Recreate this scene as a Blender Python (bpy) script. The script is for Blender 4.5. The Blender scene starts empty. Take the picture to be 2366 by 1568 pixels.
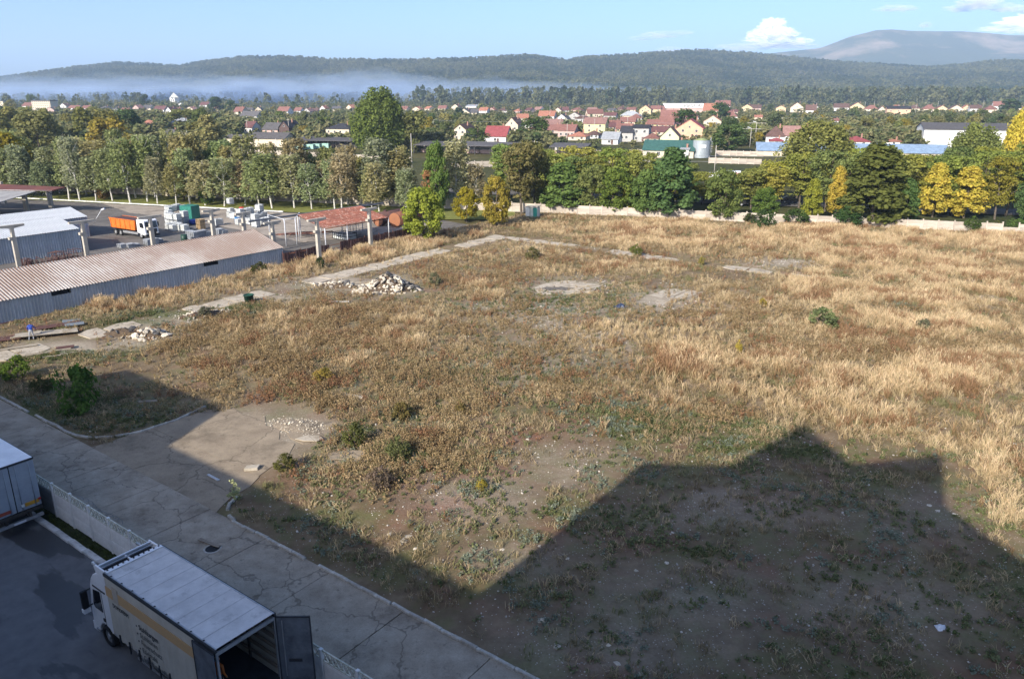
import bpy, math, random
import numpy as np
from mathutils import Vector, Matrix, Euler

SC = bpy.context.scene
COL = SC.collection
rad = math.radians

# ------------------------------------------------------------------ camera
CAM_H, FOC, HOR = 22.5, 1780.0, 212.0          # calibrated on a 2366 x 1568 frame
PITCH = math.atan((784 - HOR) / FOC)
cam_data = bpy.data.cameras.new("camera")
cam = bpy.data.objects.new("camera", cam_data)
COL.objects.link(cam)
cam.location = (0, 0, CAM_H)
cam.rotation_euler = (math.pi / 2 - PITCH, 0, 0)
cam_data.sensor_width = 36.0
cam_data.lens = FOC / 2366 * 36.0
cam_data.clip_start = 0.5
cam_data.clip_end = 60000
SC.camera = cam

# ------------------------------------------------------------------ sky and sun
SUN_EL = 29.0
SUN_AZ = (-0.551, -0.834)                      # horizontal direction towards the sun
sun_heading = math.atan2(SUN_AZ[0], SUN_AZ[1])
world = bpy.data.worlds.new("World")
SC.world = world
world.use_nodes = True
wn = world.node_tree
wn.nodes.clear()
w_out = wn.nodes.new("ShaderNodeOutputWorld")
w_bg = wn.nodes.new("ShaderNodeBackground")
w_sky = wn.nodes.new("ShaderNodeTexSky")
w_sky.sky_type = 'NISHITA'
w_sky.sun_disc = False
w_sky.sun_elevation = rad(SUN_EL)
w_sky.sun_rotation = sun_heading
w_sky.altitude = 250
w_sky.air_density = 0.55
w_sky.dust_density = 2.3
w_sky.ozone_density = 4.6
w_bg.inputs[1].default_value = 0.138
wn.links.new(w_sky.outputs[0], w_bg.inputs[0])
wn.links.new(w_bg.outputs[0], w_out.inputs[0])

sun_data = bpy.data.lights.new("sun", 'SUN')
sun_data.energy = 4.0
sun_data.angle = rad(0.6)
sun_data.color = (1.0, 0.92, 0.80)
sun = bpy.data.objects.new("sun", sun_data)
COL.objects.link(sun)
_ce = math.cos(rad(SUN_EL))
_sd = Vector((SUN_AZ[0] * _ce, SUN_AZ[1] * _ce, math.sin(rad(SUN_EL))))
sun.rotation_euler = _sd.to_track_quat('Z', 'Y').to_euler()
sun.location = (-40, -50, 80)

SC.view_settings.view_transform = 'Standard'
SC.view_settings.look = 'None'
SC.view_settings.exposure = 1.0
SC.view_settings.gamma = 1.0
SC.view_settings.use_curve_mapping = False
SC.render.engine = 'CYCLES'
SC.cycles.max_bounces = 5
SC.cycles.diffuse_bounces = 3
SC.cycles.glossy_bounces = 2
SC.cycles.transmission_bounces = 4
SC.cycles.transparent_max_bounces = 8
SC.cycles.volume_bounces = 2
SC.cycles.use_denoising = True
SC.cycles.caustics_reflective = False
SC.cycles.caustics_refractive = False

# ------------------------------------------------------------------ frames of reference
_c, _s = math.cos(PITCH), math.sin(PITCH)


def G(u, v, z=0.0):
    """ground point seen at pixel (u, v) of the 2366-wide frame, on the level z"""
    d = v - 784
    fw, dn = FOC * _c - d * _s, FOC * _s + d * _c
    k = (CAM_H - z) / dn
    return Vector(((u - 1183) * k, fw * k, z))


def proj(x, y, z):
    dn = CAM_H - z
    zc = y * _c + dn * _s
    return 1183 + FOC * x / zc, 784 + FOC * (-y * _s + dn * _c) / zc


def px(y, z=0.0):
    """metres per pixel at ground distance y"""
    return (y * _c + (CAM_H - z) * _s) / FOC


RV, NV = (0.806, -0.592), (0.592, 0.806)       # along the site road / across it
ROT = math.atan2(RV[1], RV[0])
WV = (0.956, -0.293)                           # along the street behind the site
WROT = math.atan2(WV[1], WV[0])


def W(s, n, z=0.0):
    return Vector((s * RV[0] + n * NV[0], s * RV[1] + n * NV[1], z))


def SNof(x, y):
    return x * RV[0] + y * RV[1], x * NV[0] + y * NV[1]


# ------------------------------------------------------------------ object helpers
def link(o, parent=None):
    COL.objects.link(o)
    if parent is not None:
        o.parent = parent
    return o


def tag(o, label=None, cat=None, group=None, kind=None):
    if label: o["label"] = label
    if cat: o["category"] = cat
    if group: o["group"] = group
    if kind: o["kind"] = kind
    return o


def thing(name, label, cat, loc=(0, 0, 0), rz=0.0, group=None):
    o = bpy.data.objects.new(name, None)
    o.empty_display_size = 0.2
    COL.objects.link(o)
    o.location = loc
    o.rotation_euler = (0, 0, rz)
    return tag(o, label, cat, group)


ORD = ("first second third fourth fifth sixth seventh eighth ninth tenth eleventh twelfth thirteenth fourteenth fifteenth "
       "sixteenth seventeenth eighteenth nineteenth twentieth").split()
TENS = {2: "twenty", 3: "thirty", 4: "forty", 5: "fifty", 6: "sixty", 7: "seventy", 8: "eighty", 9: "ninety"}


def ordinal(i):                                 # 1-based
    if i <= 20: return ORD[i - 1]
    if i >= 100: return "hundred-and-" + (ordinal(i - 100) if i > 100 else "none")
    t, r = divmod(i, 10)
    return TENS[t][:-1] + "ieth" if r == 0 else TENS[t] + "-" + ORD[r - 1]


class MB:
    def __init__(self):
        self.V, self.F, self.sm = [], [], []

    def add(self, V, F, smooth=False):
        b = len(self.V)
        self.V += [tuple(v) for v in V]
        self.F += [tuple(i + b for i in f) for f in F]
        self.sm += [smooth] * len(F)
        return self

    def box(self, x0, x1, y0, y1, z0, z1):
        V = [(x0, y0, z0), (x1, y0, z0), (x1, y1, z0), (x0, y1, z0), (x0, y0, z1), (x1, y0, z1), (x1, y1, z1), (x0, y1, z1)]
        return self.add(V, [(0, 3, 2, 1), (4, 5, 6, 7), (0, 1, 5, 4), (1, 2, 6, 5), (2, 3, 7, 6), (3, 0, 4, 7)])

    def obox(self, c, size, rot=(0, 0, 0)):
        m = Euler(rot).to_matrix()
        h = [s / 2 for s in size]
        V = []
        for z in (-1, 1):
            for x, y in ((-1, -1), (1, -1), (1, 1), (-1, 1)):
                V.append(Vector(c) + m @ Vector((x * h[0], y * h[1], z * h[2])))
        return self.add(V, [(0, 3, 2, 1), (4, 5, 6, 7), (0, 1, 5, 4), (1, 2, 6, 5), (2, 3, 7, 6), (3, 0, 4, 7)])

    def cyl(self, p0, p1, r0, r1=None, n=8, cap=True, smooth=True):
        r1 = r0 if r1 is None else r1
        p0, p1 = Vector(p0), Vector(p1)
        q = (p1 - p0).to_track_quat('Z', 'Y')
        V = []
        for p, r in ((p0, r0), (p1, r1)):
            for i in range(n):
                a = 2 * math.pi * i / n
                V.append(p + q @ Vector((r * math.cos(a), r * math.sin(a), 0)))
        self.add(V, [(i, (i + 1) % n, n + (i + 1) % n, n + i) for i in range(n)], smooth)
        if cap:
            b = len(self.V) - 2 * n
            self.F += [tuple(b + i for i in reversed(range(n))), tuple(b + n + i for i in range(n))]
            self.sm += [False, False]
        return self

    def prism(self, pts, axis, a0, a1):
        """polygon extruded along an axis; pts in the other two axes in order (x,y)/(x,z)/(y,z)"""
        def mk(p, a):
            return {'x': (a, p[0], p[1]), 'y': (p[0], a, p[1]), 'z': (p[0], p[1], a)}[axis]
        n = len(pts)
        V = [mk(p, a0) for p in pts] + [mk(p, a1) for p in pts]
        F = [tuple(range(n)), tuple(reversed(range(n, 2 * n)))]
        F += [(i, n + i, n + (i + 1) % n, (i + 1) % n) for i in range(n)]
        return self.add(V, F)

    def quad(self, *p):
        return self.add(p, [tuple(range(len(p)))])

    def mesh(self, name, mat=None):
        me = bpy.data.meshes.new(name)
        me.from_pydata(self.V, [], self.F)
        if any(self.sm):
            me.polygons.foreach_set("use_smooth", self.sm)
        if mat: me.materials.append(mat)
        me.validate()
        return me

    def build(self, name, mat, parent=None, loc=None, rz=0.0):
        o = bpy.data.objects.new(name, self.mesh(name, mat))
        link(o, parent)
        if loc is not None: o.location = loc
        if rz: o.rotation_euler = (0, 0, rz)
        return o


def inst(name, mesh, parent, loc=(0, 0, 0), rot=(0, 0, 0), scale=(1, 1, 1)):
    o = bpy.data.objects.new(name, mesh)
    link(o, parent)
    o.location, o.rotation_euler, o.scale = loc, rot, scale
    return o


def box(name, mat, parent, *b):
    return MB().box(*b).build(name, mat, parent)


def copy_tree(o, parent=None):
    c = o.copy()
    COL.objects.link(c)
    c.parent = parent
    for ch in list(o.children):
        copy_tree(ch, c)
    return c


def npmesh(name, V, F, mat=None, smooth=False, attrs=None):
    V = np.asarray(V, dtype=np.float32)
    F = np.asarray(F, dtype=np.int32)
    me = bpy.data.meshes.new(name)
    k = F.shape[1]
    me.vertices.add(len(V)); me.vertices.foreach_set("co", V.ravel())
    me.loops.add(F.size); me.loops.foreach_set("vertex_index", F.ravel())
    me.polygons.add(len(F))
    me.polygons.foreach_set("loop_start", np.arange(0, F.size, k, dtype=np.int32))
    try:
        me.polygons.foreach_set("loop_total", np.full(len(F), k, dtype=np.int32))
    except Exception:
        pass
    if smooth: me.polygons.foreach_set("use_smooth", np.ones(len(F), dtype=bool))
    for an, (dom, arr) in (attrs or {}).items():
        a = np.asarray(arr, dtype=np.float32)
        if a.ndim == 1:
            at = me.attributes.new(an, 'FLOAT', dom); at.data.foreach_set("value", a)
        else:
            at = me.attributes.new(an, 'FLOAT_COLOR', dom); at.data.foreach_set("color", a.ravel())
    me.update(calc_edges=True)
    if mat: me.materials.append(mat)
    return me


_NZ = np.random.RandomState(77).rand(256, 256)


def noise2(x, y, sc=1.0, oct=3, seed=0):
    x = np.asarray(x, float) / sc + seed * 17.31
    y = np.asarray(y, float) / sc + seed * 9.17
    t, a, tot = 0, 1.0, 0
    for k in range(oct):
        xi, yi = np.floor(x).astype(int), np.floor(y).astype(int)
        fx, fy = x - xi, y - yi
        fx, fy = fx * fx * (3 - 2 * fx), fy * fy * (3 - 2 * fy)
        g = lambda i, j: _NZ[(xi + i) & 255, (yi + j) & 255]
        t = t + a * ((g(0, 0) * (1 - fx) + g(1, 0) * fx) * (1 - fy) + (g(0, 1) * (1 - fx) + g(1, 1) * fx) * fy)
        tot += a; a *= 0.5; x = x * 2.03 + 5.2; y = y * 2.03 + 1.7
    return t / tot


# ------------------------------------------------------------------ materials
def _nt(name):
    m = bpy.data.materials.new(name)
    m.use_nodes = True
    nt = m.node_tree
    nt.nodes.clear()
    out = nt.nodes.new("ShaderNodeOutputMaterial")
    return m, nt, out


def _ramp(nt, fac, stops):
    r = nt.nodes.new("ShaderNodeValToRGB")
    el = r.color_ramp.elements
    while len(el) < len(stops): el.new(0.5)
    for e, (p, c) in zip(el, stops):
        e.position = p
        e.color = (*c, 1) if len(c) == 3 else c
    nt.links.new(fac, r.inputs[0])
    return r.outputs[0]


def _noise(nt, vec, scale, detail=4, rough=0.6):
    n = nt.nodes.new("ShaderNodeTexNoise")
    n.inputs["Scale"].default_value = scale
    n.inputs["Detail"].default_value = detail
    n.inputs["Roughness"].default_value = rough
    nt.links.new(vec, n.inputs["Vector"])
    return n.outputs["Fac"]


def _mix(nt, fac, a, b, mode='MIX'):
    m = nt.nodes.new("ShaderNodeMix")
    m.data_type = 'RGBA'
    m.blend_type = mode
    for sock, val in ((m.inputs[0], fac), (m.inputs[6], a), (m.inputs[7], b)):
        if hasattr(val, "is_output"): nt.links.new(val, sock)
        elif isinstance(val, (int, float)): sock.default_value = val
        else: sock.default_value = (*val, 1)
    return m.outputs[2]


def _math(nt, op, a, b=0.0):
    m = nt.nodes.new("ShaderNodeMath")
    m.operation = op
    for sock, val in ((m.inputs[0], a), (m.inputs[1], b)):
        if hasattr(val, "is_output"): nt.links.new(val, sock)
        else: sock.default_value = val
    return m.outputs[0]


def _vec(nt, kind='Object', scale=None):
    tc = nt.nodes.new("ShaderNodeTexCoord")
    v = tc.outputs['Object']
    if kind == 'World':
        g = nt.nodes.new("ShaderNodeNewGeometry")
        v = g.outputs['Position']
    if scale:
        mp = nt.nodes.new("ShaderNodeMapping")
        mp.inputs['Scale'].default_value = scale
        nt.links.new(v, mp.inputs[0])
        v = mp.outputs[0]
    return v


def _bsdf(nt, out, col, rough=0.8, metal=0.0, bump=None, bstr=0.3, bdist=0.02, spec=0.35):
    b = nt.nodes.new("ShaderNodeBsdfPrincipled")
    for sock, val in ((b.inputs['Base Color'], col), (b.inputs['Roughness'], rough), (b.inputs['Metallic'], metal)):
        if hasattr(val, "is_output"): nt.links.new(val, sock)
        elif isinstance(val, (int, float)): sock.default_value = val
        else: sock.default_value = (*val, 1)
    b.inputs['Specular IOR Level'].default_value = spec
    if bump is not None:
        bn = nt.nodes.new("ShaderNodeBump")
        bn.inputs['Strength'].default_value = bstr
        bn.inputs['Distance'].default_value = bdist
        nt.links.new(bump, bn.inputs['Height'])
        nt.links.new(bn.outputs[0], b.inputs['Normal'])
    nt.links.new(b.outputs[0], out.inputs[0])
    return b


def M(name, col, col2=None, scale=3.0, rough=0.8, metal=0.0, bump=0.0, rnd=0.0, lo=0.35, hi=0.65, stretch=None, world=False, spec=0.35, spot=None, spot_scale=1.0, spot_lo=0.6, spot_hi=0.7):
    """plain surface: two tones broken up by noise, optional darker/lighter object-to-object variation and spots of wear"""
    m, nt, out = _nt(name)
    v = _vec(nt, 'World' if world else 'Object', stretch)
    col2 = col2 or tuple(c * 0.72 for c in col)
    f = _noise(nt, v, scale, 5, 0.65)
    c = _ramp(nt, f, [(lo, col2), (hi, col)])
    if spot:
        f2 = _noise(nt, v, spot_scale, 5, 0.7)
        c = _mix(nt, _ramp(nt, f2, [(spot_lo, (0, 0, 0)), (spot_hi, (1, 1, 1))]), c, spot)
    if rnd:
        oi = nt.nodes.new("ShaderNodeObjectInfo")
        k = _math(nt, 'MULTIPLY_ADD', oi.outputs['Random'], 2 * rnd)
        k.node.inputs[2].default_value = 1 - rnd
        hv = nt.nodes.new("ShaderNodeHueSaturation")
        nt.links.new(c, hv.inputs['Color']); nt.links.new(k, hv.inputs['Value'])
        c = hv.outputs[0]
    _bsdf(nt, out, c, rough, metal, f if bump else None, bump, 0.03, spec)
    return m


def leaf_mat(name, trans=0.28, inst_tint=False, dark=0.7, bright=1.25):
    m, nt, out = _nt(name)
    if inst_tint:
        a = nt.nodes.new("ShaderNodeAttribute"); a.attribute_type = 'INSTANCER'; a.attribute_name = 'tint'
        base = a.outputs['Color']
    else:
        oi = nt.nodes.new("ShaderNodeObjectInfo")
        base = oi.outputs['Color']
    at = nt.nodes.new("ShaderNodeAttribute"); at.attribute_name = 'var'
    k = _math(nt, 'MULTIPLY_ADD', at.outputs['Fac'], bright - dark)
    k.node.inputs[2].default_value = dark
    h = _math(nt, 'MULTIPLY_ADD', at.outputs['Fac'], -0.024)
    h.node.inputs[2].default_value = 0.512
    hv = nt.nodes.new("ShaderNodeHueSaturation")
    nt.links.new(base, hv.inputs['Color']); nt.links.new(k, hv.inputs['Value']); nt.links.new(h, hv.inputs['Hue'])
    d = nt.nodes.new("ShaderNodeBsdfDiffuse")
    t = nt.nodes.new("ShaderNodeBsdfTranslucent")
    nt.links.new(hv.outputs[0], d.inputs[0]); nt.links.new(hv.outputs[0], t.inputs[0])
    mx = nt.nodes.new("ShaderNodeMixShader"); mx.inputs[0].default_value = trans
    nt.links.new(d.outputs[0], mx.inputs[1]); nt.links.new(t.outputs[0], mx.inputs[2])
    nt.links.new(mx.outputs[0], out.inputs[0])
    return m


def scatter(name, label, cat, P, rot, scl, idx, tint, sources, kind="stuff", group=None):
    """one 'stuff' object: small meshes set out on points by geometry nodes"""
    me = bpy.data.meshes.new(name)
    P = np.asarray(P, np.float32)
    me.vertices.add(len(P)); me.vertices.foreach_set("co", P.ravel())
    def at(n, t, key, arr):
        a = me.attributes.new(n, t, 'POINT'); a.data.foreach_set(key, np.asarray(arr).ravel())
    at("rot", 'FLOAT_VECTOR', "vector", np.asarray(rot, np.float32))
    at("scl", 'FLOAT_VECTOR', "vector", np.asarray(scl, np.float32))
    at("idx", 'INT', "value", np.asarray(idx, np.int32))
    tt = np.ones((len(P), 4), np.float32); tt[:, :3] = tint
    at("tint", 'FLOAT_COLOR', "color", tt)
    o = bpy.data.objects.new(name, me)
    link(o)
    ng = bpy.data.node_groups.new(name + "_nodes", 'GeometryNodeTree')
    ng.interface.new_socket("Geometry", in_out='INPUT', socket_type='NodeSocketGeometry')
    ng.interface.new_socket("Geometry", in_out='OUTPUT', socket_type='NodeSocketGeometry')
    gi, go = ng.nodes.new('NodeGroupInput'), ng.nodes.new('NodeGroupOutput')
    ip = ng.nodes.new('GeometryNodeInstanceOnPoints')
    jn = ng.nodes.new('GeometryNodeJoinGeometry')
    for s in sources:
        n = ng.nodes.new('GeometryNodeObjectInfo')
        n.inputs['Object'].default_value = s
        n.inputs['As Instance'].default_value = True
        ng.links.new(n.outputs['Geometry'], jn.inputs[0])
    def named(n, t):
        q = ng.nodes.new('GeometryNodeInputNamedAttribute'); q.data_type = t
        q.inputs['Name'].default_value = n
        return q.outputs['Attribute']
    ng.links.new(gi.outputs[0], ip.inputs['Points'])
    ng.links.new(jn.outputs[0], ip.inputs['Instance'])
    ip.inputs['Pick Instance'].default_value = True
    ng.links.new(named("idx", 'INT'), ip.inputs['Instance Index'])
    ng.links.new(named("rot", 'FLOAT_VECTOR'), ip.inputs['Rotation'])
    ng.links.new(named("scl", 'FLOAT_VECTOR'), ip.inputs['Scale'])
    ng.links.new(ip.outputs[0], go.inputs[0])
    md = o.modifiers.new("scatter", 'NODES')
    md.node_group = ng
    return tag(o, label, cat, group, kind)


def source(name, mesh):
    return bpy.data.objects.new(name, mesh)       # never linked: only set out by scatter()


def leafquads(C, N, size, rng, aspect=1.0, var=None):
    """quads centred on C facing N"""
    C, N = np.asarray(C, float), np.asarray(N, float)
    n = len(C)
    N = N / (np.linalg.norm(N, axis=1, keepdims=True) + 1e-9)
    t = rng.normal(size=(n, 3))
    t -= (t * N).sum(1, keepdims=True) * N
    t /= np.linalg.norm(t, axis=1, keepdims=True) + 1e-9
    b = np.cross(N, t)
    s = (np.asarray(size) * np.ones(n))[:, None] / 2
    V = np.stack([C - t * s - b * s * aspect * .6, C + t * s * .35 - b * s * aspect, C + t * s + b * s * aspect * .6, C - t * s * .35 + b * s * aspect], 1).reshape(-1, 3)
    F = np.arange(4 * n).reshape(n, 4)
    v = rng.rand(n) if var is None else var
    return V, F, v

# ================================================================== THE SETTING
# ------------------------------------------------------------------ far country
def ground_mat():
    m, nt, out = _nt("countryside")
    v = _vec(nt, 'World')
    a = _ramp(nt, _noise(nt, v, 0.012, 6, 0.6), [(0.35, (0.05, 0.065, 0.025)), (0.5, (0.085, 0.085, 0.035)), (0.66, (0.15, 0.125, 0.06))])
    b = _ramp(nt, _noise(nt, v, 0.35, 5, 0.7), [(0.3, (0.55, 0.55, 0.5)), (0.7, (1.15, 1.1, 1.0))])
    _bsdf(nt, out, _mix(nt, 1.0, a, b, 'MULTIPLY'), 0.95, spec=0.1)
    return m


tag(MB().quad((-11000, -4000, -0.16), (11000, -4000, -0.16), (11000, 9000, -0.16), (-11000, 9000, -0.16)).build("ground", ground_mat()),
    "flat green and brown valley floor reaching to the hills", "ground", kind="structure")

RIDGE = [(-900, 215), (-500, 205), (-200, 198), (0, 190), (100, 178), (200, 165), (320, 152), (400, 155), (460, 159), (520, 148), (600, 140), (680, 139), (800, 145),
         (950, 147), (1090, 143), (1220, 136), (1305, 147), (1330, 141), (1430, 136), (1500, 131), (1590, 126), (1700, 132), (1850, 146),
         (2000, 156), (2100, 161), (2170, 156), (2230, 147), (2366, 149), (2700, 160), (3200, 185), (3600, 205)]
_ru = np.array([p[0] for p in RIDGE], float); _rv = np.array([p[1] for p in RIDGE], float)


def hill_z(az_u, y):
    """height of the wooded hill on the bearing of column az_u at distance y"""
    y0 = 2050 + 160 * np.sin(az_u / 310.0) + 120 * np.sin(az_u / 130.0 + 1)
    yr = 3300 + 250 * np.sin(az_u / 260.0 + .7)
    top = CAM_H + (HOR - np.interp(az_u, _ru, _rv)) / FOC * (yr * 1.0) * 1.0 - 13
    t = np.clip((y - y0) / (yr - y0), 0, 1)
    prof = t ** 1.15 * (1 - 0.0 * t)
    gul = noise2(az_u * 3.0, y, 260, 4, 3) - 0.5
    z = top * (prof * (1 + 0.55 * gul * (1 - t)))
    back = np.clip((y - yr) / 900, 0, 1)
    return np.where(y > yr, top * (1 - back ** 2), np.maximum(z, -2 + 0 * z))


def polar_grid(us, ys, zf):
    U, Y = np.meshgrid(us, ys)
    X = (U - 1183) / FOC * Y
    Z = zf(U, Y)
    V = np.stack([X, Y, Z], -1).reshape(-1, 3)
    n, k = len(ys), len(us)
    i = np.arange(n * k).reshape(n, k)
    F = np.stack([i[:-1, :-1], i[:-1, 1:], i[1:, 1:], i[1:, :-1]], -1).reshape(-1, 4)
    return V, F


m_hill = M("forest_floor", (0.09, 0.095, 0.045), (0.05, 0.062, 0.03), 0.004, 0.95, world=True, spot=(0.16, 0.12, 0.07), spot_scale=0.0035, spot_lo=0.58, spot_hi=0.68, spec=0.1)
V, F = polar_grid(np.linspace(-900, 3600, 300), np.linspace(1800, 4200, 70), hill_z)
hill = link(bpy.data.objects.new("hill", npmesh("hill", V, F, m_hill, True)))
tag(hill, "long wooded ridge closing the valley behind the town", "hill", kind="structure")

MNT = [(1380, 176), (1440, 137), (1465, 133), (1493, 126), (1520, 134), (1600, 150), (1680, 150), (1740, 132), (1790, 127), (1850, 121), (1880, 110), (1910, 98), (1940, 91), (1965, 85), (2000, 83),
       (2040, 86), (2100, 87), (2150, 87), (2200, 90), (2260, 95), (2300, 94), (2366, 92), (2500, 86), (2800, 95), (3200, 130), (3600, 180)]
_mu = np.array([p[0] for p in MNT], float); _mv = np.array([p[1] for p in MNT], float)


def mount_z(u, y):
    top = (HOR - np.interp(u, _mu, _mv)) / FOC * 6500 + CAM_H
    t = np.clip((y - 4700) / 1800, 0, 1)
    z = top * t ** 1.25 * (1 + 0.5 * (1 - t) * 1.6 * (noise2(u * 4, y, 500, 6, 8) - .5))
    bk = np.clip((y - 6500) / 1300, 0, 1)
    return np.where(y > 6500, top * (1 - bk ** 2), z) - 3


V, F = polar_grid(np.linspace(1380, 3600, 240), np.linspace(4700, 7800, 60), mount_z)
m_mount = M("mountain_slope", (0.06, 0.075, 0.04), (0.045, 0.06, 0.035), 0.004, 0.95, world=True, spot=(0.27, 0.21, 0.15), spot_scale=0.0016, spot_lo=0.5, spot_hi=0.66, spec=0.05)
tag(link(bpy.data.objects.new("mountain", npmesh("mountain", V, F, m_mount, True))),
    "tall bare mountain far off, pale with distance", "mountain", kind="structure")

# ------------------------------------------------------------------ site ground sheets (all in site coordinates: s along the road, n away from the building)
def wet_asphalt():
    m, nt, out = _nt("yard_asphalt")
    v = _vec(nt)
    f = _noise(nt, v, 1.2, 6, 0.65)
    c = _ramp(nt, f, [(0.3, (0.12, 0.12, 0.122)), (0.7, (0.18, 0.178, 0.175))])
    w = _noise(nt, _vec(nt, 'Object', (0.16, 0.5, 1)), 1.0, 5, 0.55)
    wet = _ramp(nt, w, [(0.54, (0, 0, 0)), (0.57, (0.8,) * 3)])
    c = _mix(nt, wet, c, (0.045, 0.044, 0.044))
    r = _ramp(nt, wet, [(0, (0.85,) * 3), (1, (0.32,) * 3)])
    b = _bsdf(nt, out, c, 0.8, bump=_noise(nt, v, 40, 3), bstr=0.15, bdist=0.01)
    nt.links.new(r, b.inputs['Roughness'])
    return m


def concrete_mat(name, col, col2, dark, sc=1.0, bump=0.3):
    m, nt, out = _nt(name)
    v = _vec(nt, 'World')
    c = _ramp(nt, _noise(nt, v, 0.8 * sc, 6, 0.65), [(0.32, col2), (0.66, col)])
    st = _noise(nt, v, 0.33 * sc, 6, 0.7)
    c = _mix(nt, _ramp(nt, st, [(0.52, (0, 0, 0)), (0.72, (0.85,) * 3)]), c, dark)
    vo = nt.nodes.new('ShaderNodeTexVoronoi'); vo.feature = 'DISTANCE_TO_EDGE'; vo.inputs['Scale'].default_value = 0.24 * sc
    wv = nt.nodes.new('ShaderNodeVectorMath'); wv.operation = 'ADD'
    nz = nt.nodes.new('ShaderNodeTexNoise'); nz.inputs['Scale'].default_value = 1.3; nt.links.new(v, nz.inputs['Vector'])
    nt.links.new(v, wv.inputs[0]); nt.links.new(nz.outputs['Color'], wv.inputs[1]); nt.links.new(wv.outputs[0], vo.inputs['Vector'])
    ck = _ramp(nt, vo.outputs['Distance'], [(0.003, (0.5,) * 3), (0.012, (0, 0, 0))])
    c = _mix(nt, ck, c, tuple(x * .45 for x in dark))
    bl = _noise(nt, v, 2.6 * sc, 6, 0.75)
    c = _mix(nt, _ramp(nt, bl, [(0.58, (0, 0, 0)), (0.68, (0.55,) * 3)]), c, tuple(x * .6 for x in dark))
    fn = _noise(nt, v, 14, 4, 0.7)
    c = _mix(nt, 1.0, c, _ramp(nt, fn, [(0.3, (0.82,) * 3), (0.7, (1.1,) * 3)]), 'MULTIPLY')
    _bsdf(nt, out, c, 0.9, bump=fn, bstr=bump, bdist=0.02, spec=0.2)
    return m


m_road = concrete_mat("road_concrete", (0.40, 0.345, 0.27), (0.27, 0.225, 0.17), (0.13, 0.10, 0.072))
m_apron = concrete_mat("apron_concrete", (0.34, 0.275, 0.195), (0.24, 0.19, 0.135), (0.13, 0.105, 0.075), 0.8)
m_path = concrete_mat("path_concrete", (0.52, 0.455, 0.36), (0.38, 0.32, 0.24), (0.16, 0.125, 0.08), 1.6)
m_gravelyard = concrete_mat("yard_gravel", (0.40, 0.345, 0.28), (0.27, 0.23, 0.19), (0.075, 0.068, 0.06), 0.5)
m_tar = concrete_mat("works_asphalt", (0.18, 0.165, 0.148), (0.125, 0.115, 0.105), (0.075, 0.07, 0.066), 0.5)
m_kerb = M("kerb_concrete", (0.52, 0.50, 0.45), (0.30, 0.27, 0.22), 2.2, 0.9, bump=0.4, rnd=0.15)
m_kerbwhite = M("whitewashed_kerb", (0.72, 0.72, 0.70), (0.45, 0.44, 0.42), 2.5, 0.85, bump=0.3, rnd=0.08)
m_lawn = M("mown_lawn", (0.21, 0.215, 0.06), (0.13, 0.145, 0.04), 0.6, 0.95, bump=0.5, spot=(0.2, 0.16, 0.06), spot_scale=0.25, spec=0.1)
m_verge = M("verge_soil", (0.05, 0.058, 0.024), (0.03, 0.036, 0.016), 1.5, 0.95, bump=0.6, spec=0.1)


def sheet(name, label, cat, mat, pts, z, kind="structure"):
    o = MB().quad(*[(p[0], p[1], 0) for p in pts]).build(name, mat, None, (0, 0, z), ROT)
    return tag(o, label, cat, kind=kind)


sheet("yard", "dark asphalt loading yard with wet streaks where the truck stands", "yard", wet_asphalt(), [(-95, -30), (40, -30), (40, 14.72), (-95, 14.72)], 0.0)
sheet("verge", "strip of mossy earth between the white kerb and the panel wall", "verge", m_verge, [(-95, 14.70), (40, 14.70), (40, 17.2), (-95, 17.2)], 0.035)

# road of concrete slabs
road = thing("road", "service road of worn concrete slabs running past the panel wall", "road", (0, 0, 0), ROT)
road["kind"] = "structure"
rng = random.Random(5)
slab = MB().box(0, 5.0, 0, 4.25, -0.12, 0).mesh("slab", m_road)
k = 0
for s in np.arange(-92, 5, 5.04):
    inst("slab", slab, road, (s, 16.72, 0.045 + rng.uniform(-.006, .006)), (rng.uniform(-.002, .002), rng.uniform(-.002, .002), 0), (1, 1, 1))
apron = thing("apron", "bare concrete apron turning off the road into the field, half in sun", "apron", (0, 0, 0), ROT)
apron["kind"] = "structure"
aps = [[(-50.0, 20.95), (-36.0, 20.95), (-36.9, 22.6), (-37.0, 23.9), (-37.6, 25.0), (-49.8, 25.0)], [(-49.8, 25.02), (-37.7, 25.02), (-38.1, 26.3), (-37.8, 27.1), (-38.9, 28.4), (-39.6, 29.3), (-41.0, 29.1), (-42.2, 30.1), (-43.6, 30.0), (-45.1, 31.0), (-46.6, 30.2), (-48.3, 30.6), (-49.5, 29.0)],
       [(-42.3, 30.6), (-40.6, 29.7), (-39.1, 29.6), (-38.2, 31.0), (-38.6, 32.6), (-40.2, 33.3), (-41.5, 32.4)], [(-37.6, 32.0), (-36.4, 31.2), (-35.1, 32.6), (-36.0, 34.4), (-37.3, 33.9)]]
for a in aps:
    MB().prism(list(reversed(a)), 'z', -0.1, 0.05).build("slab", m_apron, apron)


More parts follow.
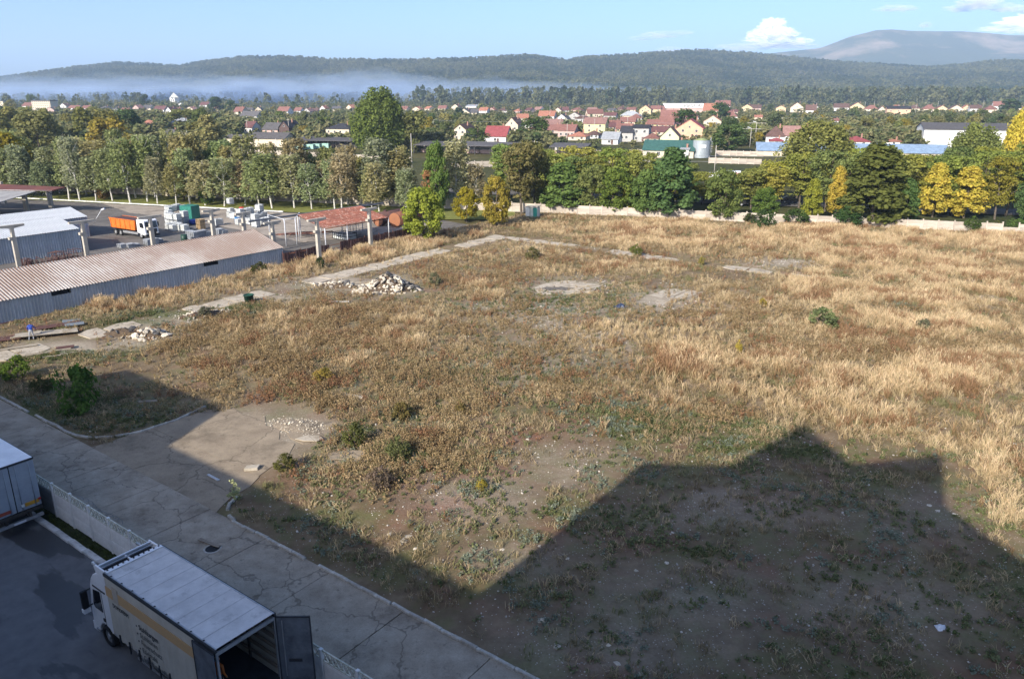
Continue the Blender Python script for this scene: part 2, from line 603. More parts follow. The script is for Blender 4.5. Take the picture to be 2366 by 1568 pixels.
def kerb_run(owner, pts, mat, w=0.17, h=0.14, step=1.0, jit=0.02, skip=0.0, z=0.0):
    """kerb stones laid end to end along a polyline in site coordinates"""
    P = [Vector((p[0], p[1], 0)) for p in pts]
    me = MB().prism([(-w / 2, 0), (w / 2, 0), (w / 2, h * .8), (w * .36, h), (-w * .36, h), (-w / 2, h * .8)], 'x', -step / 2 + .012, step / 2 - .012).mesh("kerb_stone", mat)
    rr = random.Random(len(pts) * 31)
    for a, b in zip(P[:-1], P[1:]):
        L = (b - a).length
        n = max(1, round(L / step))
        for i in range(n):
            if rr.random() < skip: continue
            c = a.lerp(b, (i + .5) / n)
            an = math.atan2(b.y - a.y, b.x - a.x)
            inst("kerb_stone", me, owner, (c.x + rr.gauss(0, jit), c.y + rr.gauss(0, jit), z + rr.uniform(-.02, .015)), (rr.gauss(0, .03), rr.gauss(0, .012), an + rr.gauss(0, .02)), (L / n / step, 1, 1))


def arc(cx, cy, r, a0, a1, n):
    return [(cx + r * math.cos(rad(a0 + (a1 - a0) * i / n)), cy + r * math.sin(rad(a0 + (a1 - a0) * i / n))) for i in range(n + 1)]


kb = thing("kerb", "pale concrete kerb curving from the road round the field's near corner", "kerb", (0, 0, 0), ROT); kb["kind"] = "structure"
kerb_run(kb, [(-3, 20.9), (-34.4, 20.95)] + arc(-34.2, 23.5, 2.5, 268, 200, 4), m_kerb, skip=0.05, z=0.02)
kb = thing("kerb", "kerb sweeping round the shaded corner below the leafy shrub", "kerb", (0, 0, 0), ROT); kb["kind"] = "structure"
kerb_run(kb, [(-92, 21.1), (-53.6, 21.15)] + arc(-53.4, 24.9, 3.75, 270, 350, 6) + [(-49.6, 27.0), (-50.2, 29.6)], m_kerb, skip=0.03, z=0.02)
kb = thing("kerb", "whitewashed kerb between the asphalt yard and the mossy verge", "kerb", (0, 0, 0), ROT); kb["kind"] = "structure"
kerb_run(kb, [(-62, 14.72), (-8, 14.72)], m_kerbwhite, w=0.3, h=0.16, step=1.5, jit=0.008)

# old slab paths in the field
def old_path(label, s0, s1, n0, n1, along, seed):
    p = thing("path", label, "path", (0, 0, 0), ROT); p["kind"] = "structure"
    rr = random.Random(seed)
    a, a1 = (n0, n1) if along == 'n' else (s0, s1)
    b0, b1 = (s0, s1) if along == 'n' else (n0, n1)
    while a < a1:
        L = rr.uniform(2.2, 3.4)
        q = [(a + rr.uniform(0, .15), b0 + rr.uniform(-.15, .9)), (a + L * .5, b0 + rr.uniform(-.1, .5)), (a + L - rr.uniform(0.05, .15), b0 + rr.uniform(-.15, .9)),
             (a + L - rr.uniform(.05, .2), b1 - rr.uniform(-.15, 1.0)), (a + L * .45, b1 - rr.uniform(-.1, .6)), (a + rr.uniform(0, .2), b1 - rr.uniform(-.15, 1.0))]
        if rr.random() > 0.2:
            pts = q if along == 's' else [(y, x) for x, y in reversed(q)]
            MB().prism(list(reversed(pts)), 'z', -0.2, 0.10 + rr.uniform(-.02, .03)).build("slab", m_path, p)
        a += L
    return p


old_path("broken pale slab path running up beside the long shed towards the trees", -77.0, -73.4, 24, 97, 'n', 3)
old_path("straight slab path crossing the far part of the field", -77, -20, 97.7, 100.6, 's', 4)


def pad(label, pts, seed, mat):
    """broken floor slab left in the ground"""
    p = thing("concrete_pad", label, "concrete pad"); p["kind"] = "structure"
    rr = random.Random(seed)
    Q = [G(u, v) for u, v in pts]
    c = sum(Q, Vector()) / len(Q)
    for i in range(len(Q)):
        a, b = Q[i], Q[(i + 1) % len(Q)]
        m1, m2 = c.lerp(a, .5) + Vector((rr.gauss(0, .3), rr.gauss(0, .3), 0)), c.lerp(b, .5) + Vector((rr.gauss(0, .3), rr.gauss(0, .3), 0))
        for poly in ([a, b, m2, m1], [m1, m2, c]):
            cc = sum(poly, Vector()) / len(poly)
            pp_ = [cc.lerp(x, rr.uniform(.88, .97)) for x in poly]
            MB().prism([(x.x, x.y) for x in pp_], 'z', -.1, .115 + rr.uniform(-.035, .03)).build("slab", mat, p)


pad("broken pale concrete floor in the middle of the field", [(1475, 700), (1500, 684), (1545, 667), (1590, 672), (1628, 676), (1612, 700), (1575, 722), (1530, 738), (1468, 732), (1500, 712)], 1, m_path)
pad("scorched concrete floor left of the blue tarpaulin", [(1228, 668), (1262, 655), (1310, 649), (1392, 660), (1368, 676), (1300, 682), (1248, 681)], 2, m_path)
pad("pale slab floor at the end of the straight path", [(1748, 606), (1790, 594), (1850, 592), (1898, 612), (1905, 634), (1840, 632), (1780, 622)], 3, m_path)
ash = MB().prism([(-2.3, -.5), (-1.5, -.2), (-.9, -1.0), (.2, -.6), (1.0, -1.1), (1.5, -.3), (2.4, .2), (1.2, .3), (.7, .9), (-.2, .4), (-1.1, .8), (-1.5, .2)], 'z', 0, .012).build("ash_patch", M("soot_and_ash", (.20, .175, .145), (.075, .068, .06), 2.2, .95), None, G(1285, 666, .15))
tag(ash, "black burnt patch on the scorched concrete floor", "ash patch")

# ------------------------------------------------------------------ the field sheet
WALL_A, WALL_D = G(1250, 492), Vector((WV[0], WV[1], 0))       # line of the street wall


def wall_y(x):
    return WALL_A.y + (x - WALL_A.x) * WV[1] / WV[0]


def blobs(u, v, L, seed=1, jag=0.55):
    r = np.zeros_like(u)
    nz = 1 + jag * 2 * (noise2(u, v * 1.6, 38, 3, seed) - .5)
    for (a, b, ra, rb, amp) in L:
        r = np.maximum(r, amp * np.exp(-(((u - a) / ra) ** 2 + ((v - b) / rb) ** 2)) * nz)
    return r


GOLD = [(1500, 530, 250, 22, 1), (1900, 545, 350, 28, 1.1), (2250, 560, 250, 35, 1.1), (1700, 570, 250, 20, .8), (2100, 600, 260, 40, 1), (2250, 680, 250, 60, .9), (1950, 665, 200, 40, .8),
        (2100, 760, 250, 60, .8), (1700, 690, 130, 40, .45), (1570, 850, 110, 75, 1.3), (1480, 800, 80, 30, .7), (1800, 880, 250, 70, .9), (2150, 880, 250, 80, .9), (2000, 960, 250, 50, .8),
        (2250, 980, 160, 70, .8), (2300, 1090, 80, 60, .7), (2330, 1160, 60, 70, .5), (260, 705, 60, 18, 1.3), (350, 690, 90, 18, 1.1), (480, 660, 80, 18, .9), (700, 620, 80, 18, 1.25),
        (830, 592, 90, 18, 1.25), (950, 570, 90, 15, 1.1), (1060, 545, 70, 14, .9), (600, 640, 60, 14, .8), (950, 740, 60, 25, .6), (900, 790, 60, 30, .45), (640, 740, 120, 25, .5),
        (1300, 600, 90, 15, .5), (1400, 622, 160, 16, .6), (1395, 1000, 10, 14, 1.0), (720, 800, 60, 30, .35), (1180, 590, 120, 16, .35), (1460, 560, 200, 20, .6), (880, 770, 50, 18, .8), (960, 800, 40, 16, .7), (820, 840, 40, 16, .6), (1080, 800, 50, 16, .5), (760, 720, 60, 12, .7), (1150, 690, 60, 12, .5), (1380, 760, 60, 14, .6), (540, 760, 50, 14, .7), (1100, 660, 70, 10, .6), (1250, 900, 50, 14, .5)]
BROWN = [(550, 790, 180, 70, 1), (760, 765, 230, 60, 1), (900, 850, 200, 60, .9), (650, 860, 200, 60, .8), (480, 850, 130, 50, .9), (1100, 740, 180, 50, .5), (1000, 930, 150, 50, 1), (1350, 900, 130, 45, .7),
         (1700, 725, 180, 50, .6), (2200, 820, 200, 50, .7), (1950, 810, 250, 40, .7), (1500, 600, 250, 20, .45), (980, 1010, 130, 55, 1.1), (860, 1080, 130, 55, 1.0), (1050, 1060, 80, 40, .7), (760, 900, 200, 60, .7), (2250, 700, 120, 30, .5),
         (1100, 640, 150, 30, .5), (700, 700, 150, 14, .6), (2050, 985, 120, 30, .3), (1250, 850, 140, 60, .5), (1600, 960, 250, 30, .35)]
GREEN = [(1500, 985, 130, 28, 1), (1690, 1035, 70, 22, 1.2), (1420, 955, 100, 22, .8), (1740, 985, 40, 14, 1.2), (820, 1005, 45, 22, 1.1), (920, 1040, 45, 26, 1.2), (940, 958, 60, 20, .9), (420, 728, 140, 9, 1.3),
         (300, 745, 100, 8, 1.3), (560, 712, 60, 8, 1), (150, 822, 120, 12, .9), (130, 950, 120, 40, 1), (300, 965, 110, 24, .7), (480, 725, 35, 12, 1), (1100, 1130, 30, 14, .9), (1300, 1190, 40, 16, .7),
         (1620, 1280, 30, 12, 1.0), (1220, 1250, 30, 10, .8), (1800, 1000, 60, 16, .6), (1860, 1050, 60, 14, .7), (1100, 880, 250, 60, .25), (1300, 700, 200, 30, .3), (2080, 745, 60, 25, .6), (2150, 650, 60, 20, .4)]
BARE = [(1540, 695, 85, 24, 1.3), (1300, 662, 80, 12, 1.2), (690, 995, 60, 32, 1.3), (810, 1060, 40, 18, 1.1), (560, 1010, 130, 60, 1.2), (640, 690, 120, 12, .9), (420, 745, 60, 14, .9), (300, 790, 40, 20, .9), (150, 800, 150, 14, 1.2),
        (1800, 610, 90, 14, 1.0), (895, 660, 60, 26, 1.2), (345, 772, 45, 24, 1.1), (800, 650, 60, 12, .9), (2260, 690, 50, 8, .8), (2250, 580, 20, 6, .9)]
GRAV = [(1250, 720, 200, 50, 1), (1350, 790, 170, 50, .9), (1540, 700, 120, 40, 1), (1300, 660, 130, 20, 1.1), (1200, 850, 150, 50, .7), (700, 990, 80, 40, 1.3), (1100, 1150, 140, 60, .9), (1300, 1080, 120, 50, .8),
        (1700, 1180, 200, 60, .8), (2100, 1200, 150, 60, .6), (1400, 1500, 300, 80, .6), (2000, 1400, 300, 100, .6), (1200, 1300, 120, 50, .7), (1830, 612, 120, 14, 1), (1250, 570, 150, 12, .7), (800, 660, 200, 22, .9), (350, 770, 80, 22, .8), (1600, 1400, 300, 100, .6)]


def field_z(x, y):
    s, n = SNof(x, y)
    e = np.clip((n - 21.3) / 2.5, 0, 1)
    ap = np.clip(np.maximum(np.abs(s + 43) - 7.5, n - 33.5) / 2.0, 0, 1)
    pt = np.clip((np.abs(s + 75.2) - 1.6) / 1.5, 0, 1) * np.clip((np.abs(n - 99.1) - 1.0) / 1.5, 0, 1)
    return 0.03 + e * ap * pt * (0.34 * (noise2(x, y, 6.0, 4, 2) - .35) + 0.25 * (noise2(x, y, 24.0, 2, 5) - .4)) - 0.015 * (1 - ap)


def field_mat():
    m, nt, out = _nt("field_soil")
    v = _vec(nt, 'World')
    at = nt.nodes.new("ShaderNodeAttribute"); at.attribute_name = 'zone'
    sep = nt.nodes.new("ShaderNodeSeparateColor"); nt.links.new(at.outputs['Color'], sep.inputs[0])
    nl = _noise(nt, v, 0.55, 7, 0.7)
    nf = _noise(nt, v, 5.0, 5, 0.75)
    soil = _ramp(nt, nl, [(0.3, (0.10, 0.068, 0.038)), (0.5, (0.155, 0.112, 0.068)), (0.7, (0.23, 0.172, 0.108))])
    soil = _mix(nt, _ramp(nt, _noise(nt, v, 0.22, 4, 0.6), [(0.53, (0, 0, 0)), (0.68, (0.6,) * 3)]), soil, (0.19, 0.088, 0.06))
    soil = _mix(nt, _ramp(nt, _noise(nt, v, 0.3, 5, 0.7), [(0.47, (0, 0, 0)), (0.62, (0.7,) * 3)]), soil, (0.12, 0.125, 0.048))
    soil = _mix(nt, at.outputs['Alpha'], soil, _ramp(nt, nf, [(0.3, (0.13, 0.055, 0.042)), (0.7, (0.27, 0.135, 0.098))]))
    straw = _ramp(nt, nf, [(0.3, (0.18, 0.13, 0.08)), (0.7, (0.36, 0.275, 0.17))])
    green = _ramp(nt, nf, [(0.3, (0.055, 0.07, 0.025)), (0.7, (0.12, 0.14, 0.05))])
    grav = _ramp(nt, nf, [(0.3, (0.23, 0.19, 0.14)), (0.7, (0.48, 0.415, 0.32))])
    c = _mix(nt, sep.outputs[0], soil, straw)
    c = _mix(nt, sep.outputs[1], c, green)
    c = _mix(nt, sep.outputs[2], c, grav)
    vo = nt.nodes.new("ShaderNodeTexVoronoi"); vo.inputs['Scale'].default_value = 7.0
    nt.links.new(v, vo.inputs['Vector'])
    sp = _ramp(nt, vo.outputs['Distance'], [(0.16, (1, 1, 1)), (0.24, (0, 0, 0))])
    vs = nt.nodes.new("ShaderNodeSeparateColor"); nt.links.new(vo.outputs['Color'], vs.inputs[0])
    keep = _math(nt, 'GREATER_THAN', vs.outputs[0], 0.72)
    k2 = _math(nt, 'MULTIPLY', sp, keep)
    c = _mix(nt, k2, c, (0.40, 0.365, 0.30))
    _bsdf(nt, out, c, 0.95, bump=nf, bstr=0.8, bdist=0.06, spec=0.1)
    return m


ss, nn = np.arange(-86.4, 62, 0.6), np.arange(20.6, 186, 0.6)
S2, N2 = np.meshgrid(ss, nn)
X2 = S2 * RV[0] + N2 * NV[0]; Y2 = S2 * RV[1] + N2 * NV[1]
U2, V2 = proj(X2, Y2, 0.0)
Z2 = field_z(X2, Y2)
fg, fgreen, fgrav, fbare, fbr = [blobs(U2, V2, L, k) for k, L in enumerate((GOLD, GREEN, GRAV, BARE, BROWN))]
zone = np.zeros((X2.size, 4), np.float32)
RED = [(960, 1120, 90, 36, .8), (1060, 1160, 70, 34, .9), (1200, 1010, 130, 34, .7), (1330, 980, 60, 20, .6), (1130, 1090, 80, 34, .7), (780, 1090, 80, 34, .7), (690, 1110, 60, 26, .7), (1480, 1260, 90, 30, .5), (1800, 1150, 120, 36, .45), (1000, 1180, 60, 24, .7)]
zone[:, 3] = np.clip(blobs(U2, V2, RED, 7) * (.4 + noise2(X2, Y2, 1.8, 4, 13)), 0, .85).ravel()
zone[:, 0] = np.clip(fg * .9 + fbr * .55, 0, .9).ravel()
zone[:, 1] = np.clip(fgreen * .75, 0, .8).ravel()
zone[:, 2] = np.clip(np.maximum(fgrav * .6, fbare * .85) * (0.5 + noise2(X2, Y2, 1.5, 4, 9)), 0, .92).ravel()
idx2 = np.arange(X2.size).reshape(X2.shape)
Fq = np.stack([idx2[:-1, :-1], idx2[:-1, 1:], idx2[1:, 1:], idx2[1:, :-1]], -1).reshape(-1, 4)
keep = (Y2 < wall_y(X2) + 0.4)[:-1, :-1].ravel()
me = npmesh("field", np.stack([X2, Y2, Z2], -1).reshape(-1, 3), Fq[keep], field_mat(), True, {"zone": ('POINT', zone)})
tag(link(bpy.data.objects.new("field", me)), "large fenced waste field of dry earth, gravel and weeds", "field", kind="structure")

# neighbouring works yard and the lawn under the birches
def poly_sheet(name, label, cat, mat, pts, z):
    o = MB().quad(*[(p.x, p.y, z) for p in pts]).build(name, mat)
    return tag(o, label, cat, kind="structure")


kL0, kL1 = G(-700, 424), G(1020, 508)
poly_sheet("works_yard", "neighbouring works yard of worn dark asphalt", "yard", m_tar, [W(-86.6, 15), kL1 + Vector((6, -6, 0)), kL1, kL0, W(-260, 15)], -0.02)
gy = [G(235, 470), G(650, 492), G(1010, 508), G(990, 530), G(700, 560), G(420, 505), G(300, 492)]
poly_sheet("gravel_strip", "grey gravelly strip of the works yard below the lawn kerb", "gravel strip", m_gravelyard, gy, 0.0)
lw = [G(-700, 424), G(1020, 507), G(1190, 508), G(1190, 478), G(900, 464), G(-700, 395)]
poly_sheet("lawn", "mown lawn under the row of birches", "lawn", m_lawn, lw, 0.012)
kw = thing("kerb", "long white kerb along the front of the birch lawn", "kerb"); kw["kind"] = "structure"
a, b = G(-60, 452.5), G(655, 490)
me = MB().prism([(-.12, 0), (.12, 0), (.12, .2), (-.12, .2)], 'x', -0.98, 0.98).mesh("kerb_stone", m_kerbwhite)
nk = int((b - a).length / 2)
for i in range(nk):
    if 42 < i < 47: continue
    c = a.lerp(b, (i + .5) / nk)
    inst("kerb_stone", me, kw, (c.x, c.y, 0.01), (0, 0, math.atan2(b.y - a.y, b.x - a.x)))
street = MB().quad(*[tuple(WALL_A + WALL_D * d + Vector((-WV[1], WV[0], 0)) * e + Vector((0, 0, .01))) for d, e in ((-260, 24), (260, 24), (260, 33), (-260, 33))]).build("street", m_tar)
tag(street, "asphalt street hidden behind the wall and its trees", "street", kind="structure")

# ------------------------------------------------------------------ the building the picture is taken from (throws the stepped shadow)
m_plaster = M("old_plaster", (0.66, 0.63, 0.57), (0.52, 0.49, 0.44), 0.5, 0.9)
bld = thing("factory_building", "tall stepped factory block behind the yard whose shadow lies on the field", "building", (0, 0, 0), ROT)
prof = [(-110, 0), (-110, 14.5), (-64.5, 14.5), (-62.5, 17.9), (-48.6, 17.9), (-46, 14.5), (-19.3, 14.5), (-19.3, 23.6), (-14.6, 25.3), (-12.9, 30.3), (-8.6, 27.9), (-4.2, 30.6), (-3.0, 26.6), (0.9, 24.6), (8, 23.4), (45, 23.4), (45, 0)]
prof = [(a + (.05 * b / math.tan(rad(SUN_EL)) if b else 0), b + 1.2 if b else 0) for a, b in prof]
MB().prism(prof, 'y', -16.0, -4.0).build("wall", m_plaster, bld)
mw = M("dark_glazing", (0.03, 0.035, 0.04), (0.02, 0.02, 0.025), 1, 0.15, spec=0.6)
wme = MB().box(-.9, .9, -.06, .06, 0, 1.7).mesh("window", mw)
for fl in range(7):
    for s in np.arange(-108, 44, 4.0):
        if fl > 3 and s < -18: continue
        if abs(s) < 3 and fl > 5: continue
        inst("window", wme, bld, (s, -3.98, 1.0 + fl * 3.3))

# ------------------------------------------------------------------ grasses, weeds and pebbles of the field
RNG = np.random.RandomState(11)
m_grass = leaf_mat("dry_grass_blades", 0.3, True, 0.6, 1.3)
m_stone_i = None


def blade_tuft(name, n, h, spread, w, lean, seed, heads=0.0, curve=0.5):
    r = np.random.RandomState(seed)
    V, F, va = [], [], []
    for i in range(n):
        a = r.rand() * 6.283; rr = spread * math.sqrt(r.rand())
        b = np.array([rr * math.cos(a), rr * math.sin(a), -0.03])
        d = r.rand() * 6.283; L = h * (0.55 + 0.6 * r.rand()); ln = lean * (0.3 + r.rand())
        dirv = np.array([math.cos(d), math.sin(d), 0])
        side = np.array([-dirv[1], dirv[0], 0])
        f = r.rand() * 6.283
        side = np.array([math.cos(f), math.sin(f), 0])
        ww = w * (0.7 + .6 * r.rand())
        p1 = b + np.array([0, 0, L * .55]) + dirv * ln * L * .25
        p2 = b + np.array([0, 0, L * (1 - .25 * curve * ln)]) + dirv * ln * L * .8
        k = len(V)
        V += [b - side * ww * .5, b + side * ww * .5, p1 + side * ww * .45, p1 - side * ww * .45, p2 + side * ww * (.15 + heads), p2 - side * ww * (.15 + heads)]
        F += [(k, k + 1, k + 2, k + 3), (k + 3, k + 2, k + 4, k + 5)]
        q = r.rand()
        va += [q * .7, min(1, q + .25)]
    return npmesh(name, V, F, m_grass, False, {"var": ('FACE', va)})


def weed_mesh(name, stems, h, leaf, nleaf, seed, spread=.18, up=.6):
    r = np.random.RandomState(seed)
    C, N, S = [], [], []
    for i in range(stems):
        a = r.rand() * 6.283; l = r.rand() * .5
        base = np.array([math.cos(a), math.sin(a), 0]) * spread * r.rand()
        tip = base + np.array([math.cos(a) * l * h * .6, math.sin(a) * l * h * .6, h * (.6 + .5 * r.rand())])
        for j in range(nleaf):
            t = (j + .5 + r.rand() * .5) / nleaf
            C.append(base + (tip - base) * t + r.normal(size=3) * leaf * .35)
            N.append(r.normal(size=3) + np.array([0, 0, up])); S.append(leaf * (1.2 - .6 * t) * (.7 + .6 * r.rand()))
    V, F, v = leafquads(C, N, np.array(S), r)
    return npmesh(name, V, F, m_grass, False, {"var": ('FACE', v)})


tall = [source("tall_grass_tuft", blade_tuft("tall_grass_tuft", 16, 0.95, .22, .030, .55, 100 + i, .25)) for i in range(5)]
short = [source("short_grass_tuft", blade_tuft("short_grass_tuft", 13, 0.27, .24, .026, .9, 200 + i)) for i in range(5)]
brown = [source("dry_weed_tuft", weed_mesh("dry_weed_tuft", 6, .5, .085, 5, 300 + i)) for i in range(5)]
lowgreen = [source("low_weed_tuft", weed_mesh("low_weed_tuft", 7, .2, .10, 4, 400 + i, .22, 1.4)) for i in range(5)]

NC = 900000
sC, nC = RNG.uniform(-86, 60, NC), RNG.uniform(21.6, 186, NC)
xC, yC = sC * RV[0] + nC * NV[0], sC * RV[1] + nC * NV[1]
uC, vC = proj(xC, yC, 0.0)
ok = (yC < wall_y(xC) - .3) & (uC > -120) & (uC < 2500) & (vC < 1640)
sC, nC, xC, yC, uC, vC = [a[ok] for a in (sC, nC, xC, yC, uC, vC)]
onpath = ((np.abs(sC + 75.2) < 1.7 + .5 * noise2(xC, yC, 2, 3, 4)) & (nC < 98)) | ((np.abs(nC - 99.1) < 1.2) & (sC > -78) & (sC < -24))
onapron = (np.abs(sC + 43.2) < 6.6 - .55 * np.maximum(nC - 27, 0)) & (nC < 33.5)
free = ~(onpath & (RNG.rand(len(sC)) < .95)) & ~onapron
bare = np.clip(blobs(uC, vC, BARE, 3) * 1.0, 0, 1)
near = np.clip((vC - 960) / 90, 0, 1)                      # the trodden, stony near part
gold, brn, grn = blobs(uC, vC, GOLD, 0), blobs(uC, vC, BROWN, 4), blobs(uC, vC, GREEN, 1)
patch = noise2(xC, yC, 3.2, 4, 21)
patch2 = noise2(xC, yC, 7.5, 3, 22)
rn = RNG.rand(len(sC))
zC = field_z(xC, yC)
def pick(prob, cap):
    m = free & (RNG.rand(len(sC)) < prob * (1 - bare * .97))
    i = np.nonzero(m)[0]
    if len(i) > cap: i = RNG.choice(i, cap, replace=False)
    return i
def lay(name, label, i, srcs, smin, smax, col_a, col_b, tilt=.12, hz=None, kind="stuff", zoff=0.0, col_c=None, pc=0.0):
    n = len(i)
    P = np.stack([xC[i], yC[i], zC[i] + zoff], 1)
    rot = np.stack([RNG.normal(0, tilt, n), RNG.normal(0, tilt, n), RNG.rand(n) * 6.283], 1)
    s = RNG.uniform(smin, smax, n) * (1 if hz is None else hz)
    t = np.clip(patch[i] * 1.6 - .3 + RNG.normal(0, .22, n), 0, 1)[:, None]
    tint = np.array(col_a) * (1 - t) + np.array(col_b) * t
    if col_c is not None:
        m = (noise2(P[:, 0], P[:, 1], 2.3, 3, 31) + RNG.normal(0, .08, n) > 1 - pc)[:, None]
        tint = np.where(m, np.array(col_c), tint)
    return scatter(name, label, "grass" if "grass" in name else "weeds", P, rot, np.stack([s, s, s * RNG.uniform(.8, 1.2, n)], 1), RNG.randint(0, 5, n), tint, srcs, kind)

i = pick(np.clip(gold * .62 * np.clip(patch * 4.2 - 1.45, .05, 1) * np.clip(patch2 * 3.5 - .9, .25, 1), 0, 1) + .006 * (patch2 > .6), 75000)
lay("tall_dry_grass", "tall straw-coloured grass standing in drifts over the field", i, tall, .6, 1.1, (0.40, 0.295, 0.155), (0.66, 0.53, 0.32), hz=np.clip(.55 + .55 * gold[i], .5, 1.15), col_c=(.31, .20, .105), pc=.40)
i = pick(np.clip(brn * .6 * np.clip(noise2(xC, yC, 2.2, 3, 27) * 4.5 - 1.7, .04, 1) + .016 * (1 - near) * (1 - gold), 0, 1), 70000)
lay("dry_brown_weeds", "rust brown and olive dry weeds across the middle of the field", i, brown, .7, 1.45, (0.28, 0.195, 0.10), (0.40, 0.305, 0.165), col_c=(.29, .165, .09), pc=.34)
i = pick(np.clip((.24 * (1 - near * .45)) * np.clip(noise2(xC, yC, 2.6, 4, 28) * 5 - 2.1, 0.03, 1) * (1 - .6 * np.clip(blobs(uC, vC, GRAV, 2), 0, 1)) + gold * .13, 0, 1), 120000)
lay("short_dry_grass", "short thin dry grass between the taller drifts", i, short, .7, 1.5, (0.22, 0.175, 0.095), (0.52, 0.415, 0.25), col_c=(.22, .215, .10), pc=.36)
i = pick(np.clip(grn * .75 + .20 * near * np.clip(patch * 4 - 1.7, 0, 1) + .012 * (patch2 > .52), 0, 1), 60000)
lay("low_green_weeds", "low green and grey-green weeds in patches on the bare earth", i, lowgreen, .35, 1.3, (0.11, 0.135, 0.05), (0.21, 0.225, 0.11), col_c=(.22, .25, .18), pc=.4)

# pebbles
m_pebble = M("pale_pebble", (0.52, 0.48, 0.42), (0.34, 0.305, 0.26), 5, 0.85, rnd=.4)
def stone_mesh(name, seed, mat, lump=.28, sub=1, flat=.65):
    import bmesh
    bm = bmesh.new()
    bmesh.ops.create_icosphere(bm, subdivisions=sub, radius=.5)
    r = random.Random(seed)
    for v in bm.verts:
        v.co *= 1 + r.uniform(-lump, lump)
        v.co.z *= flat
    m = bpy.data.meshes.new(name); bm.to_mesh(m); bm.free()
    m.materials.append(mat)
    return m


peb = [source("pebble", stone_mesh("pebble", 50 + k, m_pebble, .2)) for k in range(5)]
grv = blobs(uC, vC, GRAV, 2)
pb = np.clip(.075 * near * (.25 + 1.7 * (noise2(xC, yC, 1.8, 3, 41) > .5)) + .10 * grv * (noise2(xC, yC, 2.5, 3, 42) > .42) + .16 * np.clip(blobs(uC, vC, [(690, 985, 60, 30, 1.2), (345, 772, 60, 20, .8), (780, 655, 100, 14, .9), (470, 730, 90, 14, .8)], 5), 0, 1), 0, 1)
m_ = (~onapron) & (RNG.rand(len(sC)) < pb)
i = np.nonzero(m_)[0]
n = len(i)
sz = np.clip(RNG.lognormal(-2.85, .45, n), .03, .22) * np.clip(.6 + (1400 - vC[i]) / 900, .75, 1.6)
scatter("pebbles", "small pale pebbles strewn over the bare earth", "pebbles", np.stack([xC[i], yC[i], zC[i] + sz * .18], 1), RNG.rand(n, 3) * np.array([.4, .4, 6.28]), np.stack([sz * RNG.uniform(1, 1.6, n), sz, sz * .9], 1), RNG.randint(0, 5, n), np.ones((n, 3)), peb)

# verge grass by the panel wall and the lawn's blades
nv = 5200
sv, nvv = RNG.uniform(-60, -10, nv), RNG.uniform(14.95, 16.7, nv)
k = (nvv < 15.42) | (nvv > 15.75)
sv, nvv = sv[k], nvv[k]
n = len(sv)
s_ = RNG.uniform(.25, .62, n)
scatter("verge_grass", "short dark grass on the verge at the foot of the panel wall", "grass", np.stack([sv * RV[0] + nvv * NV[0], sv * RV[1] + nvv * NV[1], np.full(n, .03)], 1),
        np.stack([RNG.normal(0, .1, n), RNG.normal(0, .1, n), RNG.rand(n) * 6.28], 1), np.stack([s_, s_, s_], 1), RNG.randint(0, 5, n), np.array([.075, .10, .03]) * RNG.uniform(.7, 1.4, (n, 1)), short)

# ================================================================== THINGS NEAR THE ROAD
m_white = M("white_paint", (0.86, 0.87, 0.88), (0.74, 0.75, 0.76), 1.2, 0.45, spec=0.5)
m_roofskin = M("tarpaulin_roof", (0.66, 0.64, 0.62), (0.52, 0.505, 0.49), 1.4, 0.7, spot=(0.34, 0.33, 0.32), spot_scale=1.1, spot_lo=0.56, spot_hi=0.74)
m_seam = M("grimy_seam", (0.55, 0.54, 0.53), (0.40, 0.39, 0.385), 3, .8)
m_curtain = M("grey_curtain", (0.60, 0.565, 0.485), (0.49, 0.46, 0.39), 0.8, 0.6, spot=(0.36, 0.33, 0.28), spot_scale=0.7, spot_lo=0.6, spot_hi=0.8)
m_orange = M("faded_orange", (0.60, 0.38, 0.18), (0.54, 0.36, 0.19), 9, 0.6)
m_black = M("black_rubber", (0.018, 0.018, 0.019), (0.012, 0.012, 0.012), 4, 0.7)
m_dark = M("dark_steel", (0.045, 0.048, 0.052), (0.028, 0.028, 0.03), 3, 0.6)
m_doorgrey = M("worn_door_panel", (0.16, 0.18, 0.205), (0.085, 0.095, 0.11), 1.6, 0.6, spot=(0.20, 0.215, 0.235), spot_scale=1.1, spot_lo=0.55, spot_hi=0.72)
m_glass = M("dark_window_glass", (0.02, 0.024, 0.028), (0.012, 0.014, 0.016), 1, 0.08, spec=0.7)
m_alu = M("bare_aluminium", (0.50, 0.51, 0.52), (0.36, 0.37, 0.38), 3, 0.45, 0.6)
m_timber = M("worn_timber", (0.30, 0.25, 0.19), (0.17, 0.135, 0.10), 2.5, 0.85, stretch=(0.4, 6, 6))
m_letter = M("dark_lettering", (0.025, 0.028, 0.03), (0.03, 0.03, 0.035), 2, 0.6)
m_letter_pale = M("faded_lettering", (0.13, 0.13, 0.125), (0.20, 0.195, 0.18), 6, 0.6)
m_red = M("red_lamp_glass", (0.45, 0.03, 0.02), (0.35, 0.02, 0.015), 2, 0.3)
m_amber = M("amber_plate", (0.60, 0.30, 0.03), (0.50, 0.24, 0.03), 2, 0.4)
m_lampw = M("clear_lamp_glass", (0.75, 0.75, 0.72), (0.6, 0.6, 0.58), 2, 0.2)
m_chassis = M("chassis_paint", (0.03, 0.03, 0.032), (0.06, 0.05, 0.04), 2, 0.7)


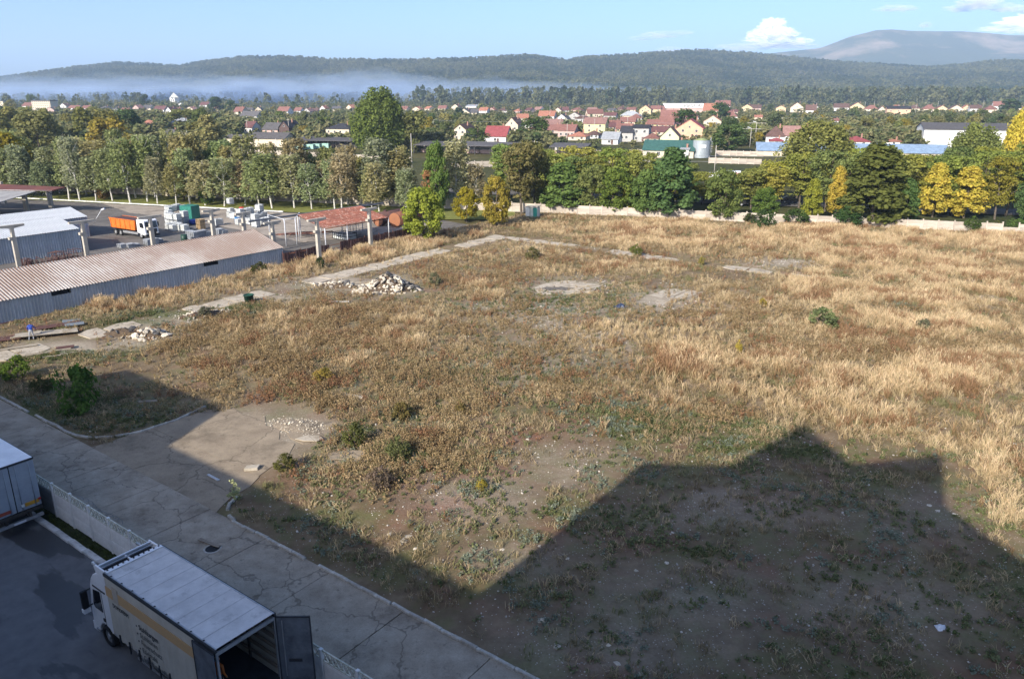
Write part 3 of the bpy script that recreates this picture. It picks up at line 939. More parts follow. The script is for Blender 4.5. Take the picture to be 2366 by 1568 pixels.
def text_obj(name, body, size, parent, loc, rot, mat, align='LEFT', scale=(1, 1, 1)):
    cu = bpy.data.curves.new(name, 'FONT')
    cu.body = body
    cu.size = size
    cu.extrude = 0.004
    cu.align_x = align
    cu.resolution_u = 2
    tmp = bpy.data.objects.new(name + "_curve", cu)
    COL.objects.link(tmp)
    me = bpy.data.meshes.new_from_object(tmp.evaluated_get(bpy.context.evaluated_depsgraph_get()))
    bpy.data.objects.remove(tmp)
    me.materials.clear(); me.materials.append(mat)
    o = bpy.data.objects.new(name, me)
    link(o, parent)
    o.location, o.rotation_euler, o.scale = loc, rot, scale
    return o


def wheel_parts(parent, x, y, r=0.5, w=0.3, side=-1):
    t = MB()
    n = 20
    prof = [(r * .62, -w / 2), (r * .93, -w / 2), (r, -w * .36), (r, w * .36), (r * .93, w / 2), (r * .62, w / 2)]
    V, F = [], []
    for i in range(n):
        a = 2 * math.pi * i / n
        V += [(p * math.cos(a), q, p * math.sin(a)) for p, q in prof]
    k = len(prof)
    for i in range(n):
        for j in range(k):
            F.append((i * k + j, i * k + (j + 1) % k, ((i + 1) % n) * k + (j + 1) % k, ((i + 1) % n) * k + j))
    t.add(V, F, True)
    wo = t.build("wheel", m_black, parent)
    wo.location = (x, y, r)
    rm = MB().cyl((0, -w * .30 * 1, 0), (0, w * .30, 0), r * .62, None, 18)
    rm.cyl((0, side * w * .30, 0), (0, side * w * .48, 0), r * .30, r * .22, 12)
    rm.build("rim", m_alu, wo)
    return wo


def bevel(o, w, seg=3, ang=35):
    b = o.modifiers.new("bevel", 'BEVEL')
    b.width, b.segments, b.limit_method, b.angle_limit = w, seg, 'ANGLE', rad(ang)
    for p in o.data.polygons: p.use_smooth = True
    wn_ = o.modifiers.new("wn", 'WEIGHTED_NORMAL')
    wn_.keep_sharp = False
    return o


# ---- curtain-sided truck -------------------------------------------------------
TR = thing("box_truck", "grey curtain-sided truck with orange stripe and open rear doors beside the panel wall", "truck", W(-21.5, 13.05, 0.0), ROT)
L0, L1 = -7.65, 0.0
# roof tarpaulin sagging a little between its bows, one strip per bay
nb = 9
for i in range(nb):
    x0, x1 = L0 + (L1 - L0) * i / nb, L0 + (L1 - L0) * (i + 1) / nb
    V, F = [], []
    nx, ny = 6, 8
    for a in range(nx + 1):
        for b in range(ny + 1):
            t, q = a / nx, b / ny
            sag = -0.035 * math.sin(math.pi * t) * math.sin(math.pi * q) ** .6
            V.append((x0 + (x1 - x0) * t, -1.2 + 2.4 * q, 4.0 + sag + (0.012 if a in (0, nx) else 0)))
    for a in range(nx):
        for b in range(ny):
            k = a * (ny + 1) + b
            F.append((k, k + ny + 1, k + ny + 2, k + 1))
    MB().add(V, F, True).build("roof_panel", m_roofskin, TR)
    if i: box("roof_seam", m_seam, TR, x0 - .02, x0 + .02, -1.19, 1.19, 4.008, 4.0165)
rail = MB()
for y in (-1.245, 1.245):
    rail.box(L0 - .02, L1 + .02, y - .045, y + .045, 3.86, 3.99)
rail.box(L0 - .03, L0 + .05, -1.2, 1.2, 3.86, 4.03)
rail.build("roof_rail", m_dark, TR)
box("header_strip", m_white, TR, L0 - .05, L0 + .16, -1.2, 1.2, 4.012, 4.035)
stud = MB().box(-.03, .03, -.03, .03, 0, .03).mesh("rivet", m_dark)
for i in range(11):
    inst("rivet", stud, TR, (L0 + .02, -1.1 + .22 * i, 4.036))
    if i < 9: inst("rivet", stud, TR, (L0 + .5 + i * .8, -1.2, 4.0))
box("roof_edge_trim", m_alu, TR, L0, L1, -1.235, -1.19, 3.985, 4.015)
box("roof_edge_trim", m_alu, TR, L0, L1, 1.19, 1.235, 3.985, 4.015)
# curtains
cv, cf = [], []
N = 90
for i in range(N + 1):
    x = L0 + (-1.28 - L0) * i / N
    dy = 0.016 * math.sin(i * 1.1) + .012 * math.sin(i * .37)
    cv += [(x, -1.25 + dy * .2, 3.86), (x, -1.25 + dy, 2.4), (x, -1.26 + dy * 1.6, 1.02)]
for i in range(N):
    k = 3 * i
    cf += [(k, k + 3, k + 4, k + 1), (k + 1, k + 4, k + 5, k + 2)]
cur = MB().add([(a, b - .02, c) for a, b, c in cv], cf, True)
curt = cur.build("side_curtain", m_curtain, TR)
for (xa, xb) in ((L0 + .02, L0 + .55), (L0 + 1.0, -1.30)):
    MB().box(xa, xb, -1.315, -1.292, 2.98, 3.42).build("orange_stripe", m_orange, curt)
MB().box(L0 + .56, L0 + .98, -1.312, -1.292, 2.9, 3.6).build("patch", M("pale_patch", (0.50, 0.44, 0.36), (0.44, 0.38, 0.31), 3, .7), curt)
RX = (math.pi / 2, 0, 0)
text_obj("lettering", "DOMOFERM", 0.27, curt, (L0 + .42, -1.313, 2.60), RX, m_letter, scale=(.82, 1, 1))
for k, t in enumerate(("Stahlzargen", "Stahltüren", "Feuerschutz", "Edelstahl", "Container+Hallen")):
    text_obj("lettering", t, 0.34, curt, (L0 + 2.35, -1.315, 2.42 - k * .36), RX, m_letter if k < 1 else m_letter_pale, scale=(.9, 1, 1))
    box("bullet_mark", m_letter_pale, curt, L0 + 2.14, L0 + 2.2, -1.318, -1.30, 2.47 - k * .36, 2.53 - k * .36)
mer = MB().box(L0, L1, 1.24, 1.268, 1.02, 3.86).build("side_curtain", m_curtain, TR)
strap = MB().box(-.035, .035, -1.325, -1.285, .72, 1.28)
strap.box(-.05, .05, -1.345, -1.30, .98, 1.12)
sm = strap.mesh("strap", m_dark)
for i in range(8):
    inst("strap", sm, TR, (L0 + .55 + i * .74, 0, 0))
# bed, chassis, underride bars
bed = MB().box(L0, L1, -1.24, 1.24, .98, 1.13)
bed.build("load_floor", m_dark, TR)
box("floor_edge", m_alu, TR, L0, L1, -1.26, -1.24, .99, 1.10)
ch = MB().box(L0 - 1.2, -.2, -.45, -.33, .62, .9).box(L0 - 1.2, -.2, .33, .45, .62, .9)
for x in (-6.5, -4.5, -2.5, -.6): ch.box(x, x + .15, -1.1, 1.1, .84, .98)
ch.build("chassis", m_chassis, TR)
sg = MB().box(-6.1, -3.1, -1.2, -1.16, .78, .88).box(-6.1, -3.1, -1.2, -1.16, .52, .62)
sg.build("side_guard", m_alu, TR)
MB().cyl((-5.9, -.85, .62), (-4.9, -.85, .62), .28, None, 14).build("fuel_tank", m_alu, TR)
for y in (-1.02, 1.02): wheel_parts(TR, -2.35, y, .5, .34, -1 if y < 0 else 1)
for y in (-.72, .72): wheel_parts(TR, -2.35, y * .96, .5, .28, -1 if y < 0 else 1)
for y in (-1.06, 1.06): wheel_parts(TR, -8.45, y, .5, .30, -1 if y < 0 else 1)
for y in (-1.05, 1.05):
    mg = MB()
    for i in range(8):
        a0, a1 = rad(15 + i * 18.75), rad(15 + (i + 1) * 18.75)
        mg.quad((-2.35 + .62 * math.cos(a0), y - .2, .5 + .62 * math.sin(a0)), (-2.35 + .62 * math.cos(a0), y + .2, .5 + .62 * math.sin(a0)), (-2.35 + .62 * math.cos(a1), y + .2, .5 + .62 * math.sin(a1)), (-2.35 + .62 * math.cos(a1), y - .2, .5 + .62 * math.sin(a1)))
    mg.build("mudguard", m_black, TR)
# rear frame, inside boards
fr = MB().box(-.06, .02, -1.25, -1.17, 1.0, 3.86).box(-.06, .02, 1.17, 1.25, 1.0, 3.86).box(-.06, .02, -1.17, 1.17, 3.72, 3.86)
fr.build("rear_frame", m_alu, TR)
box("bulkhead", m_dark, TR, L0, L0 + .05, -1.2, 1.2, 1.13, 3.86)
for y in (-1.2, 1.2):
    po = MB()
    for x in (-5.6, -3.7, -1.85): po.box(x - .05, x + .05, y - .03, y + .03, 1.13, 3.86)
    po.build("side_post", m_dark, TR)
for j, z in enumerate((1.5, 1.95, 2.4, 2.85, 3.3)):
    for x0, x1 in ((-7.5, -5.68), (-5.55, -3.78), (-3.65, -1.93), (-1.8, -.1)):
        box("side_board", m_timber, TR, x0, x1, 1.16, 1.19, z, z + .17)
        if x1 < -2: box("side_board", m_timber, TR, x0, x1, -1.19, -1.16, z, z + .17)
# rear doors: one folded back along the side, the other swung out
dl = MB().box(-1.25, -.02, -1.36, -1.32, 1.02, 3.84)
dl.build("rear_door", m_doorgrey, TR)
dr_edge = MB().box(-1.27, -.0, -1.375, -1.315, 3.84, 3.88).box(-1.29, -1.25, -1.375, -1.315, 1.0, 3.88)
dr_edge.build("door_edge", m_dark, TR)
dr = bpy.data.objects.new("rear_door", MB().box(0, 1.24, -.02, .02, 1.02, 3.82).mesh("rear_door", m_doorgrey)); link(dr, TR)
dr.location = (0.04, 1.25, 0); dr.rotation_euler = (0, 0, rad(37))
de = MB().box(-.01, 1.27, -.035, .035, 3.82, 3.87).box(1.24, 1.28, -.035, .035, 1.0, 3.87).box(-.03, .02, -.03, .03, 1.0, 3.87).box(0, 1.26, -.03, .03, .97, 1.02)
de.build("door_edge", m_dark, dr)
MB().box(.2, .24, -.05, -.022, 1.2, 3.7).build("locking_bar", m_alu, dr)
MB().box(.35, .85, -.045, -.022, 1.85, 1.98).build("door_pocket", m_dark, dr)
box("rear_bumper", m_chassis, TR, -.15, 0, -1.1, 1.1, .42, .55)
for y in (-1.0, 1.0): box("tail_light", m_red, TR, -.02, .05, y - .2, y + .2, .72, .86)
# cab
cabp = [(-9.45, .42), (-9.55, .62), (-9.56, 1.25), (-9.5, 1.75), (-9.28, 2.75), (-9.1, 3.15), (-8.85, 3.42), (-8.45, 3.62), (-7.82, 3.66), (-7.80, 1.05), (-7.86, 1.0)]
arch = [(-8.45 + .62 * math.cos(rad(a)), .5 + .62 * math.sin(rad(a))) for a in (38, 60, 90, 120, 150, 172)]
cab = MB().prism(cabp + [(-7.9, .88)] + arch + [(-9.1, .42)], 'y', -1.21, 1.21).build("cab", m_white, TR)
bevel(cab, .11, 3, 38)
sw = MB().prism([(-9.22, 1.82), (-9.05, 2.62), (-8.48, 2.72), (-8.48, 1.70), (-9.1, 1.70)], 'y', -1.232, -1.205).build("side_window", m_glass, TR)
MB().prism([(-9.22, 1.82), (-9.05, 2.62), (-8.48, 2.72), (-8.48, 1.70), (-9.1, 1.70)], 'y', 1.205, 1.232).build("side_window", m_glass, TR)
sv_ = MB()
sv_.quad((-9.535, -1.05, 1.78), (-9.535, 1.05, 1.78), (-9.31, 1.02, 2.72), (-9.31, -1.02, 2.72)).build("windscreen", m_glass, TR)
box("door_trim", m_dark, TR, -9.02, -8.0, -1.236, -1.206, 2.80, 2.86)
box("door_seam", m_dark, TR, -8.38, -8.36, -1.222, -1.205, 1.0, 2.75)
box("door_handle", m_dark, TR, -8.52, -8.36, -1.245, -1.205, 1.28, 1.42)
box("side_step", m_alu, TR, -9.3, -8.95, -1.26, -1.1, .5, .62)
visor = MB().prism([(-9.62, 2.78), (-9.42, 3.02), (-9.30, 2.98), (-9.34, 2.80)], 'y', -1.05, 1.05).build("sun_visor", m_dark, TR)
box("bumper", m_white, TR, -9.68, -9.4, -1.2, 1.2, .38, .78)
box("grille", m_dark, TR, -9.60, -9.52, -.85, .85, .85, 1.55)
for y in (-.95, .95): box("headlight", m_lampw, TR, -9.69, -9.64, y - .2, y + .2, .55, .72)
for y, sgn in ((-1.5, -1), (1.5, 1)):
    mi = MB().box(-9.42, -9.26, y - .13, y + .13, 1.72, 2.55).box(-9.36, -9.3, min(y, sgn * 1.18), max(y, sgn * 1.18), 2.5, 2.56).box(-9.36, -9.3, min(y, sgn * 1.18), max(y, sgn * 1.18), 1.74, 1.8)
    mo = bevel(mi.build("mirror", m_black, TR), .04, 2)
    box("mirror_cap", m_white, mo, -9.46, -9.24, y - .14, y + .14, 1.52, 1.7)
# roof deflector: raised rim round a dark well between cab and box
rim = MB().box(-8.55, -7.78, -1.2, -1.12, 3.6, 3.98).box(-8.55, -7.78, 1.12, 1.2, 3.6, 3.98).prism([(-8.75, 3.55), (-8.42, 3.98), (-8.34, 3.98), (-8.5, 3.55)], 'y', -1.12, 1.12)
bevel(rim.build("roof_deflector", m_white, TR), .03, 2)
box("deflector_well", m_dark, TR, -8.42, -7.80, -1.12, 1.12, 3.62, 3.70)
box("deflector_bar", m_white, TR, -8.40, -7.8, -.03, .03, 3.84, 3.90)
box("deflector_bar", m_alu, TR, -8.2, -8.14, -1.12, 1.12, 3.88, 3.93)
for y in (-.95, .95):
    h = MB().cyl((-8.95, y, 3.5), (-8.95, y, 3.62), .03, None, 8).cyl((-8.75, y, 3.65), (-9.2, y, 3.65), .02, .07, 10)
    h.build("air_horn", m_alu, TR)
MB().cyl((-8.9, -1.05, 3.5), (-8.95, -1.06, 3.78), .02, None, 6).cyl((-8.95, -1.06, 3.78), (-8.95, -1.06, 3.9), .07, .05, 10).build("beacon", m_lampw, TR)

# ---- box trailer at the frame's edge ------------------------------------------
m_trdoor = M("trailer_door", (0.32, 0.36, 0.40), (0.26, 0.29, 0.33), 1.1, 0.5, spec=.45)
TL = thing("box_trailer", "white-roofed grey box trailer with closed rear doors, cut off by the frame", "trailer", W(-42.6, 13.6, 0.0), ROT)
bd = MB().box(-12.5, -.08, -1.25, 1.25, 1.15, 3.96).build("body", m_trdoor, TL)
bevel(bd, .03, 2)
box("roof", m_white, TL, -12.5, -.02, -1.22, 1.22, 3.962, 3.99)
box("roof_edge", m_dark, TL, -12.5, 0.0, 1.222, 1.262, 3.90, 3.985)
box("roof_edge", m_dark, TL, -.04, 0.02, -1.25, 1.222, 3.88, 3.98)
for y0, y1 in ((-1.2, -.02), (.02, 1.2)):
    d = MB().box(-.07, .0, y0, y1, 1.2, 3.86).build("rear_door", m_trdoor, TL)
    bevel(d, .02, 2)
    for q in (.22, .78):
        y = y0 + (y1 - y0) * q
        MB().cyl((.03, y, 1.25), (.03, y, 3.8), .018, None, 6).build("locking_rod", m_trdoor, d)
box("door_gap", m_black, TL, -.06, -.005, -.02, .02, 1.2, 3.86)
box("marker_board", m_amber, TL, .0, .025, .42, 1.12, 1.38, 1.58)
box("marker_lamp", m_lampw, TL, .0, .05, .22, .38, 1.42, 1.56)
box("marker_board", M("red_plate", (.36, .07, .04), (.28, .06, .04), 3, .5), TL, .0, .025, -.95, -.25, 1.32, 1.50)
for y in (-1.12, 1.16): box("side_lamp", m_red, TL, -.1, .04, y - .08, y + .05, 1.5, 1.62)
box("bumper_beam", m_chassis, TL, -.25, .03, -1.22, 1.22, .98, 1.15)
ub = box("underrun_bar", m_alu, TL, -.1, .06, -1.2, 1.2, .55, .70)
for y in (-.6, .6): box("hanger", m_chassis, TL, -.2, .0, y - .06, y + .06, .6, 1.0)
box("number_plate", m_white, ub, .06, .075, -.3, .3, .57, .68)
for x in (-2.2, -3.5, -4.8):
    for y in (-1.03, 1.03): wheel_parts(TL, x, y, .5, .36, -1 if y < 0 else 1)
box("chassis", m_chassis, TL, -12, -.3, -.5, .5, .7, 1.14)

# ---- panel wall with lattice top ------------------------------------------------
m_lime = M("limewashed_concrete", (0.82, 0.81, 0.78), (0.64, 0.63, 0.60), 1.6, 0.9, bump=.3, rnd=.05, spot=(0.22, 0.21, 0.17), spot_scale=1.3, spot_lo=0.58, spot_hi=0.75)
m_oldconc = M("grey_concrete", (0.27, 0.27, 0.26), (0.18, 0.18, 0.17), 1.5, 0.9, bump=.3, rnd=.1)
m_lattice = M("mossy_lattice", (0.68, 0.67, 0.58), (0.42, 0.42, 0.33), 3, 0.9)
PW = thing("panel_wall", "white concrete panel wall with lattice top between yard and road", "wall", (0, 0, 0), ROT)
BAY = 2.02


def lattice(mat):
    m = MB().box(-.93, .93, -.03, .03, 0, .05).box(-.93, .93, -.03, .03, .46, .52)
    n = 6
    for i in range(n):
        x0, x1 = -.93 + 1.86 * i / n, -.93 + 1.86 * (i + 1) / n
        for a, b in (((x0, .04), (x1, .48)), ((x0, .48), (x1, .04))):
            d = Vector((b[0] - a[0], 0, b[1] - a[1])); p = Vector((-d.z, 0, d.x)).normalized() * .022
            for yy in (-.022, .022):
                pass
            V = []
            for yy in (-.022, .022):
                V += [(a[0] - p.x, yy, a[1] - p.z), (a[0] + p.x, yy, a[1] + p.z), (b[0] + p.x, yy, b[1] + p.z), (b[0] - p.x, yy, b[1] - p.z)]
            m.add(V, [(0, 1, 2, 3), (7, 6, 5, 4), (0, 4, 5, 1), (1, 5, 6, 2), (2, 6, 7, 3), (3, 7, 4, 0)])
    return m.mesh("lattice_panel", mat)


postm = {c: MB().box(-.07, .07, -.07, .07, -.2, 2.06).mesh("post", c) for c in (m_lime, m_oldconc)}
panm = {c: MB().box(-.935, .935, -.035, .035, 0, .735).prism([(-.85, -.045), (.85, -.045), (.85, -.036), (-.85, -.036)], 'z', .08, .66).mesh("panel", c) for c in (m_lime, m_oldconc)}
latm = lattice(m_lattice)
rr = random.Random(3)
s = -60.9
i = 0
while s < -11:
    old = s < -43.5
    mt = m_oldconc if old else m_lime
    z = .05 + rr.uniform(-.03, .02)
    inst("post", postm[mt], PW, (s, 15.5, z), (rr.gauss(0, .012), rr.gauss(0, .012), 0))
    for k in range(2):
        inst("panel", panm[mt], PW, (s + BAY / 2, 15.5 + rr.gauss(0, .008), z + .02 + k * .75), (rr.gauss(0, .018), rr.gauss(0, .006), 0))
    inst("lattice_panel", latm, PW, (s + BAY / 2, 15.5, z + 1.53), (rr.gauss(0, .015), rr.gauss(0, .006), 0))
    s += BAY
# coil of barbed wire lying behind the wall
V = []
coil = MB()
pp = None
for k in range(190):
    a = k * .33
    p = Vector((k * .024, .42 * math.cos(a) + .1 * math.sin(k * .05), .42 + .40 * math.sin(a)))
    if pp is not None: coil.cyl(pp, p, .012, None, 4, False)
    pp = p
tag(coil.build("wire_coil", M("galvanised_wire", (.30, .30, .30), (.2, .19, .18), 3, .6), None, W(-42.6, 16.5, .05), ROT), "rusty coil of fencing wire lying behind the panel wall", "wire coil")

# ---- manhole with a plank, loose boards on the road --------------------------------
mh = thing("manhole", "open round manhole in the concrete road with a plank laid across it", "manhole", G(491, 1267, .05), ROT)
ring = MB()
n = 28
for r0, r1, z0, z1 in ((.36, .46, .02, .02), (.36, .36, .02, -.3)):
    V = []
    for i in range(n):
        a = 6.283 * i / n
        V += [(r0 * math.cos(a), r0 * math.sin(a), z0), (r1 * math.cos(a), r1 * math.sin(a), z1)]
    ring.add(V, [(2 * i, 2 * i + 1, 2 * ((i + 1) % n) + 1, 2 * ((i + 1) % n)) for i in range(n)])
ring.build("rim", m_kerb, mh)
MB().cyl((0, 0, -.02), (0, 0, .008), .36, None, 24).build("shaft", m_black, mh)
pl = tag(MB().box(-.75, .75, -.11, .11, 0, .05).build("plank", m_timber, None, G(484, 1254, .09), ROT + rad(8)), "grey plank laid over the open manhole", "plank")
tag(MB().box(-.6, .6, -.08, .08, 0, .05).build("plank", M("pale_board", (.55, .56, .56), (.4, .4, .4), 2, .7), None, G(493, 1103, .06), ROT + rad(-2)), "pale board dropped on the apron near the sapling", "plank")
tag(MB().obox((0, 0, .05), (1.3, .35, .06), (.05, .06, 0)).build("board", m_timber, None, G(342, 928, .1), rad(20)), "broken timber board lying in the shaded weeds by the shrub", "board")
for (u, v, w, h, lab) in ((1285, 1330, .55, .5, "weathered concrete block half sunk in the bare earth"),):
    pass

# ---- people -----------------------------------------------------------------------
m_skin = M("skin", (0.42, 0.25, 0.17), (0.36, 0.21, 0.14), 6, .6)
m_hair = M("dark_hair", (0.02, 0.016, 0.013), (0.03, 0.022, 0.016), 8, .6)


def person(label, loc, rz, jacket, trousers, shoe, pose, bare_arms=False):
    """one continuous skinned body; regions of skin, jacket, trousers and shoes are faces of it"""
    J = {'pel': (0, 0, .95), 'waist': (0, .01, 1.1), 'chest': (0, .0, 1.33), 'neck': (0, -.01, 1.50), 'neck2': (0, -.015, 1.56), 'head': (0, -.03, 1.66), 'crown': (0, -.02, 1.74)}
    R = {'pel': .155, 'waist': .145, 'chest': .165, 'neck': .065, 'neck2': .055, 'head': .092, 'crown': .075}
    E = [('pel', 'waist'), ('waist', 'chest'), ('chest', 'neck'), ('neck', 'neck2'), ('neck2', 'head'), ('head', 'crown')]
    J.update(pose.get('spine', {}))
    for sd, sx in (('l', -1), ('r', 1)):
        hip, knee, ank, toe = pose['leg' + sd]
        sh, el, wr = pose['arm' + sd]
        for nme, p, r in ((f'hip{sd}', hip, .105), (f'knee{sd}', knee, .062), (f'ank{sd}', ank, .046), (f'toe{sd}', toe, .040), (f'sh{sd}', sh, .075), (f'el{sd}', el, .05), (f'wr{sd}', wr, .034)):
            J[nme] = p; R[nme] = r
        E += [('pel', f'hip{sd}'), (f'hip{sd}', f'knee{sd}'), (f'knee{sd}', f'ank{sd}'), (f'ank{sd}', f'toe{sd}'), ('chest', f'sh{sd}'), (f'sh{sd}', f'el{sd}'), (f'el{sd}', f'wr{sd}')]
        w_, e_ = Vector(wr), Vector(el)
        d = (w_ - e_).normalized(); side = d.cross(Vector((0, 1, 0.2))).normalized()
        pm = w_ + d * .07
        J[f'palm{sd}'] = tuple(pm); R[f'palm{sd}'] = .030
        E.append((f'wr{sd}', f'palm{sd}'))
        for k, (o, ln) in enumerate(((-.03, .065), (-.01, .08), (.01, .075), (.028, .06))):
            J[f'f{k}{sd}'] = tuple(pm + side * o + d * ln * .55 + Vector((0, -.005, 0))); R[f'f{k}{sd}'] = .010
            J[f'g{k}{sd}'] = tuple(pm + side * o + d * ln + Vector((0, -.02, 0))); R[f'g{k}{sd}'] = .009
            E += [(f'palm{sd}', f'f{k}{sd}'), (f'f{k}{sd}', f'g{k}{sd}')]
        J[f't{sd}'] = tuple(w_ + d * .03 + side * -.055 + Vector((0, -.02, 0))); R[f't{sd}'] = .011
        E.append((f'wr{sd}', f't{sd}'))
    names = list(J)
    me = bpy.data.meshes.new("body")
    me.from_pydata([J[k] for k in names], [(names.index(a), names.index(b)) for a, b in E], [])
    tmp = bpy.data.objects.new("body_tmp", me); COL.objects.link(tmp)
    md = tmp.modifiers.new("skin", 'SKIN'); md.use_smooth_shade = True
    for v, k in zip(me.skin_vertices[0].data, names):
        v.radius = (R[k], R[k] * (.72 if k in ('pel', 'waist', 'chest') else 1)); v.use_root = (k == 'pel')
    sb = tmp.modifiers.new("sub", 'SUBSURF'); sb.levels = sb.render_levels = 1
    dg = bpy.context.evaluated_depsgraph_get()
    bm_ = bpy.data.meshes.new_from_object(tmp.evaluated_get(dg))
    bpy.data.objects.remove(tmp)
    bm_.name = "body"
    bm_.materials.clear()
    for mm in (m_skin, jacket, trousers, shoe, m_hair): bm_.materials.append(mm)
    JV = np.array([J[k] for k in names])
    reg = {}
    for k in names:
        if k in ('head', 'crown', 'neck2') or k[:4] == 'palm' or (k[0] in 'fgt' and k[:3] != 'toe'): reg[k] = 0
        elif k in ('waist', 'chest', 'neck') or k[:2] in ('sh', 'el', 'wr'): reg[k] = 1
        elif k[:3] == 'toe': reg[k] = 3
        else: reg[k] = 2
    for p in bm_.polygons:
        c = np.array(p.center)
        k = names[int(np.argmin(((JV - c) ** 2).sum(1)))]
        r = reg[k]
        if k[:2] == 'wr' and bare_arms: r = 0
        p.material_index = r
        if k in ('crown', 'head') and (c[2] > J['head'][2] + .045 or c[1] > J['head'][1] + .035): p.material_index = 4
        p.use_smooth = True
    o = bpy.data.objects.new("person", bm_); link(o)
    o.location, o.rotation_euler = loc, (0, 0, rz)
    h = Vector(J['head'])
    f = MB()
    f.cyl(h + Vector((0, -.085, -.015)), h + Vector((0, -.118, -.03)), .012, .016, 6)
    f.build("nose", m_skin, o)
    MB().box(h.x - .025, h.x + .025, h.y - .095, h.y - .086, h.z - .062, h.z - .052).build("mouth", M("lips", (.3, .12, .1), (.25, .1, .08), 5, .6), o)
    for sx in (-.033, .033):
        MB().obox((h.x + sx, h.y - .088, h.z + .012), (.02, .012, .012)).build("eye", m_hair, o)
        MB().obox((h.x + (sx * 2.85), h.y, h.z - .005), (.018, .04, .06)).build("ear", m_skin, o)
    return tag(o, label, "person")


stand = {'legl': ((-.09, 0, .9), (-.10, -.01, .5), (-.11, .03, .09), (-.12, -.12, .04)), 'legr': ((.09, 0, .9), (.11, -.03, .5), (.12, .02, .09), (.14, -.13, .04)),
         'arml': ((-.19, .0, 1.40), (-.25, .03, 1.13), (-.24, -.08, .89)), 'armr': ((.19, .0, 1.40), (.26, .02, 1.13), (.25, -.10, .90))}
lean = {'spine': {'waist': (0, -.02, 1.08), 'chest': (0, -.10, 1.30), 'neck': (.01, -.16, 1.45), 'neck2': (.01, -.19, 1.50), 'head': (.01, -.25, 1.57), 'crown': (.01, -.27, 1.65)},
        'legl': ((-.09, 0, .9), (-.12, -.06, .5), (-.13, .05, .09), (-.14, -.10, .04)), 'legr': ((.09, 0, .9), (.17, .0, .5), (.24, .12, .09), (.27, -.02, .04)),
        'arml': ((-.19, -.11, 1.37), (-.32, -.24, 1.15), (-.38, -.42, .98)), 'armr': ((.19, -.11, 1.37), (.28, -.18, 1.10), (.24, -.32, .90))}
m_jeans = M("pale_trousers", (.36, .38, .42), (.28, .3, .34), 4, .8)
m_dtrous = M("dark_trousers", (.03, .032, .036), (.02, .02, .024), 4, .8)
m_shoe = M("dark_shoe", (.02, .02, .02), (.03, .028, .025), 4, .6)
person("person in blue jacket and pale trousers leaning over scrap panels by the long shed", G(75, 785, .06), rad(205), M("blue_jacket", (.03, .07, .36), (.02, .05, .26), 3, .7), m_jeans, m_shoe, lean)
pT = TR.matrix_basis @ Vector((-.95, -.72, 1.14))
person("person in an orange jacket standing inside the truck's open load bay", pT, ROT + rad(200), M("orange_jacket", (.42, .115, .02), (.32, .085, .018), 3, .7), m_dtrous, m_shoe, stand)

# ---- rubble, bucket, scrap panels, tarpaulin ------------------------------------------
m_rub = M("pale_rubble", (0.60, 0.54, 0.44), (0.44, 0.38, 0.29), 2.5, 0.9, rnd=.22)
m_rubdark = M("dark_shade_rubble", (0.12, 0.115, 0.11), (0.07, 0.066, 0.062), 2.5, 0.9, rnd=.3)  # dark stone tone, used for clods and for the heaps' painted shade side
m_earth = M("dug_earth", (0.12, 0.085, 0.055), (0.07, 0.05, 0.034), 1.5, 0.95, bump=.8)
chunks = {}
for mt in (m_rub, m_rubdark):
    chunks[mt] = [stone_mesh("stone", 500 + k, mt, .34, 1, .75) for k in range(6)]


def heap(name, label, loc, rx, ry, h, ncount, size, seed, darkfrac=0.1, mound=m_earth, rz=0.0):
    t = thing(name, label, "rubble", loc, rz)
    r = random.Random(seed)
    V, F = [(0, 0, h * .8)], []
    n, k = 18, 5
    for j in range(1, k + 1):
        for i in range(n):
            a = 6.283 * i / n; q = j / k
            z = h * .8 * max(0, (1 - q ** 1.4)) * (1 + r.uniform(-.15, .15)) - (.1 if j == k else 0)
            V.append((rx * q * math.cos(a), ry * q * math.sin(a), z))
    F += [(0, 1 + i, 1 + (i + 1) % n) for i in range(n)]
    for j in range(k - 1):
        for i in range(n):
            a, b = 1 + j * n + i, 1 + j * n + (i + 1) % n
            F.append((a, a + n, b + n, b))
    MB().add(V, F, True).build("mound", mound, t)
    for i in range(ncount):
        a = r.uniform(0, 6.283); q = math.sqrt(r.random()) * 1.06 * (1 if r.random() < .75 else r.uniform(1.0, 1.45))
        z = h * .8 * max(0, 1 - q ** 1.4)
        s_ = size * r.lognormvariate(0, .38)
        dk = r.random() < darkfrac * (2.2 if math.cos(a) > .4 else .5)  # dark stones favour the right, so the heap's shaded side is put into colour
        inst("stone", r.choice(chunks[m_rubdark if dk else m_rub]), t, (rx * q * math.cos(a), ry * q * math.sin(a), z + s_ * .22), (r.uniform(-.7, .7), r.uniform(-.7, .7), r.uniform(0, 6.28)),
             (s_ * r.uniform(.9, 1.7), s_ * r.uniform(.7, 1.1), s_ * r.uniform(.6, 1.0)))
    return t


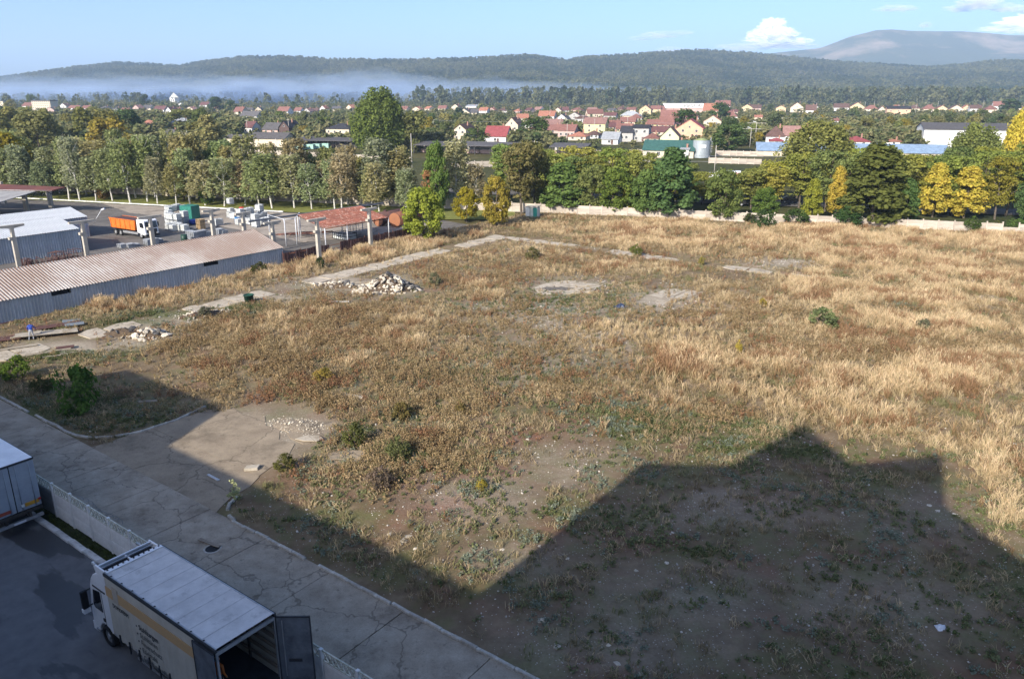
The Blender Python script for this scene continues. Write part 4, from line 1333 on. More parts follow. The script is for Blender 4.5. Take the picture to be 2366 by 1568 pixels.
heap("rubble_heap", "large heap of pale broken stone beside the slab path", G(897, 672), 3.5, 2.0, 2.3, 280, .36, 1, .2, rz=rad(12))
heap("rubble_heap", "small heap of grey and cream stones near the scrap panels", G(345, 778), 1.7, 1.2, .9, 90, .30, 2, .1, rz=rad(10))
heap("rubble_heap", "low straggling heap of rubble and timber just left of the pale stone heap", G(790, 663), 3.6, 1.0, .6, 90, .28, 3, .2, rz=rad(-15))
heap("rubble_heap", "flat spread of pebbly rubble overgrown with weeds behind the green bucket", G(480, 728), 3.4, 1.3, .6, 90, .17, 4, .1, rz=rad(25))
heap("rubble_heap", "white crushed plaster tipped at the end of the apron", G(690, 985), 2.5, 1.3, .16, 300, .07, 6, .0, mound=m_apron, rz=rad(-20))
heap("earth_heap", "dark clods of dug earth next to the small stone heap", G(280, 772), 1.9, .9, .8, 26, .22, 7, .9, rz=rad(10))
tg = MB().prism([(-.9, -.3), (-.2, -.5), (.7, -.42), (1.0, .0), (.5, .45), (-.4, .32)], 'z', 0, .05)
tag(tg.build("slab", m_path, None, G(715, 1012, .12), rad(-8)), "broken pale concrete slab at the edge of the plaster rubble", "slab")
tag(MB().prism([(-1.0, -.5), (.9, -.7), (1.3, .2), (.2, .7), (-1.2, .4)], 'z', 0, .08).build("slab", m_apron, None, G(800, 1052, .08), rad(10)), "flat sandy slab among the weeds beyond the apron", "slab")
tag(MB().prism([(-.9, -.12), (.9, -.2), (.85, .15), (-.8, .22)], 'z', 0, .14).build("slab", m_rub, None, G(815, 917, .12), rad(-18)), "short white block lying in the brown weeds", "block")
tag(MB().prism([(-.45, -.2), (.35, -.28), (.5, .2), (-.3, .24)], 'z', 0, .18).build("slab", m_rub, None, G(582, 1083, .06), rad(15)), "rough pale lump of concrete on the shaded apron edge", "block")
tag(MB().obox((0, 0, .12), (1.5, .5, .14), (.1, .05, 0)).build("board", M("split_plank", (.42, .26, .17), (.25, .15, .1), 3, .8), None, G(1015, 972, .1), rad(-10)), "splintered reddish board in the weeds beyond the sandy slab", "board")
for (u, v, a) in ((770, 697, 5), (795, 697, 2)):
    tag(MB().box(-.55, .55, -.05, .05, 0, .06).build("lath", m_kerbwhite, None, G(u, v, .18), rad(a)), "white lath lying below the rubble, " + ("the longer piece" if u < 780 else "the piece nearer the stone heap"), "lath")

# big green bucket
m_green = M("green_plastic", (0.018, 0.075, 0.05), (0.012, 0.05, 0.034), 3, .45)
bk = thing("bucket", "large dark green tub standing at the edge of the slab path", "tub", G(576, 699, .02))
q = MB()
n = 20
prof = [(0.0, 0.02), (.44, .02), (.54, .86), (.58, .86), (.58, .93), (.52, .93), (.42, .06), (0.0, .06)]
V = []
for i in range(n):
    a = 6.283 * i / n
    V += [(p * math.cos(a), p * math.sin(a), z) for p, z in prof]
k = len(prof)
q.add(V, [(i * k + j, ((i + 1) % n) * k + j, ((i + 1) % n) * k + j + 1, i * k + j + 1) for i in range(n) for j in range(k - 1)], True)
q.build("shell", m_green, bk)
for a in (0.3, 3.44):
    MB().obox((.6 * math.cos(a), .6 * math.sin(a), .80), (.05, .22, .04), (0, 0, a)).build("handle", m_green, bk)

# crumpled blue tarpaulin
V, F = [], []
r = np.random.RandomState(4)
for i in range(9):
    for j in range(7):
        x, y = (i / 8 - .5) * 1.5, (j / 6 - .5) * 1.1
        V.append((x + r.normal() * .06, y + r.normal() * .06, max(0.02, .42 * math.exp(-(x * x * 2 + y * y * 4)) + r.normal() * .09)))
for i in range(8):
    for j in range(6):
        k = i * 7 + j
        F.append((k, k + 7, k + 8, k + 1))
tp = MB().add(V, F).build("tarpaulin", M("blue_tarpaulin", (.02, .035, .10), (.03, .045, .07), 4, .45, spot=(.3, .33, .36), spot_scale=5, spot_lo=.6, spot_hi=.66), None, G(1433, 711, .12), .3)
tag(tp, "crumpled dark blue tarpaulin lying on the stony middle of the field", "tarpaulin")
V = [((i / 5 - .5) * .62 + random.Random(i * 7 + j).uniform(-.06, .06), (j / 4 - .5) * .42 + random.Random(i * 3 + j).uniform(-.05, .05), max(.02, .2 * math.exp(-((i - 2.5) ** 2 + (j - 2) ** 2) / 4) + random.Random(i + j * 9).uniform(-.03, .06))) for i in range(6) for j in range(5)]
tag(MB().add(V, [(i * 5 + j, i * 5 + 5 + j, i * 5 + 6 + j, i * 5 + j + 1) for i in range(5) for j in range(4)]).build("plastic_bag", M("white_plastic", (.75, .77, .8), (.6, .62, .65), 6, .4), None, G(2172, 1452, .08), .5),
    "crumpled white plastic bag on the shaded stony ground", "plastic bag")
# sunken inspection frame near the bag
fm = thing("drain_frame", "square concrete drain frame sunk in the shaded ground near the white bag", "drain", G(2213, 1502, .06), rad(-20))
MB().box(-.42, .42, -.42, -.32, 0, .08).box(-.42, .42, .32, .42, 0, .08).box(-.42, -.32, -.32, .32, 0, .08).box(.32, .42, -.32, .32, 0, .08).build("frame", m_kerb, fm)
MB().box(-.32, .32, -.32, .32, -.02, .015).build("opening", m_black, fm)

# scrap sheet panels by the person
m_rustp = M("rusty_sheet", (0.13, 0.06, 0.045), (0.085, 0.042, 0.035), 1.5, .75)
m_board = M("weathered_board", (0.42, 0.37, 0.29), (0.28, 0.235, 0.175), 1.2, .85, spot=(.33, .23, .12), spot_scale=.9)
m_zinc = M("grey_zinc_sheet", (0.26, 0.29, 0.30), (0.18, 0.2, 0.21), 1.4, .55, .3)
for (u, v, L_, w_, z, a, mt, lab, tilt) in (
        (108, 768, 5.2, 1.2, .45, 32, m_board, "long weathered board panel on top of the scrap stack beside the person", .05),
        (60, 772, 2.6, 1.3, .38, 30, m_board, "pale curled board panel under the person's hands", -.08),
        (125, 752, 4.6, 1.3, .30, 34, m_rustp, "dark red rusty sheet lying behind the board panels", .0),
        (8, 782, 3.0, 1.4, .30, 32, m_rustp, "rusty red sheet nearest the corner of the long shed", .02),
        (172, 748, 1.7, 1.0, .40, 30, m_zinc, "grey zinc sheet at the far end of the scrap stack", .0),
        (165, 741, 1.6, .9, .30, 34, m_zinc, "second grey zinc sheet tucked beneath the first", .06)):
    tag(MB().obox((0, 0, 0), (L_, w_, .05), (tilt, tilt, 0)).build("scrap_metal_sheet", mt, None, G(u, v, z), rad(a)), lab, "panel")
tag(MB().obox((0, 0, .12), (5.5, .7, .24)).build("sleeper_stack", m_timber, None, G(100, 775, .02), rad(32)), "low timber stack carrying the scrap panels", "timber")
for (u, v, L_, w_, a, mt, lab) in ((112, 812, 3.6, .12, 30, m_board, "long thin lath in the grass by the track"), (150, 802, 1.5, .6, 26, m_rustp, "small rusty plate in the grass below the track"), (128, 822, 2.0, .15, 24, m_board, "short pale lath nearest the leafy shrub"), (162, 815, 1.6, .14, 26, m_board, "grey lath beside the small rusty plate"), (85, 818, 2.4, .14, 33, m_board, "pale lath beside the dirt track"), (40, 803, 3.2, .3, 33, m_board, "whitish batten lying on the dirt track")):
    tag(MB().obox((0, 0, .03), (L_, w_, .06)).build("lath", mt, None, G(u, v, .16), rad(a)), lab, "lath")

# larger single stones on the bare ground
r = random.Random(12)
sp = [(932, 1250, .5), (942, 1240, .42), (900, 1235, .3), (958, 1268, .32), (1160, 1270, .26), (1220, 1015, .34), (1243, 843, .55), (1372, 957, .38), (1764, 1081, .42), (1254, 1435, .48), (2147, 1168, .3), (2166, 1180, .3), (2206, 1188, .3), (2120, 1160, .26), (2060, 1148, .25),
      (1427, 1532, .34), (1288, 1494, .3), (1405, 1490, .26), (2338, 1415, .34), (2155, 1450, .26), (2190, 1470, .3), (1665, 1390, .3), (1690, 1395, .26), (1720, 1412, .28), (2005, 1380, .4), (2262, 1392, .38), (1540, 1300, .22), (1310, 1290, .26), (1245, 1262, .24), (2010, 1430, .22), (1470, 1318, .24), (1635, 1220, .24), (1605, 1505, .3), (1480, 1560, .36), (1800, 1545, .28)]
for k, (u, v, s_) in enumerate(sp):
    o = inst("stone", chunks[m_rub][k % 6], None, G(u, v, .10), (0, 0, r.uniform(0, 6)), (s_ * 1.2, s_ * .9, s_ * .7))
    tag(o, f"loose pale stone on the bare ground, {ordinal(k + 1)} of the larger ones", "stone", "loose stones on the bare ground")

# ================================================================== THE WORKS NEXT DOOR
def rust_sheet(name, base, base2, rust, amount=.5, sc=(0.5, 7.0, 0.5), metal=.25, glob=.06, pitch=1 / 3):
    """galvanised sheet with rust running down the slope (local x) and in big patches"""
    m, nt, out = _nt(name)
    v = _vec(nt, 'World')
    big = _noise(nt, v, glob, 4, .6)
    vs = _vec(nt, 'Object', sc)
    oi = nt.nodes.new("ShaderNodeObjectInfo")
    ad = nt.nodes.new("ShaderNodeVectorMath"); ad.operation = 'ADD'
    cb = nt.nodes.new("ShaderNodeCombineXYZ")
    nt.links.new(_math(nt, 'MULTIPLY', oi.outputs['Random'], 40.0), cb.inputs[1])
    nt.links.new(vs, ad.inputs[0]); nt.links.new(cb.outputs[0], ad.inputs[1])
    st = _noise(nt, ad.outputs[0], 1.0, 5, .6)
    k = _math(nt, 'ADD', _math(nt, 'MULTIPLY', big, .625), _math(nt, 'MULTIPLY', st, .375))
    f = _ramp(nt, k, [(.50 - amount * .17, (0, 0, 0)), (.60 - amount * .17, (1, 1, 1))])
    c = _ramp(nt, st, [(.3, base2), (.7, base)])
    sx = nt.nodes.new('ShaderNodeSeparateXYZ'); nt.links.new(_vec(nt), sx.inputs[0])
    fr = _math(nt, 'FRACT', _math(nt, 'DIVIDE', sx.outputs[1], pitch))
    stp = _ramp(nt, fr, [(.38, (0, 0, 0)), (.5, (1, 1, 1)), (.82, (1, 1, 1)), (.95, (0, 0, 0))])
    g2 = _ramp(nt, k, [(.40, (.15,) * 3), (.51, (1, 1, 1))])
    c = _mix(nt, _math(nt, 'MULTIPLY', stp, g2), c, rust)
    c = _mix(nt, _math(nt, 'MULTIPLY', f, .55), c, rust)
    b = _bsdf(nt, out, c, .6, metal)
    return m


m_galv = rust_sheet("rusty_roof_sheet", (0.64, 0.61, 0.57), (0.50, 0.46, 0.41), (0.225, 0.12, 0.068), 0.18)
m_wallsheet = M("grey_wall_sheet", (0.44, 0.48, 0.51), (0.35, 0.385, 0.415), .8, .5, .1, rnd=.10)
m_paleroof = M("pale_roof_sheet", (0.55, 0.57, 0.58), (0.44, 0.46, 0.48), .6, .5, .2, spot=(.22, .13, .08), spot_scale=.35, spot_lo=.68, spot_hi=.72)
m_conc = M("precast_concrete", (0.46, 0.42, 0.35), (0.33, 0.30, 0.25), .9, .9, bump=.3)
m_rust = M("rusted_steel", (0.22, 0.085, 0.045), (0.12, 0.05, 0.032), 1.2, .8, spot=(.30, .13, .06), spot_scale=.8)
m_rustdk = M("dark_rust_panel", (0.105, 0.05, 0.042), (0.065, 0.035, 0.032), 1.2, .8, rnd=.22)
m_pipe = M("pale_pipe", (0.55, 0.56, 0.58), (0.42, 0.43, 0.45), 2, .5)


def corr_sheet(name, mat, length, width, pitch, amp, axis='slope'):
    """corrugated sheet: corrugations run along x (length), repeat along y (width)"""
    n = max(2, round(width / pitch))
    ys, zs = [], []
    for i in range(n):
        y0 = width * i / n; p = width / n
        ys += [y0, y0 + p * .22, y0 + p * .5, y0 + p * .72]
        zs += [0, 0, amp, amp]
    ys.append(width); zs.append(0)
    V = [(0, y, z) for y, z in zip(ys, zs)] + [(length, y, z) for y, z in zip(ys, zs)]
    k = len(ys)
    F = [(i, k + i, k + i + 1, i + 1) for i in range(k - 1)]
    return MB().add(V, F).mesh(name, mat)


def shed(name, label, s_front, s_ridge, s_back, n0, n1, z_eave, z_ridge, roofmat, wallmat, pitch_r, pitch_w, n_vis0, vents=(), rows=2):
    """long gabled sheet-metal shed in site coordinates; front wall on the camera side"""
    t = thing(name, label, "shed", W(s_front, n0, 0), ROT)
    Ln = n1 - n0
    sr, sb = s_ridge - s_front, s_back - s_front
    sl = math.hypot(sr, z_ridge - z_eave)
    ang = math.atan2(z_ridge - z_eave, -sr)
    over = .35
    tot = sl + over
    h = tot / rows
    shm = corr_sheet("roof_sheet", roofmat, h + .12, 1.0, pitch_r, .055)
    y = n_vis0 - n0
    rr = random.Random(int(n1 * 10))
    while y < Ln + .3:
        for k in range(rows):
            d = k * h
            x = over * math.cos(ang) - d * math.cos(ang)
            z = z_eave - over * math.sin(ang) + d * math.sin(ang) + .02 * (rows - 1 - k) + rr.uniform(0, .012)
            inst("roof_sheet", shm, t, (x, y, z), (rr.gauss(0, .003), -ang, math.pi + rr.gauss(0, .002)), (1, -1, 1))
        y += 1.0
    y_end = y
    MB().quad((sr, 0, z_ridge), (sb - .3, 0, z_eave - .1), (sb - .3, Ln + .3, z_eave - .1), (sr, Ln + .3, z_ridge)).build("rear_roof", roofmat, t)
    if n_vis0 > n0:
        MB().quad((over * math.cos(ang), 0, z_eave - over * math.sin(ang)), (over * math.cos(ang), n_vis0 - n0, z_eave - over * math.sin(ang)), (sr, n_vis0 - n0, z_ridge), (sr, 0, z_ridge)).build("front_roof", roofmat, t)
    MB().prism([(sr - .22, z_ridge - .05), (sr, z_ridge + .10), (sr + .22, z_ridge - .05)], 'y', 0, y_end - .6).build("ridge_cap", roofmat, t)
    wm = corr_sheet("wall_sheet", wallmat, z_eave - .02, 1.0, pitch_w, .09)
    y = n_vis0 - n0
    while y < Ln - .02:
        if any(a <= y + n0 < b for a, b in vents):
            m2 = corr_sheet("wall_sheet", wallmat, z_eave - .62, 1.0, pitch_w, .09)
            inst("wall_sheet", m2, t, (0, y, 0), (0, -math.pi / 2, 0), (1, 1, -1))
            box("vent_opening", m_black, t, -.5, -.42, y, y + 1.0, z_eave - .7, z_eave - .02)
        else:
            inst("wall_sheet", wm, t, (0, y, 0), (0, -math.pi / 2, 0), (1, 1, -1))
        y += 1.0
    wl = MB()
    wl.quad((0, Ln, 0), (sb, Ln, 0), (sb, Ln, z_eave), (sr, Ln, z_ridge - .06), (0, Ln, z_eave)).quad((sb, 0, 0), (sb, Ln, 0), (sb, Ln, z_eave), (sb, 0, z_eave))
    wl.quad((0, 0, 0), (sb, 0, 0), (sb, 0, z_eave), (sr, 0, z_ridge - .06), (0, 0, z_eave)).quad((0, 0, 0), (0, n_vis0 - n0, 0), (0, n_vis0 - n0, z_eave), (0, 0, z_eave))
    wl.build("end_wall", wallmat, t)
    return t


LS = shed("long_shed", "long grey sheet-metal shed with rust-streaked corrugated roof", -86.4, -92.3, -98.4, -4, 64.5, 2.45, 4.2, m_galv, m_wallsheet, .3333, .3333, 22, vents=((35, 37), (52.5, 54.5)))
box("base_strip", M("pink_plinth", (.42, .22, .18), (.36, .2, .16), 2, .9), LS, .0, .12, 28, 36, 0, .12)
shed("storage_shed", "pale-roofed grey metal shed standing in the works yard behind the long shed", -117.6, -123.4, -129, 18, 52.2, 3.5, 4.6, m_paleroof, m_wallsheet, .3333, .3333, 33)
shed("storage_shed", "farther pale-roofed metal shed with a sliding door in the works yard", -129.6, -134.6, -139.5, 30, 59.4, 3.3, 4.3, m_paleroof, m_wallsheet, .3333, .3333, 46)

# open canopy at the far left
CN = thing("open_canopy", "wide open canopy with rust-red roof on concrete columns at the yard's back", "canopy", G(60, 486))
o = CN.location
def rel(p): return (p.x - o.x, p.y - o.y, p.z)
qa = [G(-320, 411, 5.4), G(151, 432, 5.0), G(120, 439.5, 4.7), G(-320, 433, 4.7)]
qb = [Vector((p.x, p.y, p.z - .22)) for p in qa]
MB().add([rel(p) for p in qa + qb], [(0, 1, 2, 3), (7, 6, 5, 4), (0, 4, 5, 1), (1, 5, 6, 2), (2, 6, 7, 3), (3, 7, 4, 0)]).build("roof", M("rust_red_roof", (.17, .06, .042), (.12, .045, .035), .3, .7), CN)
qa = [G(-320, 438, 4.6), G(83, 441.5, 4.5), G(-5, 468, 3.9), G(-320, 505, 3.9)]
MB().add([rel(p) for p in qa] + [rel(p - Vector((0, 0, .12))) for p in qa], [(0, 1, 2, 3), (7, 6, 5, 4), (1, 5, 6, 2), (2, 6, 7, 3)]).build("lower_roof", M("grey_canopy_roof", (.36, .35, .33), (.26, .25, .24), .5, .8), CN)
MB().add([rel(p) for p in (G(-320, 434, 4.7), G(120, 440, 4.7), G(120, 441.5, 4.55), G(-320, 436.5, 4.55))], [(0, 1, 2, 3)]).build("fascia", m_kerbwhite, CN)
for (u, v) in ((120, 485), (63, 489), (-40, 480), (-60, 500), (10, 470)):
    p = rel(G(u, v))
    box("column", m_conc, CN, p[0] - .35, p[0] + .35, p[1] - .35, p[1] + .35, 0, 4.55)
tr_ = MB()
a, b = Vector(rel(G(150, 433.5, 4.75))), Vector(rel(G(60, 446, 4.35)))
for i in range(8):
    p, q = a.lerp(b, i / 8), a.lerp(b, (i + 1) / 8)
    tr_.cyl(p - Vector((0, 0, .9 if i % 2 else .1)), q - Vector((0, 0, .1 if i % 2 else .9)), .06, None, 5)
tr_.build("truss", m_dark, CN)

# precast columns with T-shaped crane brackets
for k, (u, v, z, up, lab) in enumerate(((25, 520, 6.0, 3.6, "bracketed concrete column nearest the left end of the long shed's ridge"), (188, 510, 6.0, 4.0, "bracketed concrete column carrying a lamp beside the pale-roofed shed"),
        (345, 499, 6.0, 4.0, "bracketed concrete column standing in front of the dump truck"), (487, 484, 5.8, 3.4, "bracketed concrete column behind the grey pallet stacks"),
        (560, 491, 5.2, 3.0, "bracketed concrete column among the white tanks"), (628, 512, 4.4, 3.4, "short bracketed concrete column at the end of the long shed's roof"),
        (731, 505, 6.2, 3.6, "bracketed concrete column at the near corner of the rusty canopy"), (852, 481, 6.2, 3.6, "bracketed concrete column at the far end of the rusty canopy"))):
    p = G(u, v, z)
    t = thing("crane_column", lab, "column", (p.x, p.y, 0), ROT, "precast crane columns in the works yard")
    MB().prism([(-.26, 0), (.26, 0), (.26, z - 1.6), (.19, z - 1.5), (.19, z), (-.19, z), (-.19, z - 1.5), (-.26, z - 1.6)], 'x', -.22, .22).build("shaft", m_conc, t)
    up *= .85
    MB().prism([(-up / 2, z - .24), (-.3, z - .42), (.3, z - .42), (up / 2, z - .24), (up / 2, z + .02), (-up / 2, z + .02)], 'x', -.2, .2).build("bracket", m_conc, t)
    MB().obox((.0, -.42, z - 1.7), (.5, .3, .35)).build("corbel", m_conc, t)
    if k == 1:
        lp = MB().cyl((.1, 1.9, z), (.6, 2.6, z + 1.2), .05, None, 6).obox((.75, 2.75, z + 1.3), (.5, .3, .2), (0, -.4, .5))
        lp.build("lamp", m_pipe, t)

# rusty tiled canopy
RC = thing("rusty_canopy", "lean-to canopy roofed with mottled red corrugated tiles on pale pipe posts", "canopy", G(752, 586))
o = RC.location
cA, cB, cC, cD = G(687, 497, 4.1), G(835, 476, 4.1), G(897, 503, 3.4), G(750, 527, 3.4)
m_redtile = M("mottled_red_tile", (0.24, 0.085, 0.055), (0.155, 0.058, 0.04), 1.2, .85, rnd=.2, spot=(.60, .48, .40), spot_scale=2.2, spot_lo=.57, spot_hi=.66)
nu, nv_ = 16, 7
for i in range(nu):
    for j in range(nv_):
        def pt(a, b):
            q = cD.lerp(cC, a).lerp(cA.lerp(cB, a), b)
            return Vector(rel(q))
        p00, p10, p11, p01 = pt(i / nu, j / nv_), pt((i + 1) / nu, j / nv_), pt((i + 1) / nu, (j + 1.12) / nv_), pt(i / nu, (j + 1.12) / nv_)
        m = MB()
        wv = 5
        V = []
        for r_ in range(wv * 2 + 1):
            a = r_ / (wv * 2)
            dz = Vector((0, 0, .055 if r_ % 2 else 0.0))
            V.append(p00.lerp(p10, a) + dz + Vector((0, 0, .035)))
            V.append(p01.lerp(p11, a) + dz)
        m.add(V, [(2 * q, 2 * q + 2, 2 * q + 3, 2 * q + 1) for q in range(wv * 2)], False)
        m.build("roof_tile", m_redtile, RC)
for p0, p1 in ((cD, cC), (cA, cB)):
    MB().cyl(rel(p0 - Vector((0, 0, .1))), rel(p1 - Vector((0, 0, .1))), .09, None, 6).build("beam", m_rust, RC)
for a in (0, .33, .66, 1):
    f, bk_ = cD.lerp(cC, a), cA.lerp(cB, a)
    MB().cyl((f.x - o.x, f.y - o.y, 0), (f.x - o.x, f.y - o.y, 3.35), .09, None, 8).build("post", m_pipe, RC)
    MB().cyl((bk_.x - o.x, bk_.y - o.y, 0), (bk_.x - o.x, bk_.y - o.y, 4.05), .08, None, 8).build("post", m_pipe, RC)
    MB().cyl(rel(f - Vector((0, 0, .1))), rel(bk_ - Vector((0, 0, .1))), .06, None, 6).build("rafter", m_rust, RC)
# pipe frame left of the canopy
PF = thing("pipe_frame", "frame of pale pipe posts with a long steel rail beside the rusty canopy", "frame", G(662, 580))
o = PF.location
pb = [G(662, 569), G(687, 566), G(696, 551), G(625, 556)]
for p in pb:
    MB().cyl(rel(p), (p.x - o.x, p.y - o.y, 4.2), .09, None, 8).build("post", m_pipe, PF)
for a, b in ((0, 1), (1, 2), (0, 3)):
    MB().cyl((pb[a].x - o.x, pb[a].y - o.y, 4.1), (pb[b].x - o.x, pb[b].y - o.y, 4.1), .06, None, 6).build("cross_pipe", m_pipe, PF)
m_rail = M("grey_rail_steel", (.16, .175, .20), (.11, .12, .14), 1, .5, .3)
for k, (p0, p1, lab) in enumerate((((575, 512, 3.9), (885, 469, 3.9), "long grey steel crane rail running behind the rusty canopy's roof"),)):
    A, B = G(*p0), G(*p1)
    d = B - A
    q = MB().obox((0, 0, 0), (d.length, .28, .26))
    ob = tag(q.build("crane_rail", m_rail, None, (A + B) / 2), lab, "rail")
    ob.rotation_euler = (0, -math.asin(d.z / d.length), math.atan2(d.y, d.x))

# rusty sheet fence along the field
FE = thing("sheet_fence", "dark red rusty sheet fence between works yard and field", "fence", W(-85.9, 64.6, 0), ROT)
pm = [MB().box(-.04, .0, 0.01, .98, 0, 1.75).prism([(.0, .1), (.03, .15), (.03, .3), (.0, .35)], 'z', 0, 1.75).prism([(.0, .6), (.03, .65), (.03, .8), (.0, .85)], 'z', 0, 1.7).mesh("fence_panel", m_rustdk) for _ in range(2)]
rr = random.Random(9)
for i in range(25):
    if i in (8, 9): continue
    inst("fence_panel", pm[i % 2], FE, (rr.gauss(0, .03), i * 1.0, rr.uniform(-.1, .05)), (rr.gauss(0, .02), rr.gauss(0, .03), rr.gauss(0, .01)))
    if i % 3 == 0: box("fence_post", m_rust, FE, -.12, -.05, i - .04, i + .04, 0, 1.9)
MB().cyl((-.07, 0, 1.45), (-.07, 25, 1.45), .035, None, 6).build("fence_rail", m_rust, FE)
box("fence_rail", m_rust, FE, -.06, .0, 8.0, 10.0, .9, .98)

# lying tanks
for k, (u, v, lab, L_, r_) in enumerate(((912, 508, "rust-orange cylindrical tank lying behind the canopy, its round end facing out", 7.5, 1.25), (873, 507, "darker rusty tank lying alongside the orange-ended one", 9.0, 1.2))):
    p = G(u, v, r_)
    t = thing("storage_tank", lab, "tank", (p.x, p.y, 0), ROT + rad(8 if k == 0 else 4))
    MB().cyl((0, 0, r_), (0, L_, r_), r_, None, 28).build("shell", m_rust if k == 0 else m_rustdk, t)
    MB().cyl((0, -.02, r_), (0, .03, r_), r_ * 1.02, None, 28).build("end_rim", m_rustdk, t)
    MB().cyl((0, -.05, r_), (0, .0, r_), r_ * .96, None, 28).build("end_plate", M("orange_rust", (.30, .125, .06), (.24, .10, .05), 1, .8), t)
    for y in (1.2, L_ - 1.2): box("saddle", m_conc, t, -.9, .9, y - .15, y + .15, 0, .4)
    MB().cyl((0, 2, 2 * r_ - .05), (0, 2, 2 * r_ + .25), .3, None, 12).build("manhole_neck", m_rustdk, t)

# dump truck
m_dumpo = M("orange_tipper", (0.68, 0.17, 0.025), (0.56, 0.13, 0.02), 1, .5)
pa, pb_ = G(289, 541), G(342, 549)
dv = (pb_ - pa)
DT = thing("dump_truck", "dump truck with orange tipper body and white cab parked in the works yard", "truck", (pb_.x, pb_.y, 0), math.atan2(dv.y, dv.x))
Ld = dv.length
for x in (0, -Ld + .65, -Ld - .7):
    for y in (-1.0, 1.0): wheel_parts(DT, x, y, .52, .32, -1 if y < 0 else 1)
tb = MB().prism([(-Ld - 1.5, 1.25), (-1.2, 1.25), (-1.05, 2.75), (-Ld - 1.8, 2.75)], 'y', -1.22, 1.22)
body = tb.build("tipper_body", m_dumpo, DT)
for i in range(6):
    x = -Ld - 1.45 + i * (Ld + .2) / 5
    box("rib", m_dumpo, body, x - .06, x + .06, -1.29, -1.22, 1.3, 2.72)
    box("rib", m_dumpo, body, x - .06, x + .06, 1.22, 1.29, 1.3, 2.72)
box("top_rim", m_dumpo, body, -Ld - 1.85, -1.0, -1.3, -1.16, 2.72, 2.84); box("top_rim", m_dumpo, body, -Ld - 1.85, -1.0, 1.16, 1.3, 2.72, 2.84)
box("load", m_rustdk, body, -Ld - 1.7, -1.15, -1.16, 1.16, 2.70, 2.80)
box("chassis", m_chassis, DT, -Ld - 1.3, 1.0, -.5, .5, .7, 1.2)
cb = MB().prism([(-.75, .95), (1.25, .55), (1.32, 1.5), (1.15, 2.9), (.8, 3.05), (-.7, 3.0)], 'y', -1.22, 1.22).build("cab", m_white, DT)
bevel(cb, .1, 2)
MB().quad((1.335, -1.05, 1.72), (1.335, 1.05, 1.72), (1.19, 1.0, 2.72), (1.19, -1.0, 2.72)).build("windscreen", m_glass, DT)
for y in (-1.23, 1.21): box("side_window", m_glass, DT, .05, .95, y, y + .02, 1.8, 2.6)
box("grille", m_dark, DT, 1.28, 1.36, -.9, .9, .75, 1.55)
box("bumper", m_dark, DT, 1.2, 1.45, -1.22, 1.22, .4, .75)
for y in (-.95, .95): box("headlight", m_lampw, DT, 1.36, 1.47, y - .18, y + .18, .78, .95)
for y in (-1.42, 1.42): box("mirror", m_black, DT, .95, 1.1, y - .1, y + .1, 1.8, 2.5)
box("side_guard", m_alu, DT, -Ld + 1.4, -.8, -1.15, -1.08, .6, .95)
MB().cyl((-.95, -.4, 2.0), (-.95, .4, 2.0), .55, None, 16).build("spare_wheel", m_black, DT)

# liquid totes, pallet stacks, crates
m_tote = M("milky_plastic", (.66, .68, .66), (.5, .52, .5), 2, .5, rnd=.12)
m_cage = M("cage_wire", (.42, .43, .44), (.3, .3, .3), 2, .5, .4)
m_pal = M("grey_pallet_plastic", (.33, .35, .37), (.24, .25, .27), 3, .6, rnd=.15)
m_palw = M("pallet_wood", (.42, .30, .17), (.28, .2, .11), 3, .85, rnd=.2)
tote_b = MB().box(-.55, .55, -.47, .47, .18, 1.12).cyl((0, 0, 1.1), (0, 0, 1.18), .12, None, 10).mesh("tank", m_tote)
cg = MB()
for z in (.2, .5, .8, 1.13):
    for y in (-.5, .5): cg.box(-.6, .6, y - .015, y + .015, z - .015, z + .015)
    for x in (-.6, .6): cg.box(x - .015, x + .015, -.5, .5, z - .015, z + .015)
for x in np.linspace(-.6, .6, 5):
    for y in (-.5, .5): cg.box(x - .012, x + .012, y - .012, y + .012, .15, 1.13)
for y in (-.25, 0, .25):
    for x in (-.6, .6): cg.box(x - .012, x + .012, y - .012, y + .012, .15, 1.13)
cage_m = cg.mesh("cage", m_cage)
def pallet_mesh(mat):
    m = MB()
    for x in (-.53, 0, .53): m.box(x - .06, x + .06, -.5, .5, 0, .10)
    for y in (-.42, -.14, .14, .42): m.box(-.6, .6, y - .1, y + .1, .10, .14)
    return m.mesh("pallet", mat)
palg, palw = pallet_mesh(m_pal), pallet_mesh(m_palw)
totes = [(393, 512, 0), (402, 514, 0), (412, 510, 0), (421, 512, 0), (402, 503, 1), (413, 500, 1), (425, 504, 0), (432, 502, 1), (392, 531, 0), (402, 534, 0), (416, 533, 0), (428, 534, 0), (534, 494, 0), (534, 485, 1), (533, 503, 0), (541, 506, 0), (566, 518, 0), (570, 509, 0), (553, 520, 0), (585, 505, 0), (598, 510, 0), (592, 520, 0), (612, 520, 0), (606, 505, 0), (500, 521, 0), (507, 520, 0)]
_r = random.Random(2)
for _k in range(30):
    _u = _r.choice([_r.uniform(392, 432), _r.uniform(525, 620)])
    _v = (_r.uniform(499, 532) if _u < 450 else _r.uniform(492, 526))
    totes.append((_u, _v, 0))
    if _r.random() < .45: totes.append((_u, _v, 1))
for k, (u, v, lvl) in enumerate(totes):
    p = G(u, v)
    t = thing("liquid_tote", f"caged white liquid tote in the works yard, {ordinal(k + 1)} of the scattered lot", "tote", (p.x, p.y, lvl * 1.2), ROT + random.Random(k).uniform(-.2, .2), "white liquid totes in the works yard")
    inst("tank", tote_b, t); inst("cage", cage_m, t); inst("pallet", palg, t)
